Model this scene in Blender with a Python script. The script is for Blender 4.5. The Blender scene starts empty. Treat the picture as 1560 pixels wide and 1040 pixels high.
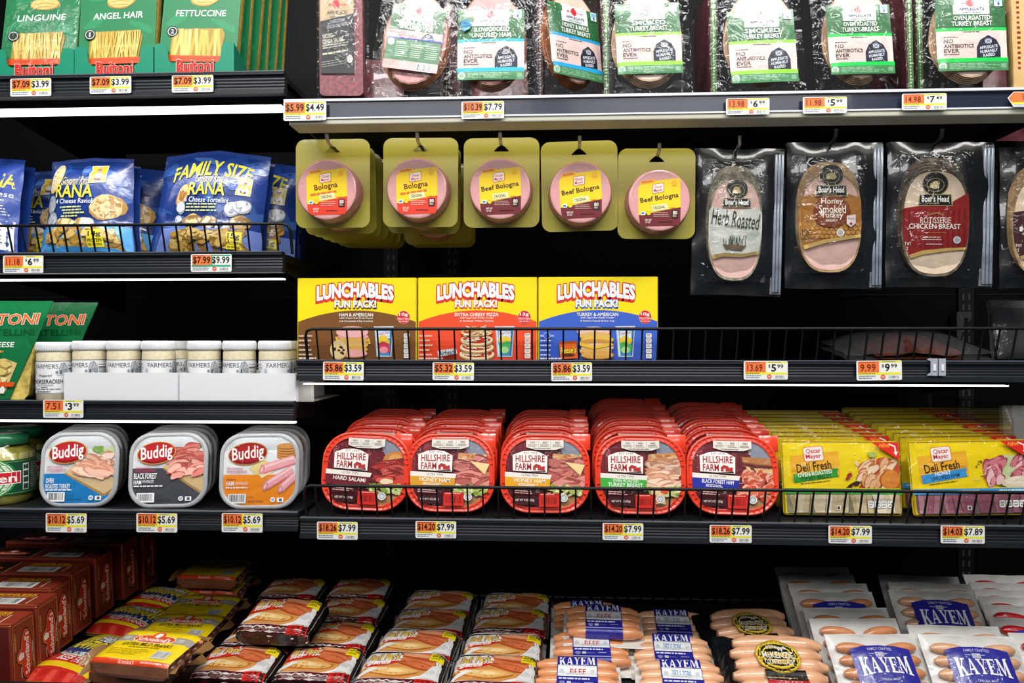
import bpy, bmesh, math, random
from mathutils import Vector, Matrix, Euler

SC = bpy.context.scene
COL = SC.collection
R = math.radians

# ---------------------------------------------------------------- camera
F_PX, D, ZC, YAW = 1178.0, 1.35, 1.35, R(3.0)
cam_data = bpy.data.cameras.new('camera')
cam = bpy.data.objects.new('camera', cam_data)
COL.objects.link(cam)
cam.location = (0, -D, ZC)
cam.rotation_euler = (R(90), 0, YAW)
cam_data.sensor_width = 36.0
cam_data.lens = 36.0 * F_PX / 1560.0
cam_data.clip_start = 0.02
SC.camera = cam

# ---------------------------------------------------------------- light
SC.view_settings.view_transform = 'Standard'
SC.view_settings.look = 'None'
SC.view_settings.gamma = 1.0
SC.view_settings.use_curve_mapping = False
SC.view_settings.exposure = -0.3
SC.cycles.max_bounces = 6
SC.cycles.diffuse_bounces = 2
SC.cycles.glossy_bounces = 3
SC.cycles.transparent_max_bounces = 24
SC.cycles.transmission_bounces = 4
SC.cycles.caustics_reflective = False
SC.cycles.caustics_refractive = False
SC.cycles.sample_clamp_indirect = 4.0

world = bpy.data.worlds.new('store')
SC.world = world
world.use_nodes = True
world.node_tree.nodes['Background'].inputs[0].default_value = (0.75, 0.85, 1.0, 1)
world.node_tree.nodes['Background'].inputs[1].default_value = 0.08


def area(name, loc, target, sx, sy, power, color=(1, 1, 1), spread=180):
    L = bpy.data.lights.new(name, 'AREA')
    L.shape = 'RECTANGLE'
    L.size, L.size_y = sx, sy
    L.energy, L.color = power, color
    L.spread = R(spread)
    o = bpy.data.objects.new(name, L)
    COL.objects.link(o)
    o.location = loc
    d = Vector(target) - Vector(loc)
    o.rotation_euler = d.to_track_quat('-Z', 'Y').to_euler()
    return o


area('canopy_lamp', (-0.1, -0.50, ZC + 0.95), (-0.1, 0.12, ZC - 0.25), 2.6, 0.10, 7.5, (1.0, 0.98, 0.95))
area('aisle_lamp', (-0.7, -1.35, ZC + 1.75), (-0.2, 0.1, ZC - 0.3), 1.3, 0.3, 37, (1.0, 0.98, 0.96))
area('aisle_lamp', (0.8, -1.35, ZC + 1.75), (0.2, 0.1, ZC - 0.3), 1.3, 0.3, 37, (1.0, 0.98, 0.96))
area('far_fill_lamp', (-0.9, -3.4, ZC + 1.45), (-0.3, 0.1, ZC - 0.4), 1.6, 0.4, 24, (1.0, 0.98, 0.97))  # both far lamps: unseen low-angle fill, added to brighten the rear rows
area('far_fill_lamp', (0.9, -3.4, ZC + 1.45), (0.3, 0.1, ZC - 0.4), 1.6, 0.4, 24, (1.0, 0.98, 0.97))


# ---------------------------------------------------------------- picture ray helpers
FWD = Vector((-math.sin(YAW), math.cos(YAW), 0))
RGT = Vector((math.cos(YAW), math.sin(YAW), 0))
EYE = Vector((0, -D, ZC))


def ray(px, py):
    return FWD + RGT * ((px - 780) / F_PX) + Vector((0, 0, (520 - py) / F_PX))


def at(px, py, Y=0.0):
    r = ray(px, py)
    return EYE + r * ((Y + D) / r.y)


def atz(px, py, z):
    """point of the horizontal plane at height z seen at a pixel"""
    r = ray(px, py)
    return EYE + r * ((z - ZC) / r.z)


def box_at(x0, y0, x1, y1, Y):
    """centre x, bottom z, width, height of an upright rectangle in the plane y=Y"""
    a, b = at(x0, y1, Y), at(x1, y0, Y)
    return (a.x + b.x) / 2, a.z, b.x - a.x, b.z - a.z


# ---------------------------------------------------------------- materials
def lin(c):
    if isinstance(c, str):
        c = c.lstrip('#')
        c = [int(c[i:i + 2], 16) / 255 for i in (0, 2, 4)]
    return tuple(v / 12.92 if v <= 0.04045 else ((v + 0.055) / 1.055) ** 2.4 for v in c[:3])


MATS = {}


def node(nt, kind, **kw):
    n = nt.nodes.new(kind)
    for k, v in kw.items():
        setattr(n, k, v)
    return n


def mat(name, col='#808080', rough=0.5, metal=0.0, spec=0.5, coat=0.0, bump=0.0, bscale=60.0, emit=0.0, var=0.0, vscale=40.0,
        sss=0.0, attr=False, trans=0.0, coat_rough=0.05):
    if name in MATS:
        return MATS[name]
    m = bpy.data.materials.new(name)
    m.use_nodes = True
    nt = m.node_tree
    p = nt.nodes['Principled BSDF']
    p.inputs['Base Color'].default_value = (*lin(col), 1)
    p.inputs['Roughness'].default_value = rough
    p.inputs['Metallic'].default_value = metal
    p.inputs['Specular IOR Level'].default_value = spec
    p.inputs['Coat Weight'].default_value = coat
    p.inputs['Coat Roughness'].default_value = coat_rough
    p.inputs['Transmission Weight'].default_value = trans
    if emit:
        p.inputs['Emission Color'].default_value = (*lin(col), 1)
        p.inputs['Emission Strength'].default_value = emit
    tc = node(nt, 'ShaderNodeTexCoord')
    if attr:
        a = node(nt, 'ShaderNodeAttribute', attribute_name='Col')
        nt.links.new(a.outputs['Color'], p.inputs['Base Color'])
    elif var:
        nz = node(nt, 'ShaderNodeTexNoise')
        nz.inputs['Scale'].default_value = vscale
        nz.inputs['Detail'].default_value = 4
        nt.links.new(tc.outputs['Object'], nz.inputs['Vector'])
        rp = node(nt, 'ShaderNodeValToRGB')
        c = lin(col)
        rp.color_ramp.elements[0].position, rp.color_ramp.elements[1].position = 0.35, 0.65
        rp.color_ramp.elements[0].color = (*[max(0, v * (1 - var)) for v in c], 1)
        rp.color_ramp.elements[1].color = (*[min(1, v * (1 + var)) for v in c], 1)
        nt.links.new(nz.outputs[0], rp.inputs[0])
        nt.links.new(rp.outputs[0], p.inputs['Base Color'])
    if bump:
        nz = node(nt, 'ShaderNodeTexNoise')
        nz.inputs['Scale'].default_value = bscale
        nz.inputs['Detail'].default_value = 3
        nz.inputs['Distortion'].default_value = 0.6
        nt.links.new(tc.outputs['Object'], nz.inputs['Vector'])
        b = node(nt, 'ShaderNodeBump')
        b.inputs['Strength'].default_value = bump
        b.inputs['Distance'].default_value = 0.004
        nt.links.new(nz.outputs[0], b.inputs['Height'])
        nt.links.new(b.outputs[0], p.inputs['Normal'])
        if coat:
            nt.links.new(b.outputs[0], p.inputs['Coat Normal'])
    MATS[name] = m
    return m


def film_mat(name, tint='#ffffff', base=0.05, gloss=0.9, rough=0.10, bump=0.6, bscale=45.0, haze=0.0, top=0.5):
    """thin clear wrap: see-through with a crinkled gloss and a little haze"""
    m = bpy.data.materials.new(name)
    m.use_nodes = True
    nt = m.node_tree
    nt.nodes.clear()
    out = node(nt, 'ShaderNodeOutputMaterial')
    tr = node(nt, 'ShaderNodeBsdfTransparent')
    tr.inputs[0].default_value = (*lin(tint), 1)
    gl = node(nt, 'ShaderNodeBsdfGlossy')
    gl.inputs['Roughness'].default_value = rough
    gl.inputs[0].default_value = (gloss, gloss, gloss, 1)
    tc = node(nt, 'ShaderNodeTexCoord')
    nz = node(nt, 'ShaderNodeTexNoise')
    nz.inputs['Scale'].default_value = bscale
    nz.inputs['Detail'].default_value = 2
    nz.inputs['Distortion'].default_value = 1.2
    nt.links.new(tc.outputs['Object'], nz.inputs['Vector'])
    b = node(nt, 'ShaderNodeBump')
    b.inputs['Strength'].default_value = bump
    b.inputs['Distance'].default_value = 0.01
    nt.links.new(nz.outputs[0], b.inputs['Height'])
    nt.links.new(b.outputs[0], gl.inputs['Normal'])
    lw = node(nt, 'ShaderNodeLayerWeight')
    lw.inputs['Blend'].default_value = 0.25
    nt.links.new(b.outputs[0], lw.inputs['Normal'])
    mr = node(nt, 'ShaderNodeMapRange')
    mr.inputs['To Min'].default_value = base
    mr.inputs['To Max'].default_value = top
    nt.links.new(lw.outputs['Fresnel'], mr.inputs['Value'])
    mx = node(nt, 'ShaderNodeMixShader')
    nt.links.new(mr.outputs[0], mx.inputs[0])
    nt.links.new(tr.outputs[0], mx.inputs[1])
    nt.links.new(gl.outputs[0], mx.inputs[2])
    last = mx
    if haze:
        df = node(nt, 'ShaderNodeBsdfDiffuse')
        df.inputs[0].default_value = (*lin(tint), 1)
        m2 = node(nt, 'ShaderNodeMixShader')
        m2.inputs[0].default_value = haze
        nt.links.new(mx.outputs[0], m2.inputs[1])
        nt.links.new(df.outputs[0], m2.inputs[2])
        last = m2
    nt.links.new(last.outputs[0], out.inputs[0])
    MATS[name] = m
    return m


PRINT = mat('printed_card', rough=0.42, attr=True, spec=0.4)
GPRINT = mat('printed_film', rough=0.3, attr=True, coat=0.4, bump=0.3, bscale=38, coat_rough=0.12)
BLACK = mat('black_powder_coat', '#0f1012', rough=0.5, spec=0.35)
RAIL = mat('black_rail_plastic', '#191d23', rough=0.42, spec=0.4)
WIRE = mat('black_wire', '#08090a', rough=0.45, spec=0.35)
BACKP = mat('black_back_panel', '#060708', rough=0.5, spec=0.12)
STEEL = mat('polished_steel', '#b8b8b4', rough=0.22, metal=1.0)
LED = mat('led_strip', '#fffaf0', emit=3.2)
WHITE = mat('white_plastic', '#eef0f2', rough=0.4)
FILM = film_mat('clear_film', base=0.018, bump=0.55, bscale=40, rough=.07, top=.35)
WFILM = film_mat('wrinkled_film', base=0.014, bump=0.55, bscale=30, rough=0.07, top=.28)
CRINKLE = film_mat('crinkled_film', base=0.03, bump=0.7, bscale=34, rough=0.06, top=.45)
MILKY = film_mat('milky_plastic', tint='#e6e9ec', base=.04, bump=0.0, rough=.15, haze=.42)
FFILM = film_mat('frosted_film', base=0.08, bump=0.5, bscale=60, rough=0.2, haze=0.12)
YFILM = film_mat('yellow_film', tint='#d9cf45', base=0.05, bump=0.1, bscale=20, rough=0.15, haze=0.62)
GLASS = film_mat('clear_jar_wall', base=0.05, bump=0.05, rough=0.05)


# ---------------------------------------------------------------- geometry collector
class G:
    def __init__(s):
        s.v, s.f, s.m, s.c, s.sm, s.mats = [], [], [], [], [], []

    def mi(s, m):
        if m not in s.mats:
            s.mats.append(m)
        return s.mats.index(m)

    def add(s, vs, fs, m, col=(1, 1, 1), smooth=False, xf=None):
        o, k = len(s.v), s.mi(m)
        s.v += [tuple(xf @ Vector(p)) if xf else tuple(p) for p in vs]
        for f in fs:
            s.f.append([i + o for i in f])
            s.m.append(k)
            s.c.append(col)
            s.sm.append(smooth)
        return s

    def box(s, x0, y0, z0, x1, y1, z1, m, col=(1, 1, 1), xf=None):
        vs = [(x, y, z) for z in (z0, z1) for y in (y0, y1) for x in (x0, x1)]
        return s.add(vs, [(0, 2, 3, 1), (4, 5, 7, 6), (0, 1, 5, 4), (2, 6, 7, 3), (0, 4, 6, 2), (1, 3, 7, 5)], m, col, False, xf)

    def rbox(s, x0, y0, z0, x1, y1, z1, r, m, col=(1, 1, 1), seg=2, smooth=True, xf=None):
        bm = bmesh.new()
        bmesh.ops.create_cube(bm, size=1)
        for v in bm.verts:
            v.co = ((x0 + x1) / 2 + v.co.x * (x1 - x0), (y0 + y1) / 2 + v.co.y * (y1 - y0), (z0 + z1) / 2 + v.co.z * (z1 - z0))
        bmesh.ops.bevel(bm, geom=bm.edges[:], offset=r, segments=seg, profile=0.5, affect='EDGES')
        bm.verts.index_update()
        s.add([v.co[:] for v in bm.verts], [[v.index for v in f.verts] for f in bm.faces], m, col, smooth, xf)
        bm.free()
        return s

    def loft(s, rings, m, col=(1, 1, 1), cap0=True, cap1=True, smooth=True, xf=None):
        n = len(rings[0])
        vs = [p for r in rings for p in r]
        fs = []
        for i in range(len(rings) - 1):
            for j in range(n):
                a, b = i * n + j, i * n + (j + 1) % n
                fs.append((a, b, b + n, a + n))
        s.add(vs, fs, m, col, smooth, xf)
        if cap0:
            s.add(rings[0], [list(range(n))[::-1]], m, col, False, xf)
        if cap1:
            s.add(rings[-1], [list(range(n))], m, col, False, xf)
        return s

    def lathe(s, prof, m, col=(1, 1, 1), n=32, cx=0, cy=0, smooth=True, cap0=True, cap1=True, ribs=0, xf=None):
        rings = []
        for r, z in prof:
            rings.append([(cx + (r + (ribs if j % 2 else 0)) * math.cos(2 * math.pi * j / n), cy + (r + (ribs if j % 2 else 0)) * math.sin(2 * math.pi * j / n), z) for j in range(n)])
        return s.loft(rings, m, col, cap0, cap1, smooth, xf)

    def tube(s, path, r, m, n=8, col=(1, 1, 1), xf=None):
        path = [Vector(p) for p in path]
        rings = []
        for i, p in enumerate(path):
            d = (path[min(i + 1, len(path) - 1)] - path[max(i - 1, 0)]).normalized()
            a = d.cross(Vector((0.3, 0.2, 1)) if abs(d.z) < 0.9 else Vector((1, 0.1, 0))).normalized()
            b = d.cross(a)
            rr = r[i] if isinstance(r, (list, tuple)) else r
            rings.append([tuple(p + a * rr * math.cos(t * 2 * math.pi / n) + b * rr * math.sin(t * 2 * math.pi / n)) for t in range(n)])
        return s.loft(rings, m, col, True, True, True, xf)

    def prism(s, pts, y0, y1, m, col=(1, 1, 1), xf=None, smooth=False):
        """outline in x,z pushed from y0 (front) to y1"""
        n = len(pts)
        vs = [(x, y0, z) for x, z in pts] + [(x, y1, z) for x, z in pts]
        fs = [list(range(n)), list(range(n, 2 * n))[::-1]] + [(i, i + n, (i + 1) % n + n, (i + 1) % n) for i in range(n)]
        return s.add(vs, fs, m, col, smooth, xf)

    def grid(s, fn, nu, nv, m, col=(1, 1, 1), smooth=True, xf=None):
        vs = [fn(i / nu, j / nv) for j in range(nv + 1) for i in range(nu + 1)]
        fs = [(j * (nu + 1) + i, j * (nu + 1) + i + 1, (j + 1) * (nu + 1) + i + 1, (j + 1) * (nu + 1) + i) for j in range(nv) for i in range(nu)]
        return s.add(vs, fs, m, col, smooth, xf)

    def mesh(s, name):
        me = bpy.data.meshes.new(name)
        me.from_pydata(s.v, [], s.f)
        for m in s.mats:
            me.materials.append(m)
        me.polygons.foreach_set('material_index', s.m)
        me.polygons.foreach_set('use_smooth', s.sm)
        if any(m in (PRINT, GPRINT) for m in s.mats):
            ca = me.color_attributes.new('Col', 'FLOAT_COLOR', 'CORNER')
            buf = []
            for p in me.polygons:
                buf += list((*s.c[p.index], 1.0)) * p.loop_total
            ca.data.foreach_set('color', buf)
        me.update()
        return me


MC = {}


def cached(key, fn):
    if key not in MC:
        g = fn()
        MC[key] = g.mesh(key if isinstance(key, str) else str(key[0])) if isinstance(g, G) else g
    return MC[key]


def thing(name, label, cat, loc=(0, 0, 0), rot=(0, 0, 0), group=None, me=None):
    o = bpy.data.objects.new(name, me)
    COL.objects.link(o)
    o.location, o.rotation_euler = loc, [R(a) for a in rot]
    o['label'], o['category'] = label, cat
    if group:
        o['group'] = group
    return o


def part(name, me, parent, label=None, loc=None, rot=None):
    if isinstance(me, G):
        me = me.mesh(name)
    o = bpy.data.objects.new(name, me)
    COL.objects.link(o)
    o.parent = parent
    if loc:
        o.location = loc
    if rot:
        o.rotation_euler = [R(a) for a in rot]
    if label:
        o['label'] = label
    return o


def settle(root, z, gap=.0006):
    """drop or lift a thing so that its lowest point rests on height z"""
    M = Matrix.LocRotScale(root.location, root.rotation_euler, root.scale)
    lo = 1e9
    for o in [root] + list(root.children_recursive):
        if o.type != 'MESH':
            continue
        L, p = Matrix.LocRotScale(o.location, o.rotation_euler, o.scale), o.parent
        if o is root:
            L = M
        else:
            while p is not root:
                L = Matrix.LocRotScale(p.location, p.rotation_euler, p.scale) @ L
                p = p.parent
            L = M @ L
        lo = min(lo, min((L @ v.co).z for v in o.data.vertices))
    root.location.z += z + gap - lo
    return root


def struct(name, me):
    if isinstance(me, G):
        me = me.mesh(name)
    o = bpy.data.objects.new(name, me)
    COL.objects.link(o)
    o['kind'] = 'structure'
    return o


def rrect(w, h, r, n=5, cx=0, cz=None):
    """rounded rectangle, counter-clockwise in x,z, standing on z=0 unless cz is given"""
    cz = h / 2 if cz is None else cz
    out = []
    for k, (sx, sz) in enumerate(((1, -1), (1, 1), (-1, 1), (-1, -1))):
        for i in range(n + 1):
            a = R(-90 + 90 * k + 90 * i / n)
            out.append((cx + sx * (w / 2 - r) + r * math.cos(a), cz + sz * (h / 2 - r) + r * math.sin(a)))
    return out


# ---------------------------------------------------------------- printed artwork
GLY = {}


def glyphs(txt, bold, shear):
    key = (txt, bold, shear)
    if key not in GLY:
        c = bpy.data.curves.new('t', 'FONT')
        c.body, c.offset, c.shear, c.resolution_u = txt, bold, shear, 2
        o = bpy.data.objects.new('t', c)
        me = bpy.data.meshes.new_from_object(o)
        GLY[key] = ([(v.co.x, v.co.y) for v in me.vertices], [tuple(p.vertices) for p in me.polygons])
        bpy.data.objects.remove(o)
        bpy.data.meshes.remove(me)
        bpy.data.curves.remove(c)
    return GLY[key]


def clip_poly(pts, cl):
    """Sutherland-Hodgman against a convex counter-clockwise outline"""
    n = len(cl)
    for i in range(n):
        (ax, ay), (bx, by) = cl[i], cl[(i + 1) % n]
        ex, ey = bx - ax, by - ay
        out = []
        for j in range(len(pts)):
            p, q = pts[j - 1], pts[j]
            sp = ex * (p[1] - ay) - ey * (p[0] - ax)
            sq = ex * (q[1] - ay) - ey * (q[0] - ax)
            if (sp >= 0) != (sq >= 0):
                t = sp / (sp - sq)
                out.append((p[0] + (q[0] - p[0]) * t, p[1] + (q[1] - p[1]) * t))
            if sq >= 0:
                out.append(q)
        pts = out
        if len(pts) < 3:
            return []
    return pts


SQUARE = [(0, 0), (1, 0), (1, 1), (0, 1)]


class Art:
    """flat artwork in picture-like coordinates (y down), stored as u,v in 0..1 (v up)"""

    def __init__(s, x0, y0, x1, y1, seed=1):
        s.x0, s.y0, s.w, s.h = x0, y0, x1 - x0, y1 - y0
        s.items = []
        s.rnd = random.Random(seed)
        s.k = 0

    def put(s, pts, faces, col):
        s.items.append(([((x - s.x0) / s.w, 1 - (y - s.y0) / s.h) for x, y in pts], faces, lin(col), s.k))
        s.k += 1

    def poly(s, pts, col):
        s.put(pts, [list(range(len(pts)))], col)

    def rect(s, x0, y0, x1, y1, col):
        s.poly([(x0, y0), (x1, y0), (x1, y1), (x0, y1)], col)

    def quad(s, *p):
        s.poly(p[:-1], p[-1])

    def rrect(s, x0, y0, x1, y1, r, col, rot=0):
        cx, cy = (x0 + x1) / 2, (y0 + y1) / 2
        pts = rrect(x1 - x0, y1 - y0, r, 3, 0, 0)
        s.poly(s.turn(pts, cx, cy, rot), col)

    def turn(s, pts, cx, cy, rot):
        c, q = math.cos(R(rot)), math.sin(R(rot))
        return [(cx + x * c + y * q, cy - x * q + y * c) for x, y in pts]

    def ell(s, cx, cy, rx, ry, col, rot=0, n=20):
        s.poly(s.turn([(rx * math.cos(2 * math.pi * i / n), ry * math.sin(2 * math.pi * i / n)) for i in range(n)], cx, cy, rot), col)

    def ring(s, cx, cy, rx, ry, t, col, inner):
        s.ell(cx, cy, rx, ry, col)
        s.ell(cx, cy, rx - t, ry - t, inner)

    def blob(s, cx, cy, rx, ry, col, rough=0.15, rot=0, n=16):
        ph = [s.rnd.uniform(0, 6.28) for _ in range(3)]
        pts = []
        for i in range(n):
            a = 2 * math.pi * i / n
            k = 1 + rough * (math.sin(2 * a + ph[0]) + math.sin(3 * a + ph[1]) * 0.7 + math.sin(5 * a + ph[2]) * 0.5) / 1.5
            pts.append((rx * k * math.cos(a), ry * k * math.sin(a)))
        s.poly(s.turn(pts, cx, cy, rot), col)

    def text(s, t, x0, y0, x1, y1, col, bold=0.0, shear=0.0, rot=0, arc=0.0, line=None, lw=0.03, sh=None, shcol=None):
        """text stretched to the box; rot turns it counter-clockwise; arc lifts the middle; line = outline colour; sh = shadow offset"""
        bold = round(bold * .62, 4)
        lw *= .8
        v0, _ = glyphs(t, bold, shear)
        xs, ys = [p[0] for p in v0], [p[1] for p in v0]
        if not xs:
            return
        ax, bx, ay, by = min(xs), max(xs), min(ys), max(ys)
        cx, cy, hw, hh = (x0 + x1) / 2, (y0 + y1) / 2, (x1 - x0) / 2, (y1 - y0) / 2

        def mp(v, dx=0, dy=0):
            out = []
            for x, y in v:
                u = (x - ax) / (bx - ax) * 2 - 1
                w = (y - ay) / (by - ay) * 2 - 1
                out.append((u * hw, -w * hh - arc * (1 - u * u) + arc * 0.5))
            return [(a + dx, b + dy) for a, b in s.turn(out, cx, cy, rot)]
        if sh:
            v, f = glyphs(t, bold + (lw if line else 0), shear)
            s.put(mp(v, *sh), f, shcol or line)
        if line:
            v, f = glyphs(t, bold + lw, shear)
            s.put(mp(v), f, line)
        v, f = glyphs(t, bold, shear)
        s.put(mp(v), f, col)

    def lines(s, x0, y0, x1, y1, n, col, fill=0.45, rot=0, words=True):
        """rows of print too small to read"""
        cx, cy = (x0 + x1) / 2, (y0 + y1) / 2
        st = (y1 - y0) / n
        pts, fs = [], []
        for i in range(n):
            y = y0 + st * i
            x, end = x0, x0 + (x1 - x0) * s.rnd.uniform(0.7, 1.0)
            while x < end:
                l = min((x1 - x0) * (s.rnd.uniform(0.06, 0.2) if words else 1), end - x)
                o = len(pts)
                pts += s.turn([(x - cx, y - cy), (x + l - cx, y - cy), (x + l - cx, y + st * fill - cy), (x - cx, y + st * fill - cy)], cx, cy, rot)
                fs.append((o, o + 1, o + 2, o + 3))
                x += l + (x1 - x0) * 0.025
        s.put(pts, fs, col)

    def bars(s, x0, y0, x1, y1, col='#222222', back='#f4f4f4', n=16):
        s.rect(x0, y0, x1, y1, back)
        pts, fs = [], []
        m = (x1 - x0) * 0.07
        for i in range(n):
            x = x0 + m + (x1 - x0 - 2 * m) * i / n
            w = (x1 - x0 - 2 * m) / n * s.rnd.uniform(0.25, 0.75)
            o = len(pts)
            pts += [(x, y0 + (y1 - y0) * .1), (x + w, y0 + (y1 - y0) * .1), (x + w, y0 + (y1 - y0) * .82), (x, y0 + (y1 - y0) * .82)]
            fs.append((o, o + 1, o + 2, o + 3))
        s.put(pts, fs, col)

    def stroke(s, path, w, col):
        pts, fs = [], []
        for i, (x, y) in enumerate(path):
            a, b = path[max(i - 1, 0)], path[min(i + 1, len(path) - 1)]
            dx, dy = b[0] - a[0], b[1] - a[1]
            l = math.hypot(dx, dy) or 1
            nx, ny = -dy / l * w / 2, dx / l * w / 2
            pts += [(x + nx, y + ny), (x - nx, y - ny)]
            if i:
                fs.append((2 * i - 2, 2 * i - 1, 2 * i + 1, 2 * i))
        s.put(pts, fs, col)

    def folds(s, x0, y0, x1, y1, n, cols, edge, size=0.22, rot=(-30, 30), flat=0.45):
        """a heap of thin folded slices, back to front"""
        for i in range(n):
            t = i / max(1, n - 1)
            cx, cy = s.rnd.uniform(x0, x1), y0 + (y1 - y0) * (t * 0.85 + s.rnd.uniform(0, 0.15))
            rx = (x1 - x0) * size * s.rnd.uniform(0.7, 1.3)
            ry = rx * flat * s.rnd.uniform(0.7, 1.2)
            a = s.rnd.uniform(*rot)
            st = s.rnd.getstate()
            s.blob(cx, cy, rx, ry, edge, 0.18, a)
            s.rnd.setstate(st)
            s.blob(cx, cy + ry * 0.16, rx * 0.93, ry * 0.86, s.rnd.choice(cols), 0.18, a)

    def emit(s, g, mp, m=None, clip=None, maxlen=None, dz=5e-5, k0=1):
        m = m or PRINT
        cl = clip or SQUARE
        lo = (min(p[0] for p in cl), min(p[1] for p in cl))
        hi = (max(p[0] for p in cl), max(p[1] for p in cl))
        for pts, faces, col, k in s.items:
            inside = all(0 <= x <= 1 and 0 <= y <= 1 for x, y in pts) if clip is None else False
            P, Fs = pts, faces
            if not inside:
                P, Fs = [], []
                for f in faces:
                    q = clip_poly([pts[i] for i in (f if area2([pts[i] for i in f]) > 0 else f[::-1])], cl)
                    if len(q) > 2:
                        Fs.append(list(range(len(P), len(P) + len(q))))
                        P += q
                if not Fs:
                    continue
            if maxlen:
                P, Fs = refine(P, Fs, maxlen)
            Fs = [f if area2([P[i] for i in f]) > 0 else f[::-1] for f in Fs]
            g.add([mp(u, v, (k + k0) * dz) for u, v in P], Fs, m, col, bool(maxlen))
        return g


def area2(p):
    return sum(p[i - 1][0] * p[i][1] - p[i][0] * p[i - 1][1] for i in range(len(p)))


def refine(P, Fs, maxlen):
    bm = bmesh.new()
    vs = [bm.verts.new((x, y, 0)) for x, y in P]
    for f in Fs:
        try:
            bm.faces.new([vs[i] for i in f])
        except ValueError:
            pass
    bmesh.ops.triangulate(bm, faces=bm.faces[:])
    for _ in range(5):
        es = [e for e in bm.edges if e.calc_length() > maxlen]
        if not es:
            break
        bmesh.ops.subdivide_edges(bm, edges=es, cuts=1)
        bmesh.ops.triangulate(bm, faces=[f for f in bm.faces if len(f.verts) > 3])
    bm.verts.index_update()
    out = [(v.co.x, v.co.y) for v in bm.verts], [[v.index for v in f.verts] for f in bm.faces]
    bm.free()
    return out


def flat(w, h, y=0.0, x=0.0, z=0.0):
    return lambda u, v, k: (x + (u - 0.5) * w, y - k, z + v * h)


def pillow(w, h, d, px=3.0, pz=3.0, top=1.0, wr=0.0, seed=0, y=0.0, lean=0.0):
    """bulged bag front; top<1 narrows the top; wr adds creases toward the seams"""
    rn = random.Random(seed)
    ph = [rn.uniform(0, 6.28) for _ in range(6)]

    def f(u, v, k=0.0):
        s, t = 2 * u - 1, 2 * v - 1
        b = max(0.0, 1 - abs(s) ** px) * max(0.0, 1 - abs(t) ** pz)
        e = 1 - b
        c = wr * (math.sin(9 * u + 4 * v + ph[0]) + 0.6 * math.sin(17 * v - 6 * u + ph[1]) + 0.5 * math.sin(23 * u + ph[2])) * (0.3 + 0.7 * e)
        wd = w * (1 - (1 - top) * v)
        return (s * wd / 2, y - d * b - c - k + lean * v, v * h + wr * 0.6 * math.sin(7 * u + ph[3]) * (v - 0.5))
    return f


def bag(g, fn, nu, nv, m, back=0.0, col=(1, 1, 1)):
    """closed bag: bulged front from fn, flat back"""
    g.grid(lambda u, v: fn(u, v, 0), nu, nv, m, col)
    g.grid(lambda u, v: (fn(1 - u, v, 0)[0], back + (fn(0, v, 0)[1] + fn(1, v, 0)[1]) / 2 + 0.001, fn(1 - u, v, 0)[2]), nu, nv, m, col)
    return g
# ================================================================ the refrigerated case
BACKY = 0.60
FLOORZ = 0.0
g = G()
g.box(-1.75, BACKY, 0.0, 1.5, BACKY + 0.04, ZC + 1.3, BACKP)
g.box(-1.75, BACKY - 0.002, at(800, 450, BACKY).z - 0.002, 1.5, BACKY, at(800, 450, BACKY).z, BLACK)
struct('wall_back', g)
g = G()
g.box(-1.79, -0.05, 0.0, -1.75, BACKY + 0.04, ZC + 1.3, BACKP)
struct('wall_left', g)
g = G()
g.box(1.5, -0.05, 0.0, 1.54, BACKY + 0.04, ZC + 1.3, BACKP)
struct('wall_right', g)
g = G()
g.box(-3, -3, -0.05, 3, 1, 0, mat('grey_floor_tile', '#8d8f90', rough=0.35, var=0.08, vscale=8))
struct('floor', g)

# slotted uprights on the back panel
for n, (px, z0, z1) in enumerate(((597, 0.6, ZC + 1.2), (1468, 0.6, ZC + 1.2), (690, 0.9, ZC + .3))):
    X = at(px, 500, BACKY).x
    g = G()
    g.box(X - .018, BACKY - .012, z0, X + .018, BACKY, z1, BLACK)
    z = z0 + .02
    while z < z1 - .03:
        for dx in (-.007, .007):
            g.box(X + dx - .002, BACKY - .0125, z, X + dx + .002, BACKY - .0118, z + .014, mat('slot_edge', '#4a4d50', rough=0.4))
        z += .026
    struct('trim_%d' % (n + 1), g)

SHELF = {}


def rail_profile(h, t):
    """side view (y,z) of the ribbed price rail, top at z=0"""
    pts = [(0.012, 0.0), (-0.002, 0.0), (-0.006, -0.002), (-0.006, -0.006), (-0.0015, -0.0075)]
    n = 4
    for i in range(n):
        za = -0.0085 - (h - .017) * i / n
        zb = -0.0085 - (h - .017) * (i + 1) / n
        pts += [(-0.002, za), (-0.0012, (za + zb) / 2), (-0.002, zb + .0004)]
    pts += [(-0.0055, -h + .008), (-0.006, -h), (0.0, -h), (0.012, -h)]
    return pts


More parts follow.
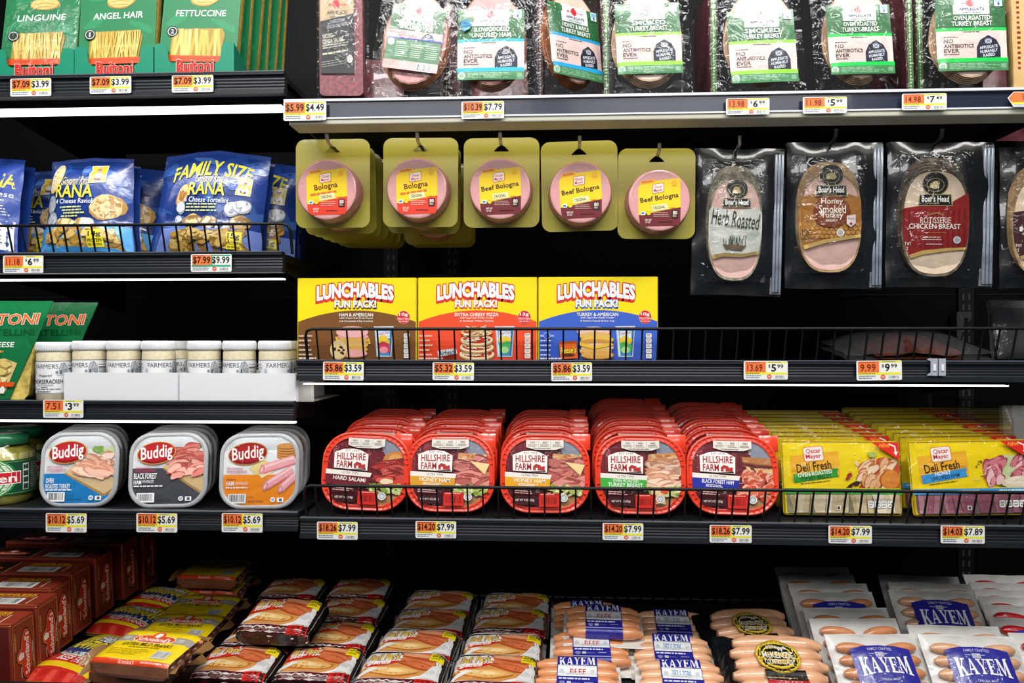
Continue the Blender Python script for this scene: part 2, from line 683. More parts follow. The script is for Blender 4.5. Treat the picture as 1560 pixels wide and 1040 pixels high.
def shelf(key, label, px0, px1, pyt, pyb, Y, led=None, depth=0.52, ref=None, clear=False, fence=None, gap=23.6, lean=.015, power=.5, slope=0.0, drop=.09):
    ref = ref or px1
    zt = at(ref, pyt, Y).z
    h = zt - at(ref, pyb, Y).z
    x0, x1 = at(px0, pyt, Y).x, at(px1, pyt, Y).x
    root = thing('display_shelf', label, 'shelf', ((x0 + x1) / 2, Y, zt), group='black shelves of the refrigerated case')
    w = x1 - x0
    g = G()
    up = depth * slope
    g.add([(sx * (w / 2 - .002), yy, zz + (up if yy > .1 else 0)) for yy in (.012, depth) for zz in (-.014, -.003) for sx in (-1, 1)],
          [(0, 1, 3, 2), (4, 6, 7, 5), (0, 4, 5, 1), (2, 3, 7, 6), (0, 2, 6, 4), (1, 5, 7, 3)], BLACK)
    for xb in (-w / 2 + .012, w / 2 - .012):
        g.prism([(xb - .002, -.014), (xb + .002, -.014), (xb + .002, -.016), (xb - .002, -.016)], .012, depth, BLACK)
        g.add([(xb, .02, -.014), (xb, depth, -.014), (xb, depth, -drop), (xb, .02, -.03),
               (xb + .003, .02, -.014), (xb + .003, depth, -.014), (xb + .003, depth, -drop), (xb + .003, .02, -.03)],
              [(0, 1, 2, 3), (4, 7, 6, 5), (0, 3, 7, 4), (1, 5, 6, 2), (3, 2, 6, 7), (0, 4, 5, 1)], BLACK)
    part('shelf_deck', g, root)
    g = G()
    if clear:
        rm = mat('bluish_rail_film', '#232a3a', rough=0.24, spec=0.3, coat=0.15, bump=0.22, bscale=9, coat_rough=.10)
        pr = [(.012, 0), (-.001, 0), (-.001, -.003), (.002, -.0035), (.002, -h + .0005), (.012, -h)]
        g.loft([[(x, a, b) for a, b in pr] for x in (-w / 2, w / 2)], rm, smooth=False)
        g.box(-w / 2, -.003, -.0035, w / 2, .003, .0005, mat('pale_rail_edge', '#d9dce4', rough=0.35))
        part('price_rail', g, root, 'glossy dark blue rail behind clear plastic')
        g = G()
        g.rbox(-w / 2 + .008, -.002, -h - .0105, w / 2, .05, -h, .002, mat('beige_bumper', '#b9b8a6', rough=0.45), seg=2, smooth=False)
        g.box(-w / 2, -.004, -h - .0015, w / 2, .002, -h + .001, mat('pale_rail_edge', '#d9dce4', rough=0.35))
        part('bumper', g, root, 'beige lower edge strip')
    else:
        pr = rail_profile(h, 0)
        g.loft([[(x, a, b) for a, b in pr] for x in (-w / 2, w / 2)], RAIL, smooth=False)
        g.box(-w / 2, -.0065, -.0012, w / 2, .0, .0004, mat('grey_rail_edge', '#5c626a', rough=0.35))  # lighter grey strip along the top edge of the rail
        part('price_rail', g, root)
    if led is not None:
        lz, ly, lh, lx0, lx1 = led
        a, b = at(lx0, lz, Y + ly), at(lx1, lz, Y + ly)
        zz = a.z if abs(lx0 - ref) < abs(lx1 - ref) else b.z
        g = G()
        g.box(a.x - root.location.x, ly, zz - zt, b.x - root.location.x, ly + .014, zz + lh - zt, LED)
        part('light_strip', g, root, 'lit white lamp strip under the shelf front')
        area('shelf_strip_lamp', ((a.x + b.x) / 2, Y + ly + .004, zz - .006), ((a.x + b.x) / 2, Y + .09, zz - .30), b.x - a.x, .012, power * (b.x - a.x), (1, .97, .92))
    if fence:
        fpt, fx0, fx1 = fence
        a, b = at(fx0, fpt, Y - lean), at(fx1, fpt, Y - lean)
        X0, X1, zf = a.x - root.location.x, b.x - root.location.x, at(ref, fpt, Y - lean).z - zt
        g = G()
        r = .0022
        rr = .012
        yb = .004
        top = [(X0, yb, -.004), (X0, yb - lean * .7, zf - rr), (X0 + rr * .3, yb - lean, zf - rr * .3), (X0 + rr, yb - lean, zf)]
        top += [(X0 + rr + (X1 - X0 - 2 * rr) * i / 12, yb - lean, zf) for i in range(1, 12)]
        top += [(X1 - rr, yb - lean, zf), (X1 - rr * .3, yb - lean, zf - rr * .3), (X1, yb - lean * .7, zf - rr), (X1, yb, -.004)]
        g.tube(top, r * 1.25, WIRE, 8)
        x = X0 + gap / F_PX * D * .75
        while x < X1 - .006:
            g.tube([(x, yb, -.004), (x, yb - lean, zf)], .0017, WIRE, 6)
            x += gap / F_PX * D
        part('wire_guard', g, root, 'low black wire guard along the shelf front')
    SHELF[key] = dict(root=root, zt=zt, Y=Y, h=h, base=zt - .003)
    return root


shelf('L1', 'black shelf holding the green pasta trays, topmost on its side', -60, 434, 109, 143, 0, led=(168, .006, .0105, -60, 428))
shelf('L2', 'black shelf with wire guard holding the blue pasta bags', -60, 431, 383, 415, 0, led=(425.5, .012, .0026, -60, 431), fence=(340, -70, 440), gap=22.5)
shelf('L3', 'black shelf holding the jars of horseradish', -60, 448, 611, 639, 0, led=(645, .004, .003, -60, 448))
shelf('L4', 'black shelf holding the clear lunch meat tubs and the pickle jar', -60, 455, 779, 808, 0)
shelf('R1', 'shelf with glossy blue rail and beige edge holding the green labelled deli pouches', 433, 1640, 152, 181, -.09, ref=470, clear=True, depth=.60, drop=.032)
shelf('R3', 'black shelf with wire guard holding the yellow lunch kit boxes', 453, 1640, 548, 579, 0, ref=470, led=(585.5, .006, .0022, 462, 1537), fence=(501, 463, 1660), lean=.018, power=.3)
shelf('R4', 'black shelf with wire guard holding the red tubs of sliced meat', 458, 1640, 788, 820, 0, ref=560, fence=(741, 461, 1660), lean=.02, gap=23.4, slope=.11)
# the lamp strip of the high shelf, behind its bumper
area('shelf_strip_lamp', (at(1000, 186, 0).x, -.03, at(1000, 186, 0).z - .004), (at(1000, 186, 0).x, .08, ZC), 1.2, .012, .7, (1, .97, .92))

# bottom well
WELL = ZC - .600
g = G()
WX = .435                                    # the floor of the well is lower and sloped past here
g.box(-1.74, -.13, WELL - .06, WX, .42, WELL, BLACK)
WLOW, WSL = WELL - .044, .0
g.add([(x, y, z + (WLOW + WSL * (y + .13)) * k) for x in (WX - .1, 1.49) for y in (-.13, BACKY - .002) for z, k in ((WELL - .08, 0), (0, 1))],
      [(0, 1, 3, 2), (4, 6, 7, 5), (0, 4, 5, 1), (2, 3, 7, 6), (0, 2, 6, 4), (1, 5, 7, 3)], BLACK)
g.box(-1.74, .42, WELL - .06, WX, BACKY - .002, WELL - .04, BLACK)
VZ = WELL - .04
o = thing('case_bottom_well', 'black bottom well of the case where the frankfurter packs lie', 'shelf', (0, 0, 0), me=g.mesh('case_bottom_well'))
g = G()
x = -1.7
while x < 1.45:
    g.box(x, BACKY - .012, VZ, x + .024, BACKY - .0035, VZ + .002, mat('vent_edge', '#9a9a96', rough=.3, metal=.6))
    g.box(x + .004, BACKY - .006, VZ + .028, x + .010, BACKY - .0025, VZ + .032, mat('slot_edge', '#4a4d50', rough=0.4))
    x += .031
struct('trim_4', g)
g = G()
g.box(-1.74, -.15, .002, 1.49, -.1305, WELL + .045, BLACK)
thing('front_kick_panel', 'black front panel of the case along the picture bottom', 'panel', (0, 0, 0), me=g.mesh('front_kick_panel'))

# clear divider standing at the end of the lower shelf
zt = SHELF['R4']['base']
x, z, w, h = box_at(1540, 586, 1546, 786, .06)
g = G()
g.box(-.0015, 0, 0, .0015, .30, .20, film_mat('clear_acrylic', base=.12, bump=0.0, rough=.05))
thing('shelf_divider', 'clear acrylic divider standing beside the yellow deli packs', 'divider', (at(1541, 700, .08).x, .08, zt), me=g.mesh('shelf_divider'))


# ================================================================ price tags
ORANGE, TAGY = '#f57c40', '#f4f0a0'


def tag_art(old, new, style, seed, edge='#f2ee30'):
    a = Art(0, 0, 62, 28, seed)
    a.rect(2, 1, 31, 17, ORANGE)
    a.rect(31, 1, 60.5, 17, '#f7f7ee')
    a.rect(31, .8, 60.5, 3.2, edge)
    a.rect(1.5, 17, 60.5, 20, edge)
    if style == 'y':
        a.rect(31, 1, 33, 17, edge)
    a.lines(3, 1.6, 28, 3.4, 1, '#b0452a', .6)
    a.lines(35, 1.2, 54, 2.8, 1, '#9a9a70', .7)
    a.lines(3, 17.6, 30, 19.6, 1, '#7c7c40', .6)
    a.lines(3, 21.2, 28, 27, 2, '#7d8aa4', .45)
    a.ell(36, 23.2, 3.4, 3.4, '#e9603f')
    a.stroke([(34.4, 22), (36, 24.6), (37.8, 22)], .9, '#f7f0ea')
    a.bars(43, 21, 59, 26.5, '#4a4f58', '#f4f4f2', 14)
    if style == 's':
        a.text(old, 5, 4.6, 26, 14.6, '#7a2411', .004)
        a.text('$', 34.5, 5, 37.5, 10, '#22262b')
        d, c = new[1:].split('.')
        a.text(d, 38.5, 4.4, 45.5, 15.4, '#1b1f24', .03)
        a.text(c, 47, 4.8, 55.5, 10.2, '#22262b', .01)
    else:
        a.text(old, 3.4, 3.6, 29.8, 15.8, '#1d1513', .022)
        a.text(new, 32.6, 3.6, 59, 15.9, '#12161c', .022)
    return a


def price_tag(box, old, new, label, style='y', Y=0.0, edge='#f2ee30', rot=0):
    x, z, w, h = box_at(*box, Y - .008)
    g = G()
    m = mat('tag_plastic', '#f3f3f0', rough=.3)
    g.prism(rrect(w, h, .0025, 3), 0, .0008, m)
    tag_art(old, new, style, len(label), edge).emit(g, flat(w, h), PRINT, clip=[(u / w + .5, v / h) for u, v in rrect(w * .985, h * .975, .0022, 3, 0, h / 2)])
    thing('price_tag', label, 'price tag', (x, Y - .0085, z), (0, rot, 0), 'orange and white shelf price tags', g.mesh('price_tag'))


pt = price_tag
T = 'orange price tag reading '
pt((16, 119, 78, 147), '$7.09', '$3.99', T + '$7.09 $3.99 under the pasta with the glare')
pt((137, 116, 200, 143), '$7.09', '$3.99', T + '$7.09 $3.99 under the angel hair pasta')
pt((262, 114, 325, 141), '$7.09', '$3.99', T + '$7.09 $3.99 under the fettuccine')
pt((432, 154, 497, 184), '$5.99', '$4.49', T + '$5.99 $4.49 at the end of the blue rail', Y=-.09)
pt((703, 154, 768, 181), '$10.39', '$7.79', T + '$10.39 $7.79 on the blue rail', Y=-.09)
pt((1106, 149, 1172, 175), '13.98', '$6.99', T + '13.98 $6.99 on the blue rail', 's', Y=-.09)
pt((1223, 147, 1290, 173), '11.98', '$5.99', T + '11.98 $5.99 on the blue rail', 's', Y=-.09)
pt((1374, 142, 1442, 168), '14.98', '$7.49', T + '14.98 $7.49 on the blue rail', 's', Y=-.09)
pt((5, 389, 66, 416), '11.18', '$6.99', T + '11.18 $6.99 under the blue ravioli bag', 's')
pt((291, 387, 353, 414), '$7.99', '$9.99', 'orange and green price tag reading $7.99 $9.99 under the tortellini', edge='#2fae84')
pt((66, 609, 127, 636), '7.51', '$3.99', T + '7.51 $3.99 under the horseradish jars', 's')
pt((492, 551, 554, 579), '$5.86', '$3.59', T + '$5.86 $3.59 under the brown ham lunch kit', rot=.6)
pt((659, 552, 722, 579), '$5.32', '$3.59', T + '$5.32 $3.59 under the pizza lunch kit', rot=.5)
pt((840, 552, 902, 580), '$5.86', '$3.59', T + '$5.86 $3.59 under the blue turkey lunch kit', rot=-.6)
pt((1133, 550, 1200, 578), '13.69', '$5.99', T + '13.69 $5.99 on the half empty shelf', 's')
pt((1305, 549, 1374, 579), '9.99', '$9.99', T + '9.99 $9.99 beside the empty clear tag holder', 's', rot=-1)
pt((70, 782, 132, 810), '$10.12', '$5.69', T + '$10.12 $5.69 under the oven roasted turkey tub')
pt((208, 782, 270, 810), '$10.12', '$5.69', T + '$10.12 $5.69 under the black forest ham tub')
pt((338, 782, 400, 810), '$10.12', '$5.69', T + '$10.12 $5.69 under the tub with the orange ham card')
pt((483, 795, 545, 821), '$18.26', '$7.99', T + '$18.26 $7.99 under the hard salami tubs')
pt((633, 794, 695, 819), '$14.20', '$7.99', T + '$14.20 $7.99 under the dim yellow banded tub')
pt((918, 797, 980, 822), '$14.20', '$7.99', T + '$14.20 $7.99 under the green banded turkey tub')
pt((1081, 800, 1145, 826), '$18.26', '$7.99', T + '$18.26 $7.99 under the blue banded tub')
pt((1262, 801, 1328, 827), '$14.20', '$7.99', T + '$14.20 $7.99 under the yellow turkey breast packs')
pt((1433, 801, 1500, 827), '$14.03', '$7.89', T + '$14.03 $7.89 under the yellow honey ham packs')
# arrow-ended tag cut by the frame edge
x, z, w, h = box_at(1535, 139, 1600, 164, -.098)
g = G()
g.prism([(-w / 2, h * .62), (-w / 2 + .009, h), (w / 2, h), (w / 2, 0), (-w / 2 + .009, .001)], 0, .0008, mat('tag_plastic', '#f3f3f0'))
a = Art(0, 0, 65, 27, 3)
a.poly([(1, 11), (9, 1), (38, 1), (38, 18), (6, 18)], ORANGE)
a.rect(6, 18, 62, 21, '#f2ee30')
a.text('9.99', 22, 4, 36, 15, '#7a2411')
a.lines(10, 22, 30, 26, 2, '#7d8aa4')
a.emit(g, flat(w, h))
thing('price_tag', 'orange arrow-ended price tag at the far end of the blue rail', 'price tag', (x, -.0985, z), (0, 0, 0), 'orange and white shelf price tags', g.mesh('price_tag'))
# empty clear tag holder
x, z, w, h = box_at(1415, 545, 1443, 573, -.008)
g = G()
hm = mat('frosted_clip', '#aab0bc', rough=.25, spec=.6)
for s in (-1, 1):
    cx = s * w * .22
    g.box(cx - w * .19, 0, .001, cx + w * .19, .0015, h - .001, hm)
    g.box(cx - w * .06, -.0015, h * .3, cx + w * .08, 0, h * .66, WHITE)
g.prism([(-w * .4, h), (-w * .62, h * .93), (-w * .4, h * .8)], 0, .0015, hm)
g.prism([(-w * .4, h * .22), (-w * .62, h * .05), (-w * .4, .001)], 0, .0015, hm)
thing('tag_holder', 'empty clear plastic tag holder clipped on the shelf rail', 'tag holder', (x, -.009, z), me=g.mesh('tag_holder'))
# ================================================================ green pasta trays on the highest shelf at the left
GREEN, TEAL = '#0f7a47', '#149072'
TEALM = mat('teal_tray_card', '#128a6b', rough=.4)
PASTA = ['#e3c469', '#d9b654', '#ecd27e', '#cfa946', '#e8cb72']


def pasta_art(name, num, kind):
    a = Art(398, -330, 762, 365, len(name))
    a.rect(398, -330, 762, 365, GREEN)
    for cx, cy, rx, ry, r in ((470, 90, 70, 22, 30), (700, 120, 60, 20, -25), (560, 190, 90, 14, 10), (520, -60, 90, 40, 15), (660, -120, 80, 30, -30)):
        a.blob(cx, cy, rx, ry, '#1a8a55', .2, r)
    a.text('BUITONI', 430, -290, 735, -215, '#f26a2a', .03, .2, line='#f5efe0', lw=.03)
    a.text(name, 457, 44, 702, 76, '#f2f6ee', .018, 0.1, rot=.8)
    a.blob(590, -10, 72, 34, '#b98d3c', .08)
    a.blob(590, -14, 68, 30, '#dfbf6c', .08)
    for i in range(5):
        a.stroke([(535 + 6 * i, -16 + 7 * i), (590, -28 + 11 * i), (645 - 5 * i, -14 + 6 * i)], 3, '#b58a3a' if i % 2 else '#efd68c')
    a.poly([(470, 140), (690, 135), (706, 165), (690, 275), (445, 275), (448, 175)], '#a98a35')
    n = {'angel': 46, 'lin': 34, 'fet': 13}[kind]
    wd = {'angel': 5, 'lin': 7, 'fet': 17}[kind]
    for i in range(n):
        x = 455 + 235 * (i + .5) / n
        l = a.rnd.uniform(-14, 14)
        a.stroke([(x + l, 139 + a.rnd.uniform(0, 8)), (x + l * .3, 200), (max(447, min(690, x - l)), 274)], wd * a.rnd.uniform(.8, 1.1), a.rnd.choice(PASTA))
    a.ell(450, 155, 28, 27, '#10231c')
    a.ell(450, 155, 23, 22, '#dfe8e0')
    a.ell(450, 155, 20, 19, '#13281f')
    if num:
        a.text(num, 446 if num == '1' else 443, 145, 453 if num == '1' else 457, 166, '#ffffff', .02)
    a.rect(398, 274, 762, 305, '#e1501f')
    a.rect(398, 286, 762, 289, '#b93c12')
    return a


def pasta_pack(x, y, z, w, name, num, kind, label, rot=(-8, 0, 0), film=False, group=None):
    h = w * 695 / 364
    root = thing('pasta_pack', label, 'pasta pack', (x, y, z), rot, group or 'green packs of fresh pasta in the trays')

    def body():
        g = G()
        g.rbox(-w / 2, .002, 0, w / 2, .026, h, .006, mat('pasta_tub', '#caa84e', rough=.35, var=.25, vscale=90))
        return g
    part('plastic_tub', cached(('plastic_tub', w, 1), body), root)

    def card():
        g = G()
        g.box(-w / 2 - .002, -.0005, 0, w / 2 + .002, .001, h, mat('green_card', GREEN, rough=.4))
        pasta_art(name, num, kind).emit(g, flat(w, h, -.0005), GPRINT if film else PRINT)
        return g
    part('printed_card', cached(('printed_card', w, name), card), root)
    if film:
        def fl():
            g = G()
            bag(g, pillow(w * 1.02, h * 1.0, .003, 6, 6, wr=.0012, seed=5, y=-.0016), 40, 50, WFILM, .028)
            return g
        part('clear_film', cached(('clear_film', name), fl), root)
    return settle(root, z)


def display_tray(px0, px1, ytop, label, side):
    x, z, w, h = box_at(px0, ytop, px1, 112, .012)
    z = SHELF['L1']['base']
    g = G()
    e = w * .155
    cut = h * .40
    out = [(-w / 2, 0), (w / 2, 0), (w / 2, h * .96), (w / 2 - .006, h), (w / 2 - e * .75, h), (w / 2 - e * .95, h * .93), (w / 2 - e * 1.15, cut + .006), (w / 2 - e * 1.5, cut),
           (-w / 2 + e * 1.5, cut), (-w / 2 + e * 1.15, cut + .006), (-w / 2 + e * .95, h * .93), (-w / 2 + e * .75, h), (-w / 2 + .006, h), (-w / 2, h * .96)]
    g.prism(out, 0, .0025, TEALM)
    dp = .26
    for sx in (-1, 1):
        X = sx * (w / 2 - .00125)
        sd = [(0.002, 0), (dp, 0), (dp, h * .25), (.09, h * .28), (.03, h * .8), (0.002, h * .96)]
        n = len(sd)
        vs = [(X - .00125, b, c) for b, c in sd] + [(X + .00125, b, c) for b, c in sd]
        g.add(vs, [list(range(n))[::-1], list(range(n, 2 * n))] + [(i, (i + 1) % n, (i + 1) % n + n, i + n) for i in range(n)], TEALM)
    g.box(-w / 2, .002, 0, w / 2, dp, .002, TEALM)
    a = Art(0, 0, 390, 170, 2)
    a.text('Buitoni', 108, 82, 290, 148, '#7a1c14', .03, sh=(5, 5), shcol='#5a1510', line='#f3ece0', lw=.03)
    a.text('Buitoni', 108, 82, 290, 148, '#d8271c', .05)
    a.rect(112, 142, 285, 150, '#d8271c')
    a.emit(g, flat(w, h, -.0004), PRINT)
    thing('display_tray', label, 'display tray', (x, .013, z + .0006), (0, 0, 0), 'teal trays of the pasta packs', g.mesh('display_tray'))
    return x, w, z


trays = []
for px0, px1, yt, lab in ((-12, 112, 62, 'teal card tray holding the pasta with the white glare'), (113, 233, 60, 'teal card tray holding the angel hair pasta'),
                          (235, 356, 57, 'teal card tray holding the fettuccine pasta')):
    trays.append(display_tray(px0, px1, yt, lab, 0))
(tx, tw, tz) = trays[0]
pw = tw * .91
pasta_pack(trays[0][0], .022, tz + .0036, pw, 'LINGUINE', '', 'lin', 'green linguine pack under crinkled shiny film in the first tray', film=True)
pasta_pack(trays[0][0] + .001, .075, tz + .0036, pw, 'LINGUINE', '', 'lin', 'green pasta pack behind the linguine with shiny film', rot=(-4, 0, 0))
pasta_pack(trays[1][0] - .002, .022, tz + .0036, pw, 'ANGEL HAIR', '1', 'angel', 'green angel hair pasta pack numbered 1 in its teal tray', rot=(-6, -.8, 0))
pasta_pack(trays[1][0] + .001, .072, tz + .0036, pw, 'ANGEL HAIR', '1', 'angel', 'green pasta pack behind the angel hair pack', rot=(-4, 0, 0))
pasta_pack(trays[2][0] - .001, .022, tz + .0036, pw, 'FETTUCCINE', '2', 'fet', 'green fettuccine pack numbered 2 in its teal tray', rot=(-6.5, 2, 0))
for i, w_ in enumerate(('directly behind', 'second behind', 'third behind', 'fourth behind', 'fifth behind')):
    pasta_pack(trays[2][0] + .001 * i, .068 + .042 * i, tz + .0036, pw, 'FETTUCCINE', '2', 'fet', 'green pasta pack %s the fettuccine pack numbered 2' % w_, rot=(-6.5, 1 + i % 2, 0))

# ================================================================ blue filled pasta bags
BLUE = '#1c3b86'


def cheese_pieces(a, kind):
    if kind == 'rav':
        a.ell(190, 165, 52, 88, '#d9bf78', -12)
        a.ell(188, 160, 48, 84, '#f1e3b4', -12)
        for cx, cy, rx, ry in ((180, 318, 40, 52), (192, 412, 46, 50)):
            a.blob(cx, cy, rx, ry, '#9aa3ad', .1)
            a.blob(cx - 4, cy - 4, rx * .85, ry * .85, '#c9ced4', .1)
        a.blob(540, 345, 96, 74, '#b98e4e', .12, 20)
        a.blob(538, 342, 90, 68, '#e3cb93', .12, 20)
        for i in range(26):
            a.blob(540 + a.rnd.uniform(-65, 65), 345 + a.rnd.uniform(-48, 48), a.rnd.uniform(4, 11), a.rnd.uniform(3, 8), a.rnd.choice(['#c99a58', '#d4b06e', '#f0deb0']), .2)
        for cx, c in ((300, '#ead39b'), (420, '#e4e0d2')):
            a.blob(cx, 432, 62, 26, '#b4924e', .1, -5)
            a.blob(cx, 428, 58, 22, c, .1, -5)
    else:
        a.blob(860, 280, 36, 66, '#a9783c', .12, -12)
        a.blob(860, 278, 31, 61, '#e8c58a', .12, -12)
        for i in range(10):
            a.blob(860 + a.rnd.uniform(-20, 20), 280 + a.rnd.uniform(-45, 45), 7, 5, '#c58646')
        for cx, cy, rx, ry in ((862, 350, 28, 38), (1165, 355, 45, 45), (1215, 340, 52, 40), (856, 418, 24, 22)):
            a.blob(cx, cy, rx, ry, '#8d97a8', .08)
            a.blob(cx - 3, cy - 4, rx * .88, ry * .86, '#d6dae2', .08)
        for cx, cy, rx, c in ((940, 425, 52, '#dcbf7c'), (1040, 432, 50, '#e6d6a8'), (1215, 430, 62, '#c49a48')):
            a.blob(cx, cy, rx, 38, '#8f6a2c', .14)
            a.blob(cx, cy - 4, rx * .9, 33, c, .14)
            a.blob(cx - 5, cy - 12, rx * .35, 12, '#efdba6', .2)


def portrait(a, x0, y0, x1, y1, rot):
    cx, cy = (x0 + x1) / 2, (y0 + y1) / 2
    w, h = x1 - x0, y1 - y0

    def P(pts):
        return a.turn([((u - .5) * w, (v - .5) * h) for u, v in pts], cx, cy, rot)
    a.poly(P([(0, 0), (1, 0), (1, 1), (0, 1)]), '#e9e4cf')
    a.poly(P([(.06, .05), (.94, .05), (.94, .95), (.06, .95)]), '#e9c81e')
    a.poly(P([(.22, .95), (.25, .55), (.42, .42), (.62, .42), (.78, .55), (.8, .95)]), '#e6e9ee')
    a.poly(P([(.3, .72), (.7, .76), (.7, .9), (.3, .86)]), '#7a5238')
    c, r = P([(.52, .28)])[0], w * .15
    a.ell(c[0], c[1], r, r * 1.3, '#c79a76')
    a.ell(c[0], c[1] - r * .9, r * .9, r * .55, '#cfcfd0')
    a.stroke([(c[0] - r * .7, c[1] - r * .1), (c[0] + r * .7, c[1] - r * .1)], r * .25, '#3a2c24')


def pasta_bag_art(kind):
    if kind == 'rav':
        a = Art(118, 66, 662, 602, 4)
        a.rect(118, 66, 662, 602, BLUE)
        for i in range(22):
            a.blob(a.rnd.uniform(130, 650), a.rnd.uniform(70, 450), a.rnd.uniform(30, 90), a.rnd.uniform(15, 50), a.rnd.choice(['#234894', '#2c559f', '#1a3678', '#3a62ab']), .25, a.rnd.uniform(-40, 40))
        a.ring(390, 135, 30, 30, 3, '#5b80cf', '#2a52ad')
        portrait(a, 414, 100, 520, 205, 4)
        a.text('Giovanni Rana', 242, 165, 425, 215, '#d9cf9a', .0, .45, rot=-2)
        cheese_pieces(a, 'rav')
        a.text('RANA', 215, 212, 460, 288, '#efdb33', .028, -.06, rot=-2, arc=-6, line='#1c3a84', lw=.015)
        a.text('4 Cheese Ravioli', 224, 296, 470, 324, '#e9eef6', .008, rot=-1)
        for i, (x, y) in enumerate(((258, 440), (275, 430), (285, 425), (270, 420))):
            a.lines(x, 340 + 17 * i, y, 355 + 17 * i, 1, '#d8dc8e', .55)
        a.rect(118, 452, 662, 602, '#48a0e6')
        a.poly([(215, 455), (600, 455), (625, 602), (235, 602)], '#b08a3c')
        for i in range(42):
            cx, cy = a.rnd.uniform(225, 605), a.rnd.uniform(470, 600)
            r = a.rnd.uniform(24, 44)
            a.blob(cx, cy + 3, r, r * .6, '#98763a', .2, a.rnd.uniform(-50, 50))
            a.blob(cx, cy - 2, r * .92, r * .52, a.rnd.choice(['#c9a452', '#d8b868', '#b99240', '#e2c67c']), .2, a.rnd.uniform(-50, 50))
        a.poly([(140, 560), (600, 585), (662, 602), (118, 602)], '#3f97de')
        a.poly([(590, 455), (662, 455), (662, 602), (640, 602)], '#5db0ee')
        a.poly([(455, 488), (540, 474), (552, 578), (462, 580)], '#eede2c')
        a.text('14g', 466, 492, 536, 526, '#2a2a1c', .04, rot=2)
        a.text('PROTEIN', 464, 534, 540, 552, '#2a2a1c', .03, rot=2)
        a.text('PER SERVING', 466, 558, 540, 570, '#2a2a1c', .01, rot=2)
    else:
        a = Art(680, 42, 1320, 602, 5)
        a.rect(680, 42, 1320, 602, BLUE)
        for i in range(24):
            a.blob(a.rnd.uniform(720, 1290), a.rnd.uniform(60, 450), a.rnd.uniform(30, 90), a.rnd.uniform(15, 50), a.rnd.choice(['#234894', '#2c559f', '#1a3678', '#4068b0']), .25, a.rnd.uniform(-40, 40))
        a.text('FAMILY SIZE', 775, 98, 1245, 182, '#efdc3a', .03, arc=30)
        portrait(a, 1168, 172, 1250, 272, -2)
        a.ring(1150, 215, 28, 30, 3, '#5b80cf', '#2a52ad')
        a.text('Giovanni Rana', 922, 158, 1085, 202, '#d9cf9a', 0, .45)
        cheese_pieces(a, 'tor')
        a.text('RANA', 895, 202, 1110, 278, '#efdb33', .028, .0, arc=6, line='#1c3a84', lw=.015)
        a.text('6 Cheese Tortellini', 880, 290, 1137, 320, '#e9eef6', .008, rot=-1)
        for i in range(3):
            a.lines(895, 326 + 18 * i, 1108, 341 + 18 * i, 1, '#d8dc8e', .5)
        a.poly([(780, 470), (1320, 470), (1320, 602), (750, 602)], '#6f86cc')
        a.poly([(845, 480), (1235, 480), (1245, 602), (840, 602)], '#8a6828')
        for i in range(40):
            cx, cy = a.rnd.uniform(850, 1230), a.rnd.uniform(490, 600)
            r = a.rnd.uniform(26, 44)
            a.blob(cx, cy + 3, r, r * .62, '#8a6a30', .2, a.rnd.uniform(-50, 50))
            a.blob(cx, cy - 2, r * .9, r * .52, a.rnd.choice(['#c09a4a', '#d0ae60', '#ae8838', '#dabd74']), .2, a.rnd.uniform(-50, 50))
        a.poly([(1160, 492), (1238, 490), (1240, 588), (1162, 588)], '#eede2c')
        a.text('15g', 1168, 500, 1228, 538, '#2a2a1c', .04)
        a.text('PROTEIN', 1166, 546, 1232, 564, '#2a2a1c', .03)
        a.text('PER SERVING', 1168, 570, 1232, 582, '#2a2a1c', .01)
    return a


def pasta_bag(kind, x, y, label, rot=(-6, 0, 0), face='front'):
    w, h = (.172, .182) if kind == 'rav' else (.205, .188)
    root = thing('pasta_bag', label, 'pasta bag', (x, y + .03, SHELF['L2']['base'] + .004), rot, 'blue bags of filled pasta')
    fn0 = pillow(w, h, .030, 3.5, 2.6, wr=.0016, seed=3 if kind == 'rav' else 8)

    def fn(u, v, k=0):
        p = fn0(u, v, k)
        t = max(0, .32 - v) / .32
        droop = (.012 if kind == 'tor' else .006) * (1 - abs(2 * u - 1)) * max(0, v - .7) / .3
        return (p[0] * (1 + .07 * t - (.05 if kind == 'rav' else 0) * v) + (0 if kind == 'rav' else .012 * (v - .5)), p[1] - .028 * t ** .7 * (1 - abs(2 * u - 1) ** 4), p[2] + droop)

    def mk():
        g = G()
        bag(g, fn, 24, 24, mat('blue_bag_film', BLUE, rough=.3, coat=.5), .022)
        if face == 'back':
            a = Art(0, 0, 200, 200, 9)
            a.rect(0, 0, 200, 200, '#2a479c')
            a.text('RANA', 100, 28, 190, 58, '#efdb33', .035)
            a.text('4 Cheese', 110, 66, 190, 78, '#e9eef6', .008)
            a.lines(100, 84, 190, 120, 6, '#d0d4c0', .4)
            a.rect(92, 128, 196, 190, '#eef0f2')
            a.text('Nutrition Facts', 96, 131, 192, 142, '#1b1b1b', .03)
            a.lines(96, 146, 192, 188, 6, '#333333', .3)
            a.emit(g, lambda u, v, k: fn(u, v, k + .0004), GPRINT, maxlen=.12)
        else:
            pasta_bag_art(kind).emit(g, lambda u, v, k: fn(u, v, k + .0004), GPRINT, maxlen=.10)
        return g
    part('printed_bag', cached(('printed_bag', kind, face), mk), root)

    def seam():
        g = G()
        g.grid(lambda u, v: (fn(u, 1)[0], fn(u, 1)[1] - .001 + .002 * v, fn(u, 1)[2] - .002 + v * .009), 24, 2, mat('blue_bag_film', BLUE))
        return g
    part('top_seal', cached(('top_seal', kind), seam), root)
    return settle(root, SHELF['L2']['base'])


def bag_x(px0, px1, y):
    return (at(px0, 300, y).x + at(px1, 300, y).x) / 2


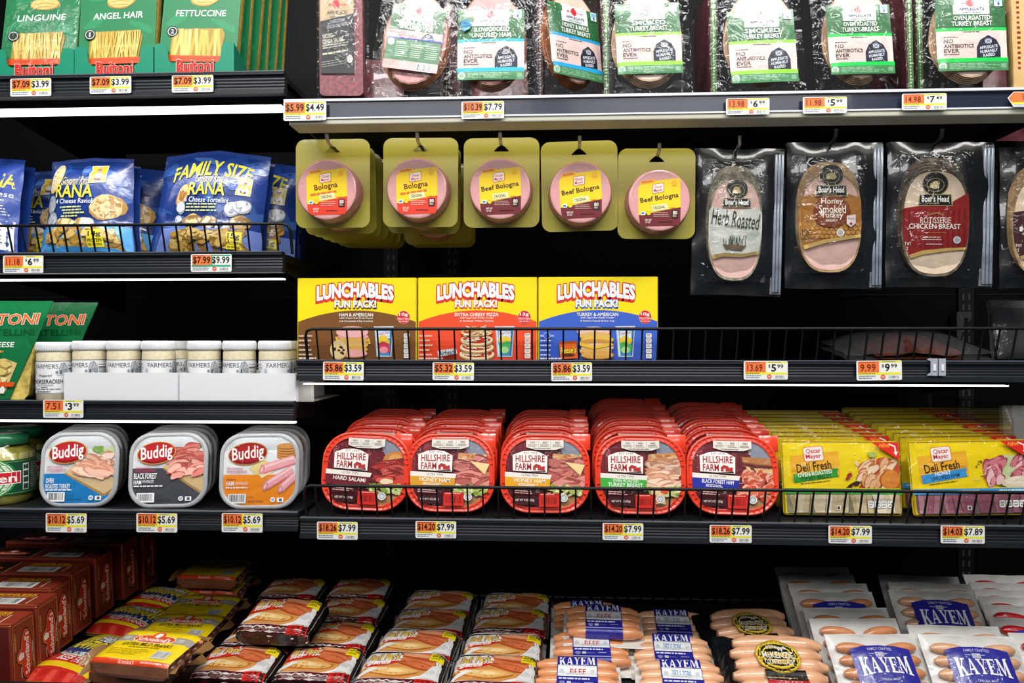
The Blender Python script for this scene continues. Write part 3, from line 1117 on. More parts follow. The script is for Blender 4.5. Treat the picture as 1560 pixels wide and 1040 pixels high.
pasta_bag('rav', bag_x(41, 199, .045), .045, 'blue bag of four cheese ravioli standing at the shelf front', rot=(-7, -1, 0))
pasta_bag('rav', bag_x(98, 228, .135), .135, 'blue ravioli bag behind the four cheese ravioli bag', rot=(-7, 3, 0))
pasta_bag('rav', bag_x(-20, 110, .15), .15, 'blue ravioli bag between the bag back and the front ravioli bag', rot=(-7, 0, 0))
pasta_bag('rav', bag_x(-130, 28, .05), .05, 'blue pasta bag showing nutrition facts, cut by the picture edge', rot=(-7, 3, -12), face='back')
pasta_bag('tor', bag_x(212, 402, .05), .05, 'blue family size bag of cheese tortellini at the shelf front', rot=(-7, 1, 0))
pasta_bag('tor', bag_x(275, 452, .145), .145, 'blue family size tortellini bag behind the front tortellini bag', rot=(-5, 2, 0))
pasta_bag('tor', bag_x(290, 462, .215), .215, 'hindmost blue family size tortellini bag', rot=(-3, 3, 0))

# ================================================================ horseradish jars, white trays, green packs
CREAM = mat('horseradish_cream', '#e2d6b4', rough=.5, var=.08, vscale=120)


def jar_art(kind):
    a = Art(0, 0, 400, 170, 6)   # unrolled three quarters of the wrap label
    a.rect(0, 0, 400, 170, '#eceef0')
    a.rect(0, 0, 400, 3, '#15171c')
    a.rect(0, 165, 400, 168, '#15171c')
    a.text('FARMERS', 118, 17, 258, 40, '#2a3036', .0)
    g_, d = '#8a9098', '#4c535c'
    a.poly([(262, 40), (272, 14), (292, 8), (318, 42), (318, 66), (292, 70)], '#b4b9bf')
    for p in ([(262, 40), (272, 14), (292, 8), (318, 42)], [(292, 8), (280, 40), (280, 68)], [(318, 42), (318, 66), (280, 70)], [(262, 40), (262, 66), (280, 68)], [(285, 44), (316, 46)], [(284, 52), (316, 54)], [(284, 60), (316, 61)]):
        a.stroke(p, 2, d)
    a.rect(266, 48, 276, 66, d)
    a.blob(250, 58, 8, 7, g_)
    a.stroke([(250, 72), (300, 76)], 2, g_)
    a.blob(112, 56, 8, 14, '#b4b8be', .3)
    a.text('Prepared', 150, 68, 225, 84, '#23282e', .008, .35)
    a.text('HORSERADISH', 112, 94, 282, 116, '#23282e', .012)
    a.text('OLD FASHIONED', 140, 121, 232, 128, '#3a4046', .005)
    a.lines(165, 132, 210, 137, 1, '#4a5058', .8)
    a.lines(112, 142, 282, 148, 1, '#4a5058', .6)
    a.lines(135, 155, 240, 161, 1, '#3a4046', .7)
    a.rect(312, 14, 396, 160, '#f4f4f4')
    a.text('Nutrition Facts', 315, 18, 392, 30, '#15171c', .02)
    for i in range(7):
        a.rect(315, 36 + 16 * i, 392, 38 + 16 * i if i % 3 else 41 + 16 * i, '#23282e')
    a.lines(316, 42, 390, 156, 7, '#6b6f74', .3)
    a.lines(5, 20, 90, 160, 8, '#9aa0a8', .3)
    return a


JR, JH = .0287, .107


def jar(x, y, z, turn, label):
    root = thing('horseradish_jar', label, 'jar', (x, y, z), (0, 0, turn), 'white lidded jars of horseradish')

    def body():
        g = G()
        g.lathe([(JR * .9, 0), (JR, .003), (JR, JH - .022), (JR * .97, JH - .018), (JR * .9, JH - .014)], CREAM, n=40, ribs=0)
        return g
    part('jar', cached('jar_body', body), root)

    def lid():
        g = G()
        g.lathe([(JR * 1.0, JH - .0165), (JR * 1.04, JH - .016), (JR * 1.04, JH - .003), (JR * 1.0, JH), (JR * .9, JH + .0005)], WHITE, n=60)
        for i in range(60):
            a = i * math.pi / 30
            g.box(-.0006, -JR * 1.05, JH - .014, .0006, -JR * 1.03, JH - .004, WHITE, xf=Matrix.Rotation(a, 4, 'Z'))
        return g
    part('lid', cached('lid', lid), root, 'white ribbed lid')

    def lab():
        g = G()
        h = .060
        jar_art(0).emit(g, lambda u, v, k: ((JR + .0004 + k) * math.sin((u - .5) * 4.2), -(JR + .0004 + k) * math.cos((u - .5) * 4.2), .013 + v * h), PRINT, maxlen=.045)
        return g
    part('wrap_label', cached('wrap_label', lab), root, 'white wrap label with a grey barn drawing')
    return root


zb = SHELF['L3']['base']
JARS = [(55, 110, .035, 12, 'horseradish jar standing outside the white trays'),
        (111, 163, .050, -10, 'horseradish jar at the near end of the longer-filled white tray'),
        (163, 215, .050, 14, 'middle horseradish jar of the tray beside the lone jar'),
        (215, 269, .050, 38, 'horseradish jar turned to its nutrition panel beside the gap of the trays'),
        (285, 338, .050, 8, 'horseradish jar beginning the white tray near the shelf end'),
        (339, 391, .050, -14, 'middle horseradish jar of the white tray near the shelf end'),
        (392, 446, .050, 40, 'last horseradish jar, turned to its nutrition panel near the shelf end')]
for a0, a1, y, t, l in JARS:
    jar((at(a0, 560, y).x + at(a1, 560, y).x) / 2, y, zb + (.0005 if a0 < 60 else .0028), t, l)
jar(at(266, 560, .125).x, .125, zb + .0028, 20, 'horseradish jar in the second line seen through the gap')
jar(at(432, 560, .125).x, .125, zb + .0028, 20, 'horseradish jar in the second line behind the last jar')


def white_tray(px0, px1, label):
    x, z, w, h = box_at(px0, 566, px1, 609, .012)
    g = G()
    m = mat('white_tray_card', '#eceef1', rough=.6)
    dp = .175
    g.box(-w / 2, 0, 0, w / 2, .0015, h, m)
    g.box(-w / 2, dp, 0, w / 2, dp + .0015, h, m)
    for sx in (-1, 1):
        g.box(sx * w / 2 - .001, .0015, 0, sx * w / 2 + .001, dp, h, m)
    g.box(-w / 2, 0, 0, w / 2, dp, .0015, m)
    thing('display_tray', label, 'display tray', (x, .013, zb + .0006), me=g.mesh('display_tray'), group='white trays of the horseradish jars')


white_tray(97, 270, 'white card tray of jars beside the lone horseradish jar')
white_tray(273, 449, 'white card tray of jars near the end of the shelf')
g = G()
x0, x1 = at(452, 590, .03).x, at(478, 590, .03).x
g.box(0, 0, 0, x1 - x0, .0015, .036, mat('grey_card', '#a9a6a2', rough=.6))
g.box(0, .0015, 0, x1 - x0, .17, .0015, mat('grey_card', '#a9a6a2', rough=.6))
thing('card_divider', 'greyish card flap sticking out past the shelf end', 'card', (x0, .03, zb), me=g.mesh('card_divider'))


def tortellini_pack(dx, y, label):
    """green card wider at the top than at the foot, with a clear tub of pasta behind it"""
    P = [at(px, py, .03) for px, py in ((-92, 600), (21, 600), (77, 450), (-92, 450))]
    x0, z0 = P[0].x, P[0].z
    pts = [(q.x - x0, q.z - z0) for q in P]
    w, h = pts[2][0], pts[2][1]
    root = thing('pasta_pack', label, 'pasta pack', (x0 + dx, y, zb + .001), (-6, 0, 0), 'green packs of stuffed pasta leaning by the jars')

    def card():
        g = G()
        g.prism(pts, 0, .002, mat('green_card', GREEN, rough=.4))
        a = Art(-92, 450, 77, 600, 8)
        a.rect(-92, 450, 77, 600, '#11713f')
        for i in range(16):
            a.blob(a.rnd.uniform(-90, 70), a.rnd.uniform(450, 600), 22, 9, '#0e6538', .3, a.rnd.uniform(-60, 60))
        a.text('BUITONI', -46, 470, 60, 487, '#f0642c', .03, .2, rot=1.5, line='#f4efe2', lw=.03)
        a.text('TORTELLINI', -42, 493, 52, 503, '#0a4f2a', .02)
        a.text('THREE CHEESE', -64, 513, 24, 521, '#eef4ec', .02, .15)
        a.lines(-40, 526, 16, 531, 1, '#e3a14a', .6)
        a.poly([(-70, 548), (10, 538), (30, 545), (14, 592), (-70, 594)], '#d8c27c')
        for i in range(30):
            cx, cy = a.rnd.uniform(-70, 14), a.rnd.uniform(545, 590)
            a.blob(cx, cy + 1, 9, 6, '#a98a44', .2)
            a.blob(cx, cy, 8, 5, a.rnd.choice(['#ead790', '#e0c876', '#f1e2a8']), .2)
        a.rect(-20, 574, 30, 581, '#e2571f')
        a.blob(12, 586, 4, 6, '#eef4ec')
        a.emit(g, lambda u, v, k: (u * w, -.0003 - k, v * h), GPRINT, clip=[(u / w, v / h) for u, v in pts])
        return g
    part('printed_card', cached(('printed_card', 'tortellini'), card), root)

    def tub():
        g = G()
        e = at(48, 600, .03).x - x0
        o1 = [(.02, 0), (e - .008, .0), (e, .01), (e + .004, .10), (e - .01, .115), (.02, .115)]
        o2 = [(.03, .008), (e - .02, .008), (e - .014, .02), (e - .012, .09), (e - .02, .1), (.03, .1)]
        g.loft([[(x, .003, z) for x, z in o1], [(x, .02, z) for x, z in o1], [(x, .034, z) for x, z in o2]],
               mat('tortellini_fill', '#cdb55e', rough=.3, var=.4, vscale=55, bump=.5, bscale=50))
        return g
    part('plastic_tub', cached(('plastic_tub', 'tortellini'), tub), root, 'clear tub filled with yellow pasta')
    settle(root, zb)


tortellini_pack(0, .018, 'green stuffed pasta pack standing at the picture edge')
tortellini_pack(.052, .075, 'green stuffed pasta pack behind the front green pack and the jars')

# ================================================================ lowest left shelf: pickles and lunch meat tubs
zb4 = SHELF['L4']['base']


def pickle_jar(x, y, turn, label):
    root = thing('pickle_jar', label, 'pickle jar', (x, y, zb4), (0, 0, turn), 'glass pickle jars with green lids')
    r, h = .054, .118

    def body():
        g = G()
        pm = mat('pickle_slices', '#a9a548', rough=.3, var=.35, vscale=40, coat=.6)
        g.lathe([(r * .9, .001), (r * .985, .008), (r * .985, h - .022), (r * .72, h - .012)], pm, n=40)
        for i in range(14):
            a = i * 2 * math.pi / 14
            g.rbox(-.009, -r * 1.0, .07, .009, -r * .93, h - .022, .003, mat('pickle_flesh', '#d3cc86', rough=.3), xf=Matrix.Rotation(a, 4, 'Z'))
        return g
    part('pickles', cached('pickles', body), root)

    def gl():
        g = G()
        g.lathe([(r * .93, 0), (r * 1.03, .006), (r * 1.03, h - .022), (r * .82, h - .012), (r * .8, h - .004)], GLASS, n=48)
        return g
    part('glass', cached('pickle_glass', gl), root)

    def lid():
        g = G()
        g.lathe([(r * .80, h - .008), (r * .84, h - .007), (r * .84, h + .008), (r * .80, h + .011), (r * .5, h + .0115)], mat('green_lid', '#1c6b45', rough=.3, coat=.5), n=48)
        g.lathe([(r * .62, h + .0117), (r * .3, h + .0119)], mat('pale_lid_print', '#b8c8b4', rough=.3), n=40)
        return g
    part('lid', cached('pickle_lid', lid), root, 'dark green lid')

    def lab():
        g = G()
        a = Art(0, 0, 420, 190, 4)
        a.rect(0, 20, 420, 175, '#14492f')
        a.rect(0, 26, 420, 30, '#5c8f52')
        a.rect(0, 165, 420, 169, '#5c8f52')
        a.ell(210, 97, 104, 96, '#2f8a3c')
        a.ell(210, 97, 97, 90, '#e8ede0')
        a.ell(210, 97, 93, 86, '#2f8a3c')
        a.ell(210, 97, 66, 60, '#1b5a30')
        a.text('DILL', 168, 14, 252, 36, '#eef4e8', .02, arc=7)
        a.text('SLICES', 165, 158, 255, 178, '#eef4e8', .02, arc=-7)
        a.rect(96, 70, 324, 126, '#f2efe8')
        a.rect(98, 74, 322, 122, '#c8202c')
        a.text('Claussen', 108, 80, 312, 117, '#f6f4f0', .03)
        a.rect(330, 40, 352, 158, '#f0f2ec')
        for i in range(4):
            a.rect(332, 44 + 29 * i, 350, 68 + 29 * i, '#2b4a38')
        a.lines(360, 40, 412, 158, 12, '#b9c8b0', .4)
        a.lines(8, 40, 80, 158, 12, '#b9c8b0', .4)
        a.emit(g, lambda u, v, k: ((r * 1.035 + k) * math.sin((u - .5) * 4.4), -(r * 1.035 + k) * math.cos((u - .5) * 4.4), .012 + v * .08), PRINT, maxlen=.045)
        return g
    part('wrap_label', cached('pickle_label', lab), root)
    return root


pickle_jar(at(3, 700, .075).x, .075, 0, 'jar of dill pickle slices beside the first clear meat tub')
pickle_jar(at(28, 700, .19).x, .19, 30, 'pickle jar behind the front dill jar')


def tub_mesh(key, w, h, d, m, ribs=0, inner=.86, rad=.30, thin=0):
    def mk():
        g = G()

        def ring(kw, kh, y, rr=1.0):
            return [(x, y, z) for x, z in rrect(w * kw, h * kh, min(w, h) * rad * rr, 7, 0, h / 2)]
        yf = -d
        g.loft([ring(.80, .78, 0, .85), ring(.84, .82, -.002, .9), ring(.90, .89, yf + .009, .95), ring(.985, .985, yf + .007), ring(1, 1, yf + .005), ring(1, 1, yf + .002),
                ring(.985, .985, yf, .98)] +
               ([ring(.96, .96, yf - .0004, .96), ring(inner + .012, inner + .012, yf - .0002, .93), ring(inner, inner, yf + .003, .92)] if thin else
                [ring(.962, .957, yf - .0008, .96), ring(.95, .944, yf + .0016, .95), ring(.915, .903, yf + .0016, .93), ring(inner + .022, inner + .004, yf - .0004, .91), ring(inner + .008, inner - .012, yf - .0002, .9), ring(inner, inner - .02, yf + .003, .88)]), m, cap1=False)
        if ribs:
            for k, (sx, sz) in enumerate(((1, -1), (1, 1), (-1, 1), (-1, -1))):
                rr = min(w, h) * rad
                for i in range(ribs):
                    a = R(-98 + 90 * k + 106 * (i + .5) / ribs)
                    cx, cz = sx * (w / 2 - rr), h / 2 + sz * (h / 2 - rr)
                    M = Matrix.Translation((cx, 0, cz)) @ Matrix.Rotation(-a, 4, 'Y')
                    g.box(rr * .80, yf - .0010, -.0007, rr * .925, yf + .002, .0007, m, xf=M)
            # lid tab in the upper corner
            g.rbox(w * .30, yf + .003, h * .80, w * .505, yf + .0042, h * 1.005, .0005, m, seg=1)
        return g
    return cached((key, w, h), mk)


CLEARTUB = mat('milky_tub', '#dfe3e6', rough=.25, coat=.5, spec=.6)


def bread_board(a, x0, y0, x1, y1):
    pass


def buddig_art(kind):
    a = Art(215, 130, 598, 482, 7)
    a.rect(215, 130, 598, 482, '#e6e8ea')
    a.rect(215, 130, 598, 200, '#cfd6dc')
    if kind == 'turkey':
        col, l = '#1f86cc', 328
        a.poly([(328, 330), (400, 270), (598, 380), (598, 455), (540, 440)], '#c99f63')
        a.poly([(328, 322), (400, 262), (598, 372), (598, 440), (545, 432)], '#e9cfa0')
    elif kind == 'black':
        col, l = '#4b4e55', 296
    else:
        col, l = '#f08c1a', 325
    band = l
    a.poly([(215, band), (598, band), (598, 482), (215, 482)], col)
    if kind == 'turkey':
        a.poly([(328, 330), (400, 270), (598, 360), (598, 425), (540, 445)], '#b98e52')
        a.poly([(330, 322), (400, 262), (598, 350), (598, 400), (545, 432)], '#e6c998')
        for i in range(14):
            a.blob(530 + a.rnd.uniform(-50, 60), 205 + a.rnd.uniform(-14, 20), 20, 11, a.rnd.choice(['#9fc06a', '#c4d69a', '#7fa552']), .3)
        a.folds(420, 235, 570, 335, 22, ['#e8b9a4', '#f0cdb8', '#dfa58e', '#f3d8c8'], '#c98a70', .36, flat=.42)
    elif kind == 'black':
        a.poly([(375, 298), (430, 262), (598, 350), (598, 440)], '#b98e52')
        a.poly([(377, 290), (430, 256), (598, 340), (598, 425)], '#e0bf8a')
        a.blob(585, 178, 22, 20, '#5f8a34', .3)
        a.folds(440, 190, 590, 335, 26, ['#d97f74', '#e49a8c', '#c9665c', '#ecb0a2'], '#b4564a', .36, flat=.42)
    else:
        for i in range(5):
            a.ell(548, 235 - 13 * i, 52, 16, '#9a6024')
            a.ell(548, 232 - 13 * i, 50, 14, '#cc8f48')
        a.poly([(385, 300), (470, 268), (500, 300), (420, 345)], '#efe0a8')
        a.poly([(350, 290), (440, 245), (470, 285), (390, 330)], '#e4d08c')
        for (x0, y0, x1, y1, ww) in ((420, 300, 590, 250, 48), (440, 385, 580, 300, 44), (520, 400, 598, 330, 40)):
            a.stroke([(x0, y0), (x1, y1)], ww, '#d77f88')
            a.stroke([(x0 + 2, y0 - 4), (x1, y1 - 4)], ww * .82, '#f0a7ae')
            a.stroke([(x0 + 4, y0 - 12), (x1, y1 - 12)], ww * .25, '#f8c9cc')
            a.ell(x0, y0, ww * .28, ww * .5, '#d98a90', -20)
            a.ell(x0, y0, ww * .15, ww * .33, '#f3bcc0', -20)
    a.ell(345, 218, 104, 58, '#c98d3c', 7, 28)
    a.ell(345, 218, 99, 54, '#7e1218', 7, 28)
    a.ell(345, 214, 92, 46, '#a81c22', 7, 28)
    a.text('Buddig', 260, 180, 432, 264, '#fbf3ea', .022, .12, rot=7)
    a.text('GREAT FOR SNACKING', 238, 288, 322, 299, '#c23a5c', .01)
    a.text('RECIPES OR SANDWICHES', 238, 303, 342, 314, '#c23a5c', .01)
    a.rect(258, 317, 312, 318.5, '#c23a5c')
    W = '#f6f8fa'
    if kind == 'turkey':
        a.text('OVEN', 236, 350, 278, 376, W, .018)
        a.text('ROASTED TURKEY', 236, 380, 368, 404, W, .018)
        a.lines(236, 408, 380, 416, 1, W, .7)
    elif kind == 'black':
        a.text('BLACK FOREST', 230, 320, 352, 350, W, .018)
        a.text('HAM', 230, 356, 270, 378, W, .018)
        a.text('WITH NATURAL JUICES', 276, 356, 336, 376, W, .005)
        a.lines(230, 384, 392, 392, 1, W, .7)
    else:
        a.lines(236, 346, 300, 352, 1, '#8a4a10', .7)
        a.text('HAM', 234, 358, 276, 382, W, .018)
        a.text('WITH NATURAL JUICES', 282, 362, 350, 380, W, .005)
        a.lines(234, 388, 395, 396, 1, W, .7)
    a.bars(248, 422, 342, 470)
    a.lines(350, 434, 386, 442, 2, '#2b3a44', .4)
    a.text('NET WT 9 OZ (255g)', 352, 455, 430, 466, '#22303a' if kind != 'black' else '#15171a', .01)
    a.ell(482, 452, 13, 12, W)
    a.ell(482, 452, 9, 8, '#9fb3bf')
    a.rect(505, 442, 538, 464, W)
    a.rect(515, 446, 530, 460, '#4a5a60')
    return a


def meat_tub(box, kind, label, y=.06, rot=(-7, 0, 0)):
    x, z, w, h = box_at(*box, y - .03)
    w, h = .148, .136
    root = thing('meat_tub', label, 'meat tub', (x, y, zb4), rot, 'clear tubs of sliced lunch meat')
    part('tub', tub_mesh('tub', w, h, .040, MILKY, inner=.90, thin=1), root, 'milky clear tub with rounded rim')

    def card():
        g = G()
        iw, ih = w * .915, h * .915
        buddig_art(kind).emit(g, flat(iw, ih, -.0372, 0, h / 2 - ih / 2), PRINT, clip=[(u / iw + .5, v / ih) for u, v in rrect(iw, ih, .038, 6, 0, ih / 2)])
        return g
    part('printed_card', cached(('tub_card', kind), card), root)

    def win():
        g = G()
        g.add([(a, -.0397 + .0003, b) for a, b in rrect(w * .90, h * .90, .038, 6, 0, h / 2)], [list(range(28))], FILM)
        return g
    part('clear_lid', cached('tub_window', win), root)
    settle(root, zb4)


for i, (bx, kind, nm) in enumerate((((57, 662, 186, 779), 'turkey', 'oven roasted turkey tub with blue card'), ((190, 660, 325, 779), 'black', 'black forest ham tub with dark grey card'),
                                    ((328, 660, 464, 779), 'ham', 'ham tub with orange card'))):
    meat_tub(bx, kind, 'front clear ' + nm, .062, (-7, (-1, -1.5, -1)[i], 0))
    c = (bx[0] + bx[2]) / 2
    X = at(c, 700, .03).x
    for j, n in enumerate(('second', 'third', 'fourth')):
        dx = (bx[0] + 8 + 7 * j, bx[1], bx[2] + 8 + 7 * j, bx[3])
        meat_tub(dx, kind, '%s clear %s, behind the front one' % (n, nm), .062 + .047 * (j + 1), (-5, (-1, 1, -1)[j], 0))
# ================================================================ deli pouches on the high shelf
PINK = ['#e7b9b0', '#eec6bd', '#e0aca2', '#f0d0c8']
PORK = mat('ham_slice', '#dc9a98', rough=.35, var=.12, vscale=70, coat=.3)
TURK = mat('turkey_slice', '#ecd0bd', rough=.35, var=.08, vscale=60, coat=.3)
RIND = mat('roasted_rind', '#9a5b34', rough=.4, var=.3, vscale=50, coat=.3)
PALERIND = mat('pale_rind', '#c9a888', rough=.4, var=.2, vscale=50, coat=.3)
SALAMI = mat('salami_slice', '#7e4048', rough=.4, var=.38, vscale=150, coat=.4)
NAVY = '#1c2236'


def brand_block(a, x0, y0, x1, y1, kraft=False):
    w, h = x1 - x0, y1 - y0
    ink = '#20304e' if not kraft else '#4a3c2c'
    if not kraft:
        a.rect(x0, y0, x1, y1, '#eef0f4')
    cx, cy = x0 + w * .48, y0 + h * .36
    a.stroke([(x0 + w * .22, cy + h * .02), (x0 + w * .78, cy - h * .0)], h * .035, '#d03848')
    a.poly([(x0 + w * .76, cy - h * .06), (x0 + w * .84, cy), (x0 + w * .76, cy + h * .06)], '#d03848')
    for i in range(3):
        a.stroke([(x0 + w * (.22 + .03 * i), cy - h * .06), (x0 + w * (.25 + .03 * i), cy), (x0 + w * (.22 + .03 * i), cy + h * .06)], h * .03, '#d03848')
    a.blob(cx, cy, w * .11, h * .19, '#d8222e', .05)
    a.ell(cx - w * .04, cy - h * .05, w * .07, h * .14, '#d8222e')
    a.ell(cx + w * .04, cy - h * .05, w * .07, h * .14, '#d8222e')
    a.ell(cx + w * .02, cy - h * .24, w * .03, h * .06, '#b01c28', -30)
    a.text('APPLEGATE', x0 + w * .16, y0 + h * .62, x0 + w * .86, y0 + h * .78, ink, .012)
    a.text('NATURALS', x0 + w * .27, y0 + h * .86, x0 + w * .76, y0 + h * .95, ink, .012)


def barn(a, x0, y0, x1, y1, ink=NAVY):
    w, h = x1 - x0, y1 - y0

    def P(pts):
        return [(x0 + u * w, y0 + v * h) for u, v in pts]
    a.poly(P([(0, 1), (0, .52), (.16, .2), (.5, 0), (.84, .2), (1, .52), (1, 1)]), ink)
    a.rect(x0 + .36 * w, y0 + .16 * h, x0 + .64 * w, y0 + .36 * h, '#c8ccd8')
    a.stroke(P([(.36, .16), (.64, .36)]), w * .025, ink)
    a.stroke(P([(.64, .16), (.36, .36)]), w * .025, ink)
    for i, t in enumerate(('APPLEGATE', 'HUMANELY', 'RAISED')):
        a.text(t, x0 + w * (.12 + .02 * i + (.1 if i == 2 else 0)), y0 + h * (.44 + .17 * i), x0 + w * (.88 - (.12 if i == 2 else 0)), y0 + h * (.57 + .17 * i), '#e4e8f0', .03, rot=7)


def deli_label(l1, l2, accent, dark='#2f6d3d', zone='#ecd0c9', badge=None):
    a = Art(0, 0, 393, 430, len(l1) + len(l2))
    a.rect(0, 0, 393, 186, dark)
    for i in range(9):
        a.blob(a.rnd.uniform(0, 393), a.rnd.uniform(10, 170), a.rnd.uniform(15, 45), a.rnd.uniform(10, 25), '#266034' if i % 2 else '#3a7a48', .3, a.rnd.uniform(-60, 60))
    brand_block(a, 97, 0, 302, 102)
    a.rect(330, 6, 376, 58, '#cfe2ee')
    a.rect(336, 12, 370, 34, '#7fb4d6')
    a.ell(354, 44, 6, 10, '#2c4c74')
    a.text(l1, 96, 110, 304, 137, '#f4f8f2', .03, rot=.5)
    a.text(l2, 84, 143, 314, 171, '#f4f8f2', .03, rot=.5)
    a.rect(0, 198, 393, 362, zone)
    a.rect(0, 182, 393, 200, accent)
    a.lines(140, 203, 260, 211, 1, '#3a3434', .8)
    a.lines(38, 232, 130, 239, 1, '#5a4c4c', .7)
    a.text('NO', 38, 246, 90, 270, '#1f1c1e', .015)
    a.text('ANTIBIOTICS', 38, 275, 205, 298, '#1f1c1e', .035)
    a.text('EVER', 38, 303, 122, 326, '#1f1c1e', .022)
    a.lines(38, 332, 140, 340, 1, '#5a4c4c', .7)
    barn(a, 220, 226, 354, 362)
    for i in range(40):
        x = 200 + i * 4.9
        a.poly([(x, 366), (x + 2, 350 + a.rnd.uniform(0, 10)), (x + 5, 366)], accent)
    a.rect(0, 360, 393, 384, accent)
    a.rect(0, 382, 393, 430, '#4a8a58')
    a.lines(62, 390, 345, 424, 4, '#a8cfae', .35)
    a.ell(26, 404, 22, 21, '#c4d8c8')
    a.ell(26, 404, 15, 14, '#8fb298')
    a.rect(350, 392, 380, 416, '#7fae88')
    if badge:
        a.ell(50, 100, 31, 31, '#1d8fc4')
        a.poly([(30, 120), (40, 140), (58, 128)], '#1d8fc4')
        a.text('NO', 34, 78, 66, 94, '#0d3c5c', .03)
        a.text('SUGAR', 22, 98, 78, 116, '#0d3c5c', .03)
    return a


def deli_pouch(x, y, z, label, l1, l2, accent, slices, rind, rot=(-5, 0, 0), W=.150, H=.205, badge=None, special=None, group='clear pouches of sliced deli meat on the high shelf', lab=(.112, .122, .037)):
    root = thing('deli_pouch', label, 'deli pouch', (x, y, z), rot, group)
    ky = (l1, l2, accent, W)

    def meat():
        g = G()
        n = 24
        if slices is SALAMI:
            g.loft([[(x, q, z) for x, z in rrect(W * k, H * .9, .008, 4, 0, H * .5)] for k, q in ((.80, -.001), (.86, -.006), (.86, -.015), (.82, -.0195))], SALAMI)
            return g
        cz = H * .52
        for i in range(5):
            rx, ry = W * .40 - .0012 * i, H * .385
            off = .0016 * i
            yy = -.002 - .0032 * i
            for (k, m, ya, yb) in ((1.0, rind, yy, yy - .0028), (.965, slices, yy - .0028, yy - .0032)):
                rg = [[(rx * k * math.cos(t * 2 * math.pi / n) * (1 + .02 * math.sin(5 * t + i)), yq, cz + off - .006 + ry * k * math.sin(t * 2 * math.pi / n)) for t in range(n)] for yq in (ya, yb)]
                g.loft([r[::-1] for r in rg], m, smooth=False)
        return g
    part('meat_slices', cached(('meat_slices', slices.name, rind.name, W), meat), root)
    if special:
        part('printed_label', cached(('printed_label',) + ky, special), root)
    else:
        def lb():
            g = G()
            lw, lh, lz = lab
            fn = pillow(lw, lh, .0022, 6, 6, wr=.00035, seed=len(l1), y=-.0185)
            deli_label(l1, l2, accent, badge=badge).emit(g, lambda u, v, k: (lambda p: (p[0], p[1], p[2] + lz))(fn(u, v, k)), GPRINT, maxlen=.15)
            return g
        part('printed_label', cached(('printed_label',) + ky, lb), root)

    def film():
        g = G()
        fn = pillow(W, H, .020, 4.5, 4.5, wr=.0013, seed=len(l1) * 3 + len(l2), y=-.0015)
        bag(g, lambda u, v, k: (lambda p: (p[0], min(p[1], -.0012) - .0022, p[2]))(fn(u, v, k)), 44, 56, WFILM, .003)
        return g
    part('clear_pouch', cached(('clear_pouch', W, len(l1) % 3), film), root)
    return settle(root, z)


zr = SHELF['R1']['base']
Y1 = -.045


def salami_label():
    g = G()
    a = Art(0, 0, 315, 700, 3)
    a.rect(0, 0, 315, 240, '#b9a27c')
    brand_block(a, 20, 10, 290, 215, kraft=True)
    a.poly([(0, 235), (315, 160), (315, 700), (0, 700)], '#24262a')
    a.text('CHARCUTERIE', 85, 215, 235, 245, '#aeb2b8', .01, .1, rot=10)
    a.text('SPICED DELI MEAT', 60, 255, 265, 285, '#aeb2b8', .01, .1, rot=10)
    a.text('UNCURED', 20, 345, 115, 385, '#cfc8b4', .03, rot=10)
    a.text('GENOA SALAMI', 18, 385, 215, 430, '#cfc8b4', .03, rot=9)
    a.lines(18, 430, 300, 470, 2, '#b8b2a4', .5, rot=9)
    a.lines(18, 500, 300, 530, 1, '#cfc8b4', .5, rot=9)
    a.lines(12, 580, 250, 640, 3, '#9a968c', .3, rot=9)
    a.ell(275, 570, 28, 36, '#cfccc0')
    a.emit(g, flat(.056, .135, -.0215, -.006, .052), GPRINT)
    return g


def nutrition_label():
    g = G()
    a = Art(0, 0, 540, 680, 3)
    a.rect(0, 0, 540, 290, '#3a6a44')
    brand_block(a, 130, 0, 410, 160)
    a.text('BLACK FOREST', 110, 150, 425, 205, '#f2f5ee', .035, rot=-2)
    a.text('UNCURED HAM', 100, 205, 430, 258, '#f2f5ee', .035, rot=-2)
    a.rect(0, 270, 540, 370, '#e3b4b4')
    a.lines(10, 285, 200, 310, 2, '#5a4040', .4)
    a.text('ANTIBIOTICS', 100, 310, 280, 336, '#33262a', .035)
    a.text('EVER', 80, 338, 160, 356, '#33262a', .03)
    barn(a, 330, 275, 460, 400, '#3c4356')
    a.rect(0, 350, 540, 372, '#2848b8')
    for i in range(50):
        x = i * 11
        a.poly([(x, 356), (x + 5, 336 + a.rnd.uniform(0, 12)), (x + 11, 356)], '#2848b8')
    a.rect(0, 370, 540, 590, '#4a7a56')
    a.ell(45, 405, 36, 36, '#cfe0cf')
    a.text('Nutrition Facts', 98, 388, 190, 410, '#dfeadf', .02)
    for i in range(3):
        a.lines(98 + 150 * i, 415, 230 + 150 * i, 560, 7, '#c9dccb', .3)
    a.text('70', 160, 492, 192, 524, '#e8f0e8', .04)
    a.rect(0, 590, 540, 680, '#dfb0ac')
    a.lines(10, 600, 190, 660, 4, '#b98c88', .3)
    a.bars(320, 600, 480, 690)
    a.emit(g, flat(.094, .118, -.0225, 0, .05), GPRINT)
    return g


def ap(c, label, l1, l2, acc, s, rd, rot, y=Y1, **kw):
    return deli_pouch(at(c, 100, y - .01).x, y, zr, label, l1, l2, acc, s, rd, rot, **kw)


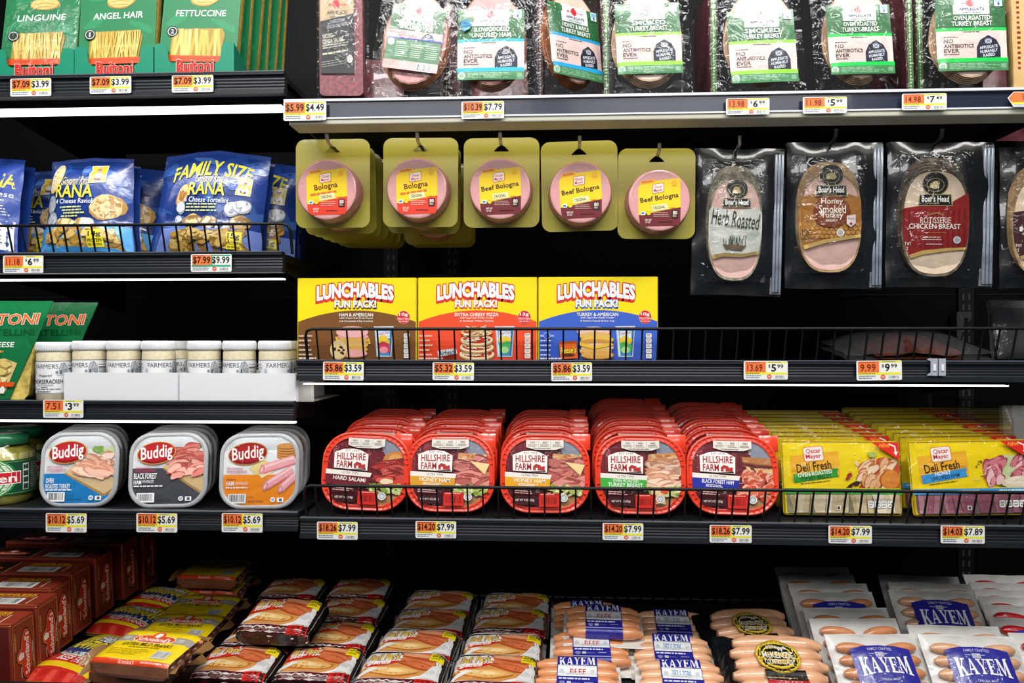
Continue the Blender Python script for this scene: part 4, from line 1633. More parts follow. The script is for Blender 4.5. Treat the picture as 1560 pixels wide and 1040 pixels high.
ap(521, 'narrow salami pouch with black and kraft paper label on the high shelf', 'GENOA', 'SALAMI', '#000000', SALAMI, SALAMI, (-3, -1, 6), W=.088, H=.30, special=salami_label)
ap(619, 'tilted black forest ham pouch showing its green nutrition panel', 'BLACK FOREST', 'UNCURED HAM', '#2848b8', PORK, RIND, (-6, 8, 0), W=.150, H=.212, y=-.028, special=nutrition_label)
ap(748, 'slow cooked uncured ham pouch with light blue stripes and round blue badge', 'SLOW COOKED', 'UNCURED HAM', '#28b4e0', PORK, RIND, (-4, 0, 0), badge=1)
ap(872, 'honey and maple turkey breast pouch with blue stripes, turned sideways', 'HONEY & MAPLE', 'TURKEY BREAST', '#1fa4dc', TURK, RIND, (-4, -2, 38), lab=(.108, .122, .036))
ap(990, 'smoked turkey breast pouch beside the honey and maple turkey', 'SMOKED', 'TURKEY BREAST ', '#8fdc3c', TURK, PALERIND, (-4, -2, 4), lab=(.108, .122, .040))
ap(1163, 'smoked turkey breast pouch beside the wide dark gap', 'SMOKED ', 'TURKEY BREAST', '#8fdc3c', TURK, PALERIND, (-5, -2, 3), lab=(.110, .124, .022))
ap(1311, 'oven roasted turkey breast pouch between smoked turkey and stacked green edges', 'OVEN ROASTED', 'TURKEY BREAST', '#18c850', TURK, PALERIND, (-4, -2, 5), lab=(.106, .118, .034), W=.142)
ap(1478, 'oven roasted turkey breast pouch near the tan packet', 'OVEN ROASTED', 'TURKEY BREAST ', '#18c850', TURK, PALERIND, (-4, 0, 0), lab=(.110, .124, .038))


def edge_pouch(c, y, label, col, seed):
    """a flat deli pouch filed edge on: only its narrow green side shows"""
    root = thing('deli_pouch', label, 'deli pouch', (at(c, 100, y).x, y, zr), (-3, 0, 0), 'deli pouches filed edge on')
    g = G()
    g.rbox(-.006, 0, .004, .006, .15, .21, .004, mat('edge_meat', '#6a3a40', rough=.4, var=.3, vscale=60))
    part('meat_slices', g, root)
    g = G()
    a = Art(0, 0, 14, 200, seed)
    a.rect(0, 0, 14, 200, col)
    a.lines(5, 6, 9, 194, 34, '#cfe0c4', .55, words=False)
    a.emit(g, flat(.009, .2, -.0012, 0, .006), GPRINT)
    g.box(-.0045, -.001, .006, .0045, .05, .206, mat('green_edge', '#3b6b34', rough=.4))
    part('printed_label', g, root)
    g = G()
    g.rbox(-.011, -.004, 0, .011, .155, .22, .004, FILM)
    part('clear_pouch', g, root)
    settle(root, zr)


edge_pouch(924, -.02, 'thin green edged pouch beside the honey and maple turkey', '#4a7a34', 1)
edge_pouch(1088, -.02, 'thin green edged pouch at the wide dark gap', '#4a7f30', 2)
edge_pouch(1388, -.025, 'green edged pouch filed before the last oven roasted turkey', '#4c7a3c', 3)
edge_pouch(1403, .0, 'second green edged pouch filed before the last oven roasted turkey', '#5c9048', 4)
edge_pouch(823, -.015, 'dark edged pouch between slow cooked ham and honey maple turkey', '#5a2030', 5)
edge_pouch(680, .03, 'dark edged pouch behind the tilted black forest ham', '#5a2030', 6)
root = thing('deli_pouch', 'tan packet with red lettering cut by the picture edge', 'deli pouch', (at(1592, 100, -.05).x, -.05, zr), (-3, 0, 0))
g = G()
g.rbox(-.05, 0, 0, .05, .02, .22, .004, mat('tan_pack', '#c9a56a', rough=.4))
a = Art(0, 0, 100, 220, 4)
a.rect(0, 0, 100, 220, '#d2b074')
a.rect(0, 0, 30, 50, '#b02028')
a.lines(8, 60, 14, 180, 14, '#8a1c20', .5, words=False)
a.emit(g, flat(.098, .216, -.0004, 0, .002), GPRINT)
part('printed_pack', g, root)
settle(root, zr)

# the rear line of packs hanging at the back panel, seen below the high shelf
for i, (c, w, l) in enumerate(((580, .10, 'dark packet hanging at the back above the first bologna hook'), (765, .14, 'dark packet hanging at the back above the bologna hooks'),
                               (1530, .11, 'dark reddish packet hanging at the back by the slotted upright'))):
    p = at(c, 215, BACKY - .05)
    root = thing('meat_packet', l, 'meat packet', (p.x, BACKY - .05, p.z), (0, (4, -3, 2)[i], 0), 'dim packets at the back panel')
    g = G()
    bag(g, pillow(w, .2, .012, 4, 4, wr=.001, seed=i, y=-.002), 16, 16, mat('dim_meat_pack', '#5a2c30', rough=.35, var=.5, vscale=40, coat=.6), .004)
    part('packet', g, root)
    g = G()
    g.tube([(0, .0, .205), (0, .05, .205)], .0025, STEEL)
    g.tube([(0, .0, .205), (0, -.01, .205), (0, -.016, .213)], .0025, STEEL)
    h = thing('peg_hook', 'short steel peg holding the ' + l.split(' above')[0].split(' by')[0] + (' over the first hook', ' over the bologna', ' by the upright')[i], 'hook', (p.x, BACKY - .05, p.z), (0, (4, -3, 2)[i], 0), 'peg hooks', g.mesh('peg_hook'))


# ================================================================ bologna packs on peg hooks
CARDY = mat('yellow_plastic_card', '#ada33c', rough=.28, coat=.6, bump=.08, bscale=16)
BOL = mat('bologna', '#d59a98', rough=.35, coat=.5, coat_rough=.1, var=.05, vscale=150)
BOLSIDE = mat('bologna_side', '#a8746a', rough=.4, coat=.4, var=.2, vscale=60)
CW, CH = .134, .158


def bologna_art(beef):
    a = Art(143, 350, 442, 692, 6)
    yel, low, ink = '#f6cf10', ('#6b1a22' if beef else '#e03a22'), ('#3a1c18' if beef else '#6a2418')
    a.poly([(160, 378), (255, 358), (262, 372), (420, 352), (436, 362), (440, 560), (150, 612), (145, 420), (160, 405)], yel)
    a.poly([(162, 378), (255, 358), (262, 385), (160, 400)], '#f2a41c')
    a.lines(172, 374, 250, 388, 1, '#c05a18', .6, rot=9)
    a.poly([(152, 612), (440, 556), (438, 655), (425, 684), (190, 690), (160, 670)], low)
    a.poly([(242, 398), (318, 384), (325, 392), (325, 450), (250, 464), (240, 455)], '#c8702a')
    a.poly([(247, 401), (315, 389), (320, 395), (320, 446), (253, 459), (245, 452)], '#f7eee4')
    a.text('Oscar', 254, 402, 312, 424, '#d02034', .03, rot=8)
    a.text('Mayer', 253, 426, 314, 454, '#d02034', .03, rot=8)
    a.ring(394, 390, 18, 20, 3, '#f09a20', '#f4b41c')
    a.text('Beef Bologna' if beef else 'Bologna', *((160, 472, 425, 516) if beef else (203, 462, 372, 514)), ink, .022, rot=9)
    if not beef:
        a.lines(176, 522, 410, 546, 1, '#d8742a', .6, rot=8)
    a.rrect(240, 538, 350, 578, 6, '#f6ecb0', 8)
    a.text('ORIGINAL', 250, 546, 334, 570, '#2c2014', .03, rot=8)
    a.text('Fully', 366, 556, 404, 570, '#e03a22', .03, rot=6)
    a.rect(166, 586, 196, 612, '#e8f0f4')
    a.rect(170, 592, 190, 606, '#3a7ca8')
    a.ring(220, 600, 15, 14, 2, '#7a6a20', yel)
    a.lines(252, 594, 372, 630, 3, '#f2b8a8' if not beef else '#c49a90', .35)
    a.rrect(378, 576, 424, 632, 8, '#3a1a18')
    a.text('80', 386, 582, 416, 608, '#f2ead8', .03)
    a.lines(386, 612, 416, 626, 2, '#f2ead8', .4)
    a.text('NET WT', 195, 640, 240, 654, '#f4dcd0', .03)
    a.text('16 OZ', 198, 656, 232, 670, '#f4dcd0', .03)
    a.lines(290, 656, 398, 664, 1, '#40140c', .6)
    return a


def bologna(x, y, zh, beef, label, rz=0, rx=0):
    """origin at the hang hole"""
    root = thing('bologna_pack', label, 'bologna pack', (x, y, zh), (rx, rz, 0), 'yellow carded packs of bologna on peg hooks')

    def card():
        g = G()
        out = rrect(CW, CH, .016, 6, 0, -CH / 2 + .018)
        # one hang hole, joined to the rim by a hidden slit so that the outline stays simple
        hole = [(0, .0065), (-.005, .003), (-.0125, -.004), (-.0125, -.006), (.0125, -.006), (.0125, -.004), (.005, .003)]
        top = max(range(len(out)), key=lambda i: (round(out[i][1], 5), -abs(out[i][0])))
        seq = out[:7 * 2] + [(0.00001, .018)] + [(.00001, .0065)] + hole[::-1][0:] + [(-.00001, .018)] + out[7 * 2:]
        g.prism(seq, 0, .0012, CARDY)
        return g
    part('yellow_card', cached('yellow_card', card), root)

    def disc():
        g = G()
        cz, r, n = -CH / 2 + .018 - .018, .0535, 48
        for rr, ya, yb, m in ((r, .0, -.019, BOLSIDE),):
            g.loft([[(k * math.cos(-t * 2 * math.pi / n), yy, cz + k * math.sin(-t * 2 * math.pi / n)) for t in range(n)] for k, yy in ((r + .002, 0), (r, -.003), (r - .0005, -.0345), (r - .002, -.0365))], m, cap0=False, cap1=False)
        g.loft([[(k * math.cos(-t * 2 * math.pi / n), yy, cz + k * math.sin(-t * 2 * math.pi / n)) for t in range(n)] for k, yy in ((r - .002, -.0365), (r - .0045, -.0372))], BOL, cap0=False)
        return g
    part('meat_slices', cached('bologna_disc', disc), root)

    def lab():
        g = G()
        bologna_art(beef).emit(g, flat(.073, .083, -.0375, 0, -CH / 2 + .018 - .018 - .045), PRINT)
        return g
    part('printed_label', cached(('printed_label', 'bologna', beef), lab), root)
    return root


def peg(x, z, y0, label):
    g = G()
    g.tube([(0, BACKY - y0, .0), (0, .012, 0), (0, 0, .001), (0, -.010, .006), (0, -.014, .014)], .0032, STEEL, 10)
    return thing('peg_hook', label, 'hook', (x, y0, z + .0031), (0, 0, 0), 'peg hooks', g.mesh('peg_hook'))


HK = [(507, 212, 348, 0, 'bologna pack at the front of the first hook', 0), (641, 210, 349, 0, 'bologna pack at the front of the second hook', .5),
      (764, 210, 347, 1, 'beef bologna pack hanging alone beside the two bologna hooks', 0), (882, 215, 354, 1, 'beef bologna pack hanging between two other beef bologna packs', -1),
      (1000.5, 226, 356, 1, 'beef bologna pack nearest the clear black pouches', .5)]
ordn = ['second', 'third', 'fourth', 'fifth', 'sixth', 'hindmost']
for i, (c, t, b, beef, lab, rz) in enumerate(HK):
    y = .012
    p = at(c, t, y)
    zh = p.z - .018
    bologna(p.x, y, zh, beef, lab, rz)
    peg(p.x, zh + .0005, -.012, 'steel peg hook holding the %s' % ('bologna packs of the first hook', 'bologna packs of the second hook', 'lone beef bologna pack', 'middle beef bologna pack', 'beef bologna pack by the black pouches')[i])
    if i == 0:
        for k in range(6):
            bologna(p.x + .003 * k, y + .042 * (k + 1), zh - .0055, 0, 'bologna pack on the first hook, %s from the front' % ordn[k], (-1, 1, .5, 1, -.5, 1)[k], 2)
    if i == 1:
        for k, (dy, nm) in enumerate(((.042, 'second'), (.16, 'third'), (.215, 'hindmost'))):
            bologna(p.x + .004 * k, y + dy, zh - (.0055 if k == 0 else .010), 0, 'bologna pack on the second hook, %s from the front' % nm, (1, -1, 0)[k], 2)

# ================================================================ black backed pouches with oval slices
POUCHB = mat('black_pouch', '#14181c', rough=.25, coat=.8, bump=.25, bscale=18)
HERB = mat('herb_crust', '#8a8470', rough=.5, var=.5, vscale=110, coat=.4)
TAN = mat('tan_rind', '#a88a60', rough=.4, var=.3, vscale=60, coat=.4)
DARKR = mat('dark_crust', '#5a5040', rough=.5, var=.6, vscale=80, coat=.4)
PALE = mat('pale_turkey', '#e2b9ae', rough=.35, var=.07, vscale=50, coat=.5)
CREAMY = mat('pale_chicken', '#e3cdb2', rough=.35, var=.08, vscale=50, coat=.5)


def boar_logo(a, cx, cy, s, gold='#b8a060', txt=True):
    a.ell(cx, cy - 28 * s, 62 * s, 58 * s, '#b9a874')
    a.ell(cx, cy - 28 * s, 59 * s, 55 * s, '#121413')
    a.ell(cx, cy - 22 * s, 42 * s, 34 * s, '#a8945c')
    a.ell(cx, cy - 22 * s, 39 * s, 31 * s, '#1a1c18')
    a.blob(cx - 2 * s, cy - 22 * s, 24 * s, 18 * s, '#cdbb84', .2)
    a.blob(cx - 16 * s, cy - 14 * s, 12 * s, 7 * s, '#e4d8a8', .2, 20)
    a.poly([(cx + 6 * s, cy - 42 * s), (cx + 18 * s, cy - 46 * s), (cx + 16 * s, cy - 28 * s)], '#8a7a44')
    a.poly([(cx - 76 * s, cy + 22 * s), (cx + 76 * s, cy + 22 * s), (cx + 82 * s, cy + 78 * s), (cx - 82 * s, cy + 78 * s)], '#b9a874')
    a.poly([(cx - 72 * s, cy + 25 * s), (cx + 72 * s, cy + 25 * s), (cx + 77 * s, cy + 75 * s), (cx - 77 * s, cy + 75 * s)], '#121413')
    a.text("Boar's Head", cx - 64 * s, cy + 28 * s, cx + 64 * s, cy + 60 * s, '#f4f2ec', .035)
    a.lines(cx - 45 * s, cy + 65 * s, cx + 45 * s, cy + 72 * s, 1, '#a8986a', .6)


def oval_art(kind):
    if kind == 'herb':
        a = Art(100, 200, 362, 740, 3)
        a.poly([(100, 440), (120, 405), (230, 425), (330, 405), (362, 440), (362, 620), (300, 625), (200, 632), (100, 650)], '#d3d6cb')
        for i in range(10):
            a.blob(a.rnd.uniform(110, 350), a.rnd.uniform(430, 620), 35, 18, a.rnd.choice(['#c3c9bd', '#e0e2da', '#b9c4b8']), .3)
        boar_logo(a, 235, 345, .84)
        a.text('Herb Roasted', 122, 425, 342, 500, '#32382f', .004, rot=-7)
        a.text('TURKEY BREAST', 180, 492, 288, 506, '#32382f', .01, rot=-5)
        for i in range(30):
            x = a.rnd.uniform(178, 280)
            a.stroke([(x, 590), (x + a.rnd.uniform(-12, 12), 545 + a.rnd.uniform(-10, 20))], 2.4, a.rnd.choice(['#4d5a48', '#6d7a66', '#39443a']))
        a.poly([(172, 582), (285, 588), (262, 610), (190, 604)], '#6c5a44')
        a.poly([(104, 640), (180, 622), (260, 626), (362, 608), (362, 622), (260, 642), (180, 640), (104, 662)], '#a98e58')
    elif kind == 'honey':
        a = Art(518, 190, 820, 700, 4)
        a.poly([(518, 372), (600, 345), (740, 345), (820, 372), (820, 545), (740, 560), (640, 575), (518, 612)], '#a9702c')
        for i in range(7):
            for j in range(14):
                x, y = 530 + 22 * j + (11 if i % 2 else 0), 490 + 19 * i
                if y < 560 - (x - 520) * .02:
                    a.poly([(x + 10 * math.cos(R(60 * q + 30)), y + 10 * math.sin(R(60 * q + 30))) for q in range(6)], '#b98238' if (i + j) % 3 else '#c99448')
        a.blob(672, 430, 82, 80, '#7d3a18', .05)
        boar_logo(a, 668, 290, .92)
        for t, y0, y1, x0, x1 in (('Honey', 370, 405, 622, 722), ('Smoked', 402, 440, 612, 736), ('Turkey', 434, 470, 622, 724), ('BREAST', 468, 480, 645, 700)):
            a.text(t, x0, y0, x1, y1, '#f4ead8', .018)
        a.poly([(740, 452), (780, 445), (782, 485), (760, 505), (740, 488)], '#e8dede')
        a.text('Heart', 746, 458, 776, 470, '#b03038')
        a.blob(760, 488, 7, 6, '#c8202c')
        a.ell(712, 530, 18, 19, '#e8e4da')
        a.ell(712, 530, 12, 13, '#b8b4a8')
        a.text('NET WT', 536, 518, 574, 532, '#2a1c10', .02)
        a.text('8 OZ', 536, 540, 566, 554, '#2a1c10', .02)
        a.poly([(518, 598), (640, 562), (740, 546), (820, 534), (820, 548), (740, 562), (640, 580), (518, 618)], '#c9a860')
    else:
        a = Art(990, 170, 1310, 720, 5)
        col = '#8f1f1e' if kind == 'rot' else '#4a2c30'
        a.poly([(990, 420), (1060, 408), (1200, 400), (1290, 345), (1310, 350), (1310, 600), (1200, 605), (1090, 620), (990, 660)], col)
        for i in range(12):
            a.rect(1000 + 25 * i, 420, 1010 + 25 * i, 600, '#7a1818' if kind == 'rot' else '#40262a')
        boar_logo(a, 1145, 330, .96)
        a.text('R\u00d4TISSERIE' if kind == 'rot' else 'SMOKED', 1078, 450, 1216, 486, '#f2e6d8', .004)
        a.text('CHICKEN BREAST' if kind == 'rot' else 'HAM', 1028, 488, 1260, 512, '#f8f2ea', .02)
        a.stroke([(1118, 446), (1150, 438), (1182, 446)], 4, '#b9923c')
        a.rect(1095, 528, 1195, 530, '#b9923c')
        a.lines(1092, 548, 1198, 570, 2, '#d8b8b0', .4)
        a.lines(1105, 580, 1190, 590, 1, '#d8b8b0', .5)
        a.ell(1245, 562, 17, 17, '#d8dce0')
        a.ell(1245, 562, 12, 12, '#a8b0b4')
        for t, y in (('NET WT', 574), ('8 OZ', 596), ('(226g)', 618)):
            a.text(t, 996, y, 1038 - (y > 580) * 12, y + 16, '#f2e6d8', .02)
        a.poly([(990, 648), (1090, 612), (1200, 600), (1310, 594), (1310, 604), (1200, 614), (1090, 632), (990, 668)], '#c9a860')
    return a


def oval_pouch(px0, px1, pt_, pb, kind, rinds, flesh, label, rz, y=.02, oc=None, osz=None, hook=None):
    x, z, w, h = box_at(px0, pt_, px1, pb, y)
    root = thing('oval_meat_pouch', label, 'deli pouch', (x, y, z), (0, rz, 0), 'black backed pouches of oval meat slices on peg hooks')
    ox, oz, ow, oh = box_at(oc[0], oc[1], oc[2], oc[3], y - .02)
    ox, oz = ox - x, oz - z
    zw = w * .125
    g = G()
    fn = pillow(w, h, .010, 5, 5, wr=.0022, seed=len(label), y=0)
    bag(g, fn, 40, 60, POUCHB, .008)
    part('pouch', g, root, 'shiny black pouch')
    g = G()
    n = 32
    for i in range(5):
        k, off, yy = 1 - .012 * i, -.0058 * i, -.0085 - .0026 * i
        for kk, m, ya, yb in ((1.0, rinds, yy, yy - .0024), (.95, flesh, yy - .0024, yy - .0027)):
            g.loft([[(ox + ow / 2 * k * kk * math.copysign(abs(math.cos(-t * 2 * math.pi / n)) ** .72, math.cos(-t * 2 * math.pi / n)), yq,
                      oz + oh / 2 + off * (.6 + .0) + oh / 2 * (.985 - .02 * i) * kk * math.copysign(abs(math.sin(-t * 2 * math.pi / n)) ** .78, math.sin(-t * 2 * math.pi / n)))
                     for t in range(n)] for yq in (ya, yb)], m, smooth=False)
    part('meat_slices', g, root)
    g = G()
    a = oval_art(kind)
    cl = [(.5 + .47 * math.copysign(abs(math.cos(t * 2 * math.pi / 32)) ** .72, math.cos(t * 2 * math.pi / 32)), .49 + .46 * math.copysign(abs(math.sin(t * 2 * math.pi / 32)) ** .78, math.sin(t * 2 * math.pi / 32))) for t in range(32)]
    a.emit(g, flat(ow, oh, -.0222, ox, oz), GPRINT, clip=cl)
    part('printed_label', g, root)
    g = G()
    f2 = pillow(ow * 1.16, oh * 1.08, .027, 2.6, 3.2, wr=.0016, seed=len(label) + 3, y=-.0085)
    g.grid(lambda u, v: (lambda p: (p[0] + ox, p[1] - .0015, p[2] + oz - oh * .03))(f2(u, v)), 40, 60, CRINKLE)
    part('clear_film', g, root, 'crinkled clear film over the slices')
    g = G()
    zm = mat('zip_strip', '#8d99a6', rough=.22, coat=.6, var=.25, vscale=30)
    for i in range(3):
        xx = w / 2 - zw * (.2 + .28 * i)
        g.rbox(xx - zw * .12, -.0075, .006, xx + zw * .12, -.003, h - .01, .001, zm, seg=1)
    g.box(w / 2 - zw, -.0035, .003, w / 2 - .001, -.001, h - .004, FFILM)
    part('zip_strip', g, root, 'translucent ridged zip strip')
    if hook:
        p = at(hook[0], hook[1], y - .012)
        g = G()
        ph = mat('black_hook', '#1b1c1e', rough=.3)
        m_ = STEEL if kind == 'herb' else ph
        g.tube([(0, BACKY - y + .012, .0), (0, .02, 0), (0, 0, .0), (0, -.012, .006), (0, -.016, .018)], .0034, m_, 10)
        thing('peg_hook', 'peg hook through the top of the ' + label.split(' pouch')[0].split('black ')[-1] + ' pouch', 'hook', (p.x, y - .012, p.z), (0, 0, 0), 'peg hooks', g.mesh('peg_hook'))
    return root


oval_pouch(1052, 1189, 226, 450, 'herb', HERB, PALE, 'black herb roasted turkey pouch with pale label', 1.5, oc=(1074, 249, 1160, 424), hook=(1124, 226))
oval_pouch(1196, 1342, 216, 440, 'honey', TAN, PALE, 'black honey smoked turkey pouch with amber honeycomb label', .8, oc=(1213, 243, 1313, 411), hook=(1269, 216))
oval_pouch(1349, 1510, 216, 438, 'rot', DARKR, CREAMY, 'black rotisserie chicken pouch with dark red label', 1.0, oc=(1369, 236, 1477, 418), hook=(1429, 216))
oval_pouch(1522, 1680, 222, 440, 'dark', TAN, CREAMY, 'black pouch with brown label cut by the picture edge', .5, oc=(1538, 246, 1646, 418), hook=(1600, 222))

# ================================================================ yellow lunch kit boxes
KITS = [('HAM & AMERICAN', 'with Capri Sun Fruit Punch', 'and Chocolate Chip Cookies', '#7b4f24', '10g', 'brown'), ('EXTRA CHEESY PIZZA', 'with Capri Sun Pacific Cooler', '& Airheads White Mystery', '#f0502c', '13g', 'red'),
        ('TURKEY & AMERICAN', 'with Capri Sun Pacific Cooler', "& Reese's Peanut Butter Cup", '#3d62c8', '10g', 'blue')]


def kit_art(i):
    n, s1, s2, col, gr, _ = KITS[i]
    a = Art(0, 0, 716, 490, i + 2)
    a.rect(0, 0, 716, 490, '#f8df08')
    pts = [(0, 490), (0, 260)] + [(716 * k / 20, 260 - 68 * (1 - ((k - 10) / 10) ** 2)) for k in range(1, 20)] + [(716, 260), (716, 490)]
    a.poly(pts, col)
    dk = {'brown': '#6a421c', 'red': '#d8401f', 'blue': '#3154b4'}[KITS[i][5]]
    a.poly([(0, 400), (716, 398), (716, 490), (0, 490)], dk)
    a.text('LUNCHABLES', 114, 34, 584, 126, '#f6f4f2', .085, arc=22, line='#d8322a', lw=.075, sh=(-3, 11), shcol='#d8322a')
    a.rect(362, 92, 402, 100, '#f6f4f2')
    a.text('FUN PACK!', 222, 130, 478, 176, '#f8f6f2', .08, line=dk, lw=.05, sh=(2, 7), shcol=dk)
    a.text(n, 355 - 7.4 * len(n), 208, 355 + 7.4 * len(n), 228, '#f6f2ea', .035)
    a.text(s1, 252, 232, 458, 246, '#f2ece4', .02)
    a.text(s2, 252, 250, 458, 264, '#f2ece4', .02)
    a.ell(643, 234, 39, 40, '#f4d8d0')
    a.ell(643, 234, 38, 39, '#d8262c')
    a.text(gr, 616, 206, 670, 230, '#f8f0ea', .04)
    a.text('PROTEIN', 610, 236, 676, 249, '#f8d8d0', .025)
    a.text('PER SERVING', 614, 254, 672, 263, '#f8d8d0', .015)
    # drink pouch
    px = 466
    a.poly([(px, 290), (px + 116, 290), (px + 104, 470), (px + 14, 470)], '#a8bccc')
    a.poly([(px + 8, 300), (px + 108, 300), (px + 98, 462), (px + 20, 462)], '#3f86c0')
    a.poly([(px - 4, 288), (px + 118, 286), (px + 116, 300), (px, 302)], '#d2d8de')
    a.rect(px + 22, 316, px + 94, 360, '#cfe4f0')
    a.text('Capri Sun', px + 26, 318, px + 90, 340, '#d8262c', .02, rot=8)
    a.blob(px + 58, 372, 34, 30, '#e8c83c', .2)
    a.blob(px + 58, 412, 38, 34, '#c8384c' if i == 0 else '#4fae5c', .2)
    a.ell(px + 58, 428, 26, 20, '#e88a94' if i == 0 else '#9fd484')
    a.stroke([(px + 10, 300), (px + 24, 462)], 8, '#dfe8ee')
    a.stroke([(px + 106, 300), (px + 94, 462)], 6, '#2c5c88')
    # food
    if i == 0:
        a.ell(332, 322, 100, 34, '#b8746a')
        a.ell(332, 318, 98, 32, '#e8a8a4')
        a.poly([(228, 350), (430, 345), (446, 392), (330, 408), (240, 385)], '#e8b84c')
        for k, (y, c) in enumerate(((352, '#e8a4a0'), (378, '#d8a850'), (402, '#e0b468'), (428, '#d4a04c'), (452, '#e2a09a'))):
            a.ell(338, y, 96 - k * 2, 26, '#8a5a38')
            a.ell(338, y - 4, 94 - k * 2, 23, c)
        a.ell(332, 326, 96, 30, '#eab0ac')
        a.ell(250, 428, 54, 60, '#b08a4c')
        a.ell(250, 426, 51, 57, '#dcc28a')
        for k in range(9):
            a.blob(250 + a.rnd.uniform(-34, 34), 426 + a.rnd.uniform(-40, 40), 8, 7, '#3a2418')
    elif i == 1:
        for k in range(3):
            y = 452 - 42 * k
            a.ell(356, y + 8, 108 - 4 * k, 34, '#b88a50')
            a.ell(356, y, 106 - 4 * k, 32, '#ecd9b4')
            a.ell(356, y - 4, 92 - 4 * k, 25, '#c8341c')
            for q in range(26):
                x, yy, an = 356 + a.rnd.uniform(-80, 80), y - 6 + a.rnd.uniform(-18, 14), a.rnd.uniform(-.8, .8)
                a.stroke([(x - 14 * math.cos(an), yy - 8 * math.sin(an)), (x + 14 * math.cos(an), yy + 8 * math.sin(an))], 6, a.rnd.choice(['#f6ead0', '#f0dcae', '#e9c98a']))
        a.ell(356, 318, 96, 30, '#d8a868')
        for q in range(44):
            x, yy, an = 356 + a.rnd.uniform(-84, 84), 322 + a.rnd.uniform(-36, 20), a.rnd.uniform(-.9, .9)
            a.stroke([(x - 14 * math.cos(an), yy - 9 * math.sin(an)), (x + 14 * math.cos(an), yy + 9 * math.sin(an))], 6, a.rnd.choice(['#f6ead0', '#f3dfb0', '#e2b878', '#c8441c']))
        a.poly([(118, 432), (232, 418), (240, 450), (124, 470)], '#c8ccd2')
        a.text('Airheads', 128, 426, 230, 462, '#30343c', .03, rot=5)
        a.stroke([(110, 436), (132, 430), (132, 462), (112, 466)], 6, '#d84048')
    else:
        a.ell(330, 322, 100, 30, '#c08a80')
        a.ell(330, 318, 98, 28, '#ecc4ba')
        for k, (y, c, e) in enumerate(((344, '#e2b464', '#b07c30'), (366, '#e8bc50', '#b88a28'), (384, '#d89e4c', '#a06c28'), (410, '#ecc4b8', '#b88478'), (432, '#e0b060', '#a87428'), (456, '#dca650', '#98642a'))):
            a.ell(342 + (k % 2) * 12, y + 5, 100, 24, e)
            a.ell(342 + (k % 2) * 12, y, 98, 22, c)
            for q in range(7):
                a.ell(270 + 24 * q + (k % 2) * 12, y + 10, 3, 2, '#6c4418')
        a.poly([(242, 380), (330, 404), (440, 384), (452, 400), (330, 424), (240, 400)], '#f0c038')
        a.poly([(122, 384), (226, 378), (236, 476), (130, 482)], '#e0601c')
        a.poly([(118, 380), (228, 374), (230, 388), (122, 394)], '#b84c12')
        a.text("Reese's", 128, 408, 226, 448, '#f8d428', .04, .25, rot=4, line='#5a2410', lw=.05)
        a.ell(178, 458, 40, 10, '#5a2410')
    for k in range(5):
        a.lines(8, 340 + 28 * k, 92, 358 + 28 * k, 1, '#d8c0b0' if i != 2 else '#b8c8f0', .5)
    if i == 2:
        a.ring(48, 344, 22, 20, 2, '#c8d4f4', col)
    a.lines(8, 474, 160, 486, 1, '#e8dcd0', .7)
    for k in range(5):
        a.rrect(646, 330 + 30 * k, 680, 356 + 30 * k, 5, '#e8e4de')
        a.lines(650, 336 + 30 * k, 676, 352 + 30 * k, 2, '#4a4440', .4)
    return a


y = .045
for i, (px0, px1, lb) in enumerate(((453, 634.5, 'yellow lunch kit box with brown ham panel'), (636.5, 818.5, 'yellow lunch kit box with red cheesy pizza panel'), (820, 1002.5, 'yellow lunch kit box with blue turkey panel'))):
    x, z, w, h = box_at(px0, 422.5 if i < 2 else 422, px1, 549, y)
    z = SHELF['R3']['base'] + .0005
    h = at(700, 422.5, y).z - z
    root = thing('lunch_kit_box', lb, 'food box', (x, y, z), (0, 0, 0), 'yellow lunch kit boxes')
    g = G()
    g.rbox(-w / 2, 0, 0, w / 2, .165, h, .0015, mat('yellow_box_card', '#ecd40c', rough=.4), seg=1, smooth=False)
    part('carton', g, root)
    g = G()
    kit_art(i).emit(g, flat(w - .003, h - .002, -.0003, 0, .001), PRINT)
    part('front_print', g, root, KITS[i][5] + ' food picture panel under a yellow top')
    g = G()
    g.add([(-w / 2 + .004, .006, h + .0004), (w / 2 - .004, .006, h + .0004), (w / 2 - .004, .16, h + .0004), (-w / 2 + .004, .16, h + .0004)], [(0, 1, 2, 3)], mat('yellow_flap', '#e2ca10', rough=.4))
    part('top_flap', g, root)

# loose packets lying on the half empty shelf
zb3 = SHELF['R3']['base']
p = at(1418, 540, .10)
root = thing('meat_packet', 'brown meat packet lying flat on the half empty shelf', 'meat packet', (p.x, .14, zb3 + .002), (-82, 0, 0))
g = G()
bag(g, pillow(.16, .13, .030, 2.5, 2.5, wr=.0022, seed=5, y=-.003), 24, 20, mat('loose_ham', '#9c5c4a', rough=.35, var=.35, vscale=45, coat=.5), .006)
part('meat_slices', g, root)
g = G()
bag(g, pillow(.27, .17, .033, 3, 3, wr=.002, seed=6, y=-.004), 30, 24, FFILM, .010)
o = part('clear_pouch', g, root)
settle(root, zb3)
root = thing('deli_pouch', 'dim clear pouch standing at the dark end of the half empty shelf', 'deli pouch', (at(1552, 520, .2).x, .2, zb3), (-6, 0, 20))
g = G()
bag(g, pillow(.10, .10, .012, 4, 4, wr=.0014, seed=4), 16, 16, POUCHB, .006)
part('pouch', g, root)
g = G()
bag(g, pillow(.12, .115, .016, 4, 4, wr=.0018, seed=7, y=-.004), 24, 24, FFILM, .010)
part('clear_film', g, root)
settle(root, zb3)
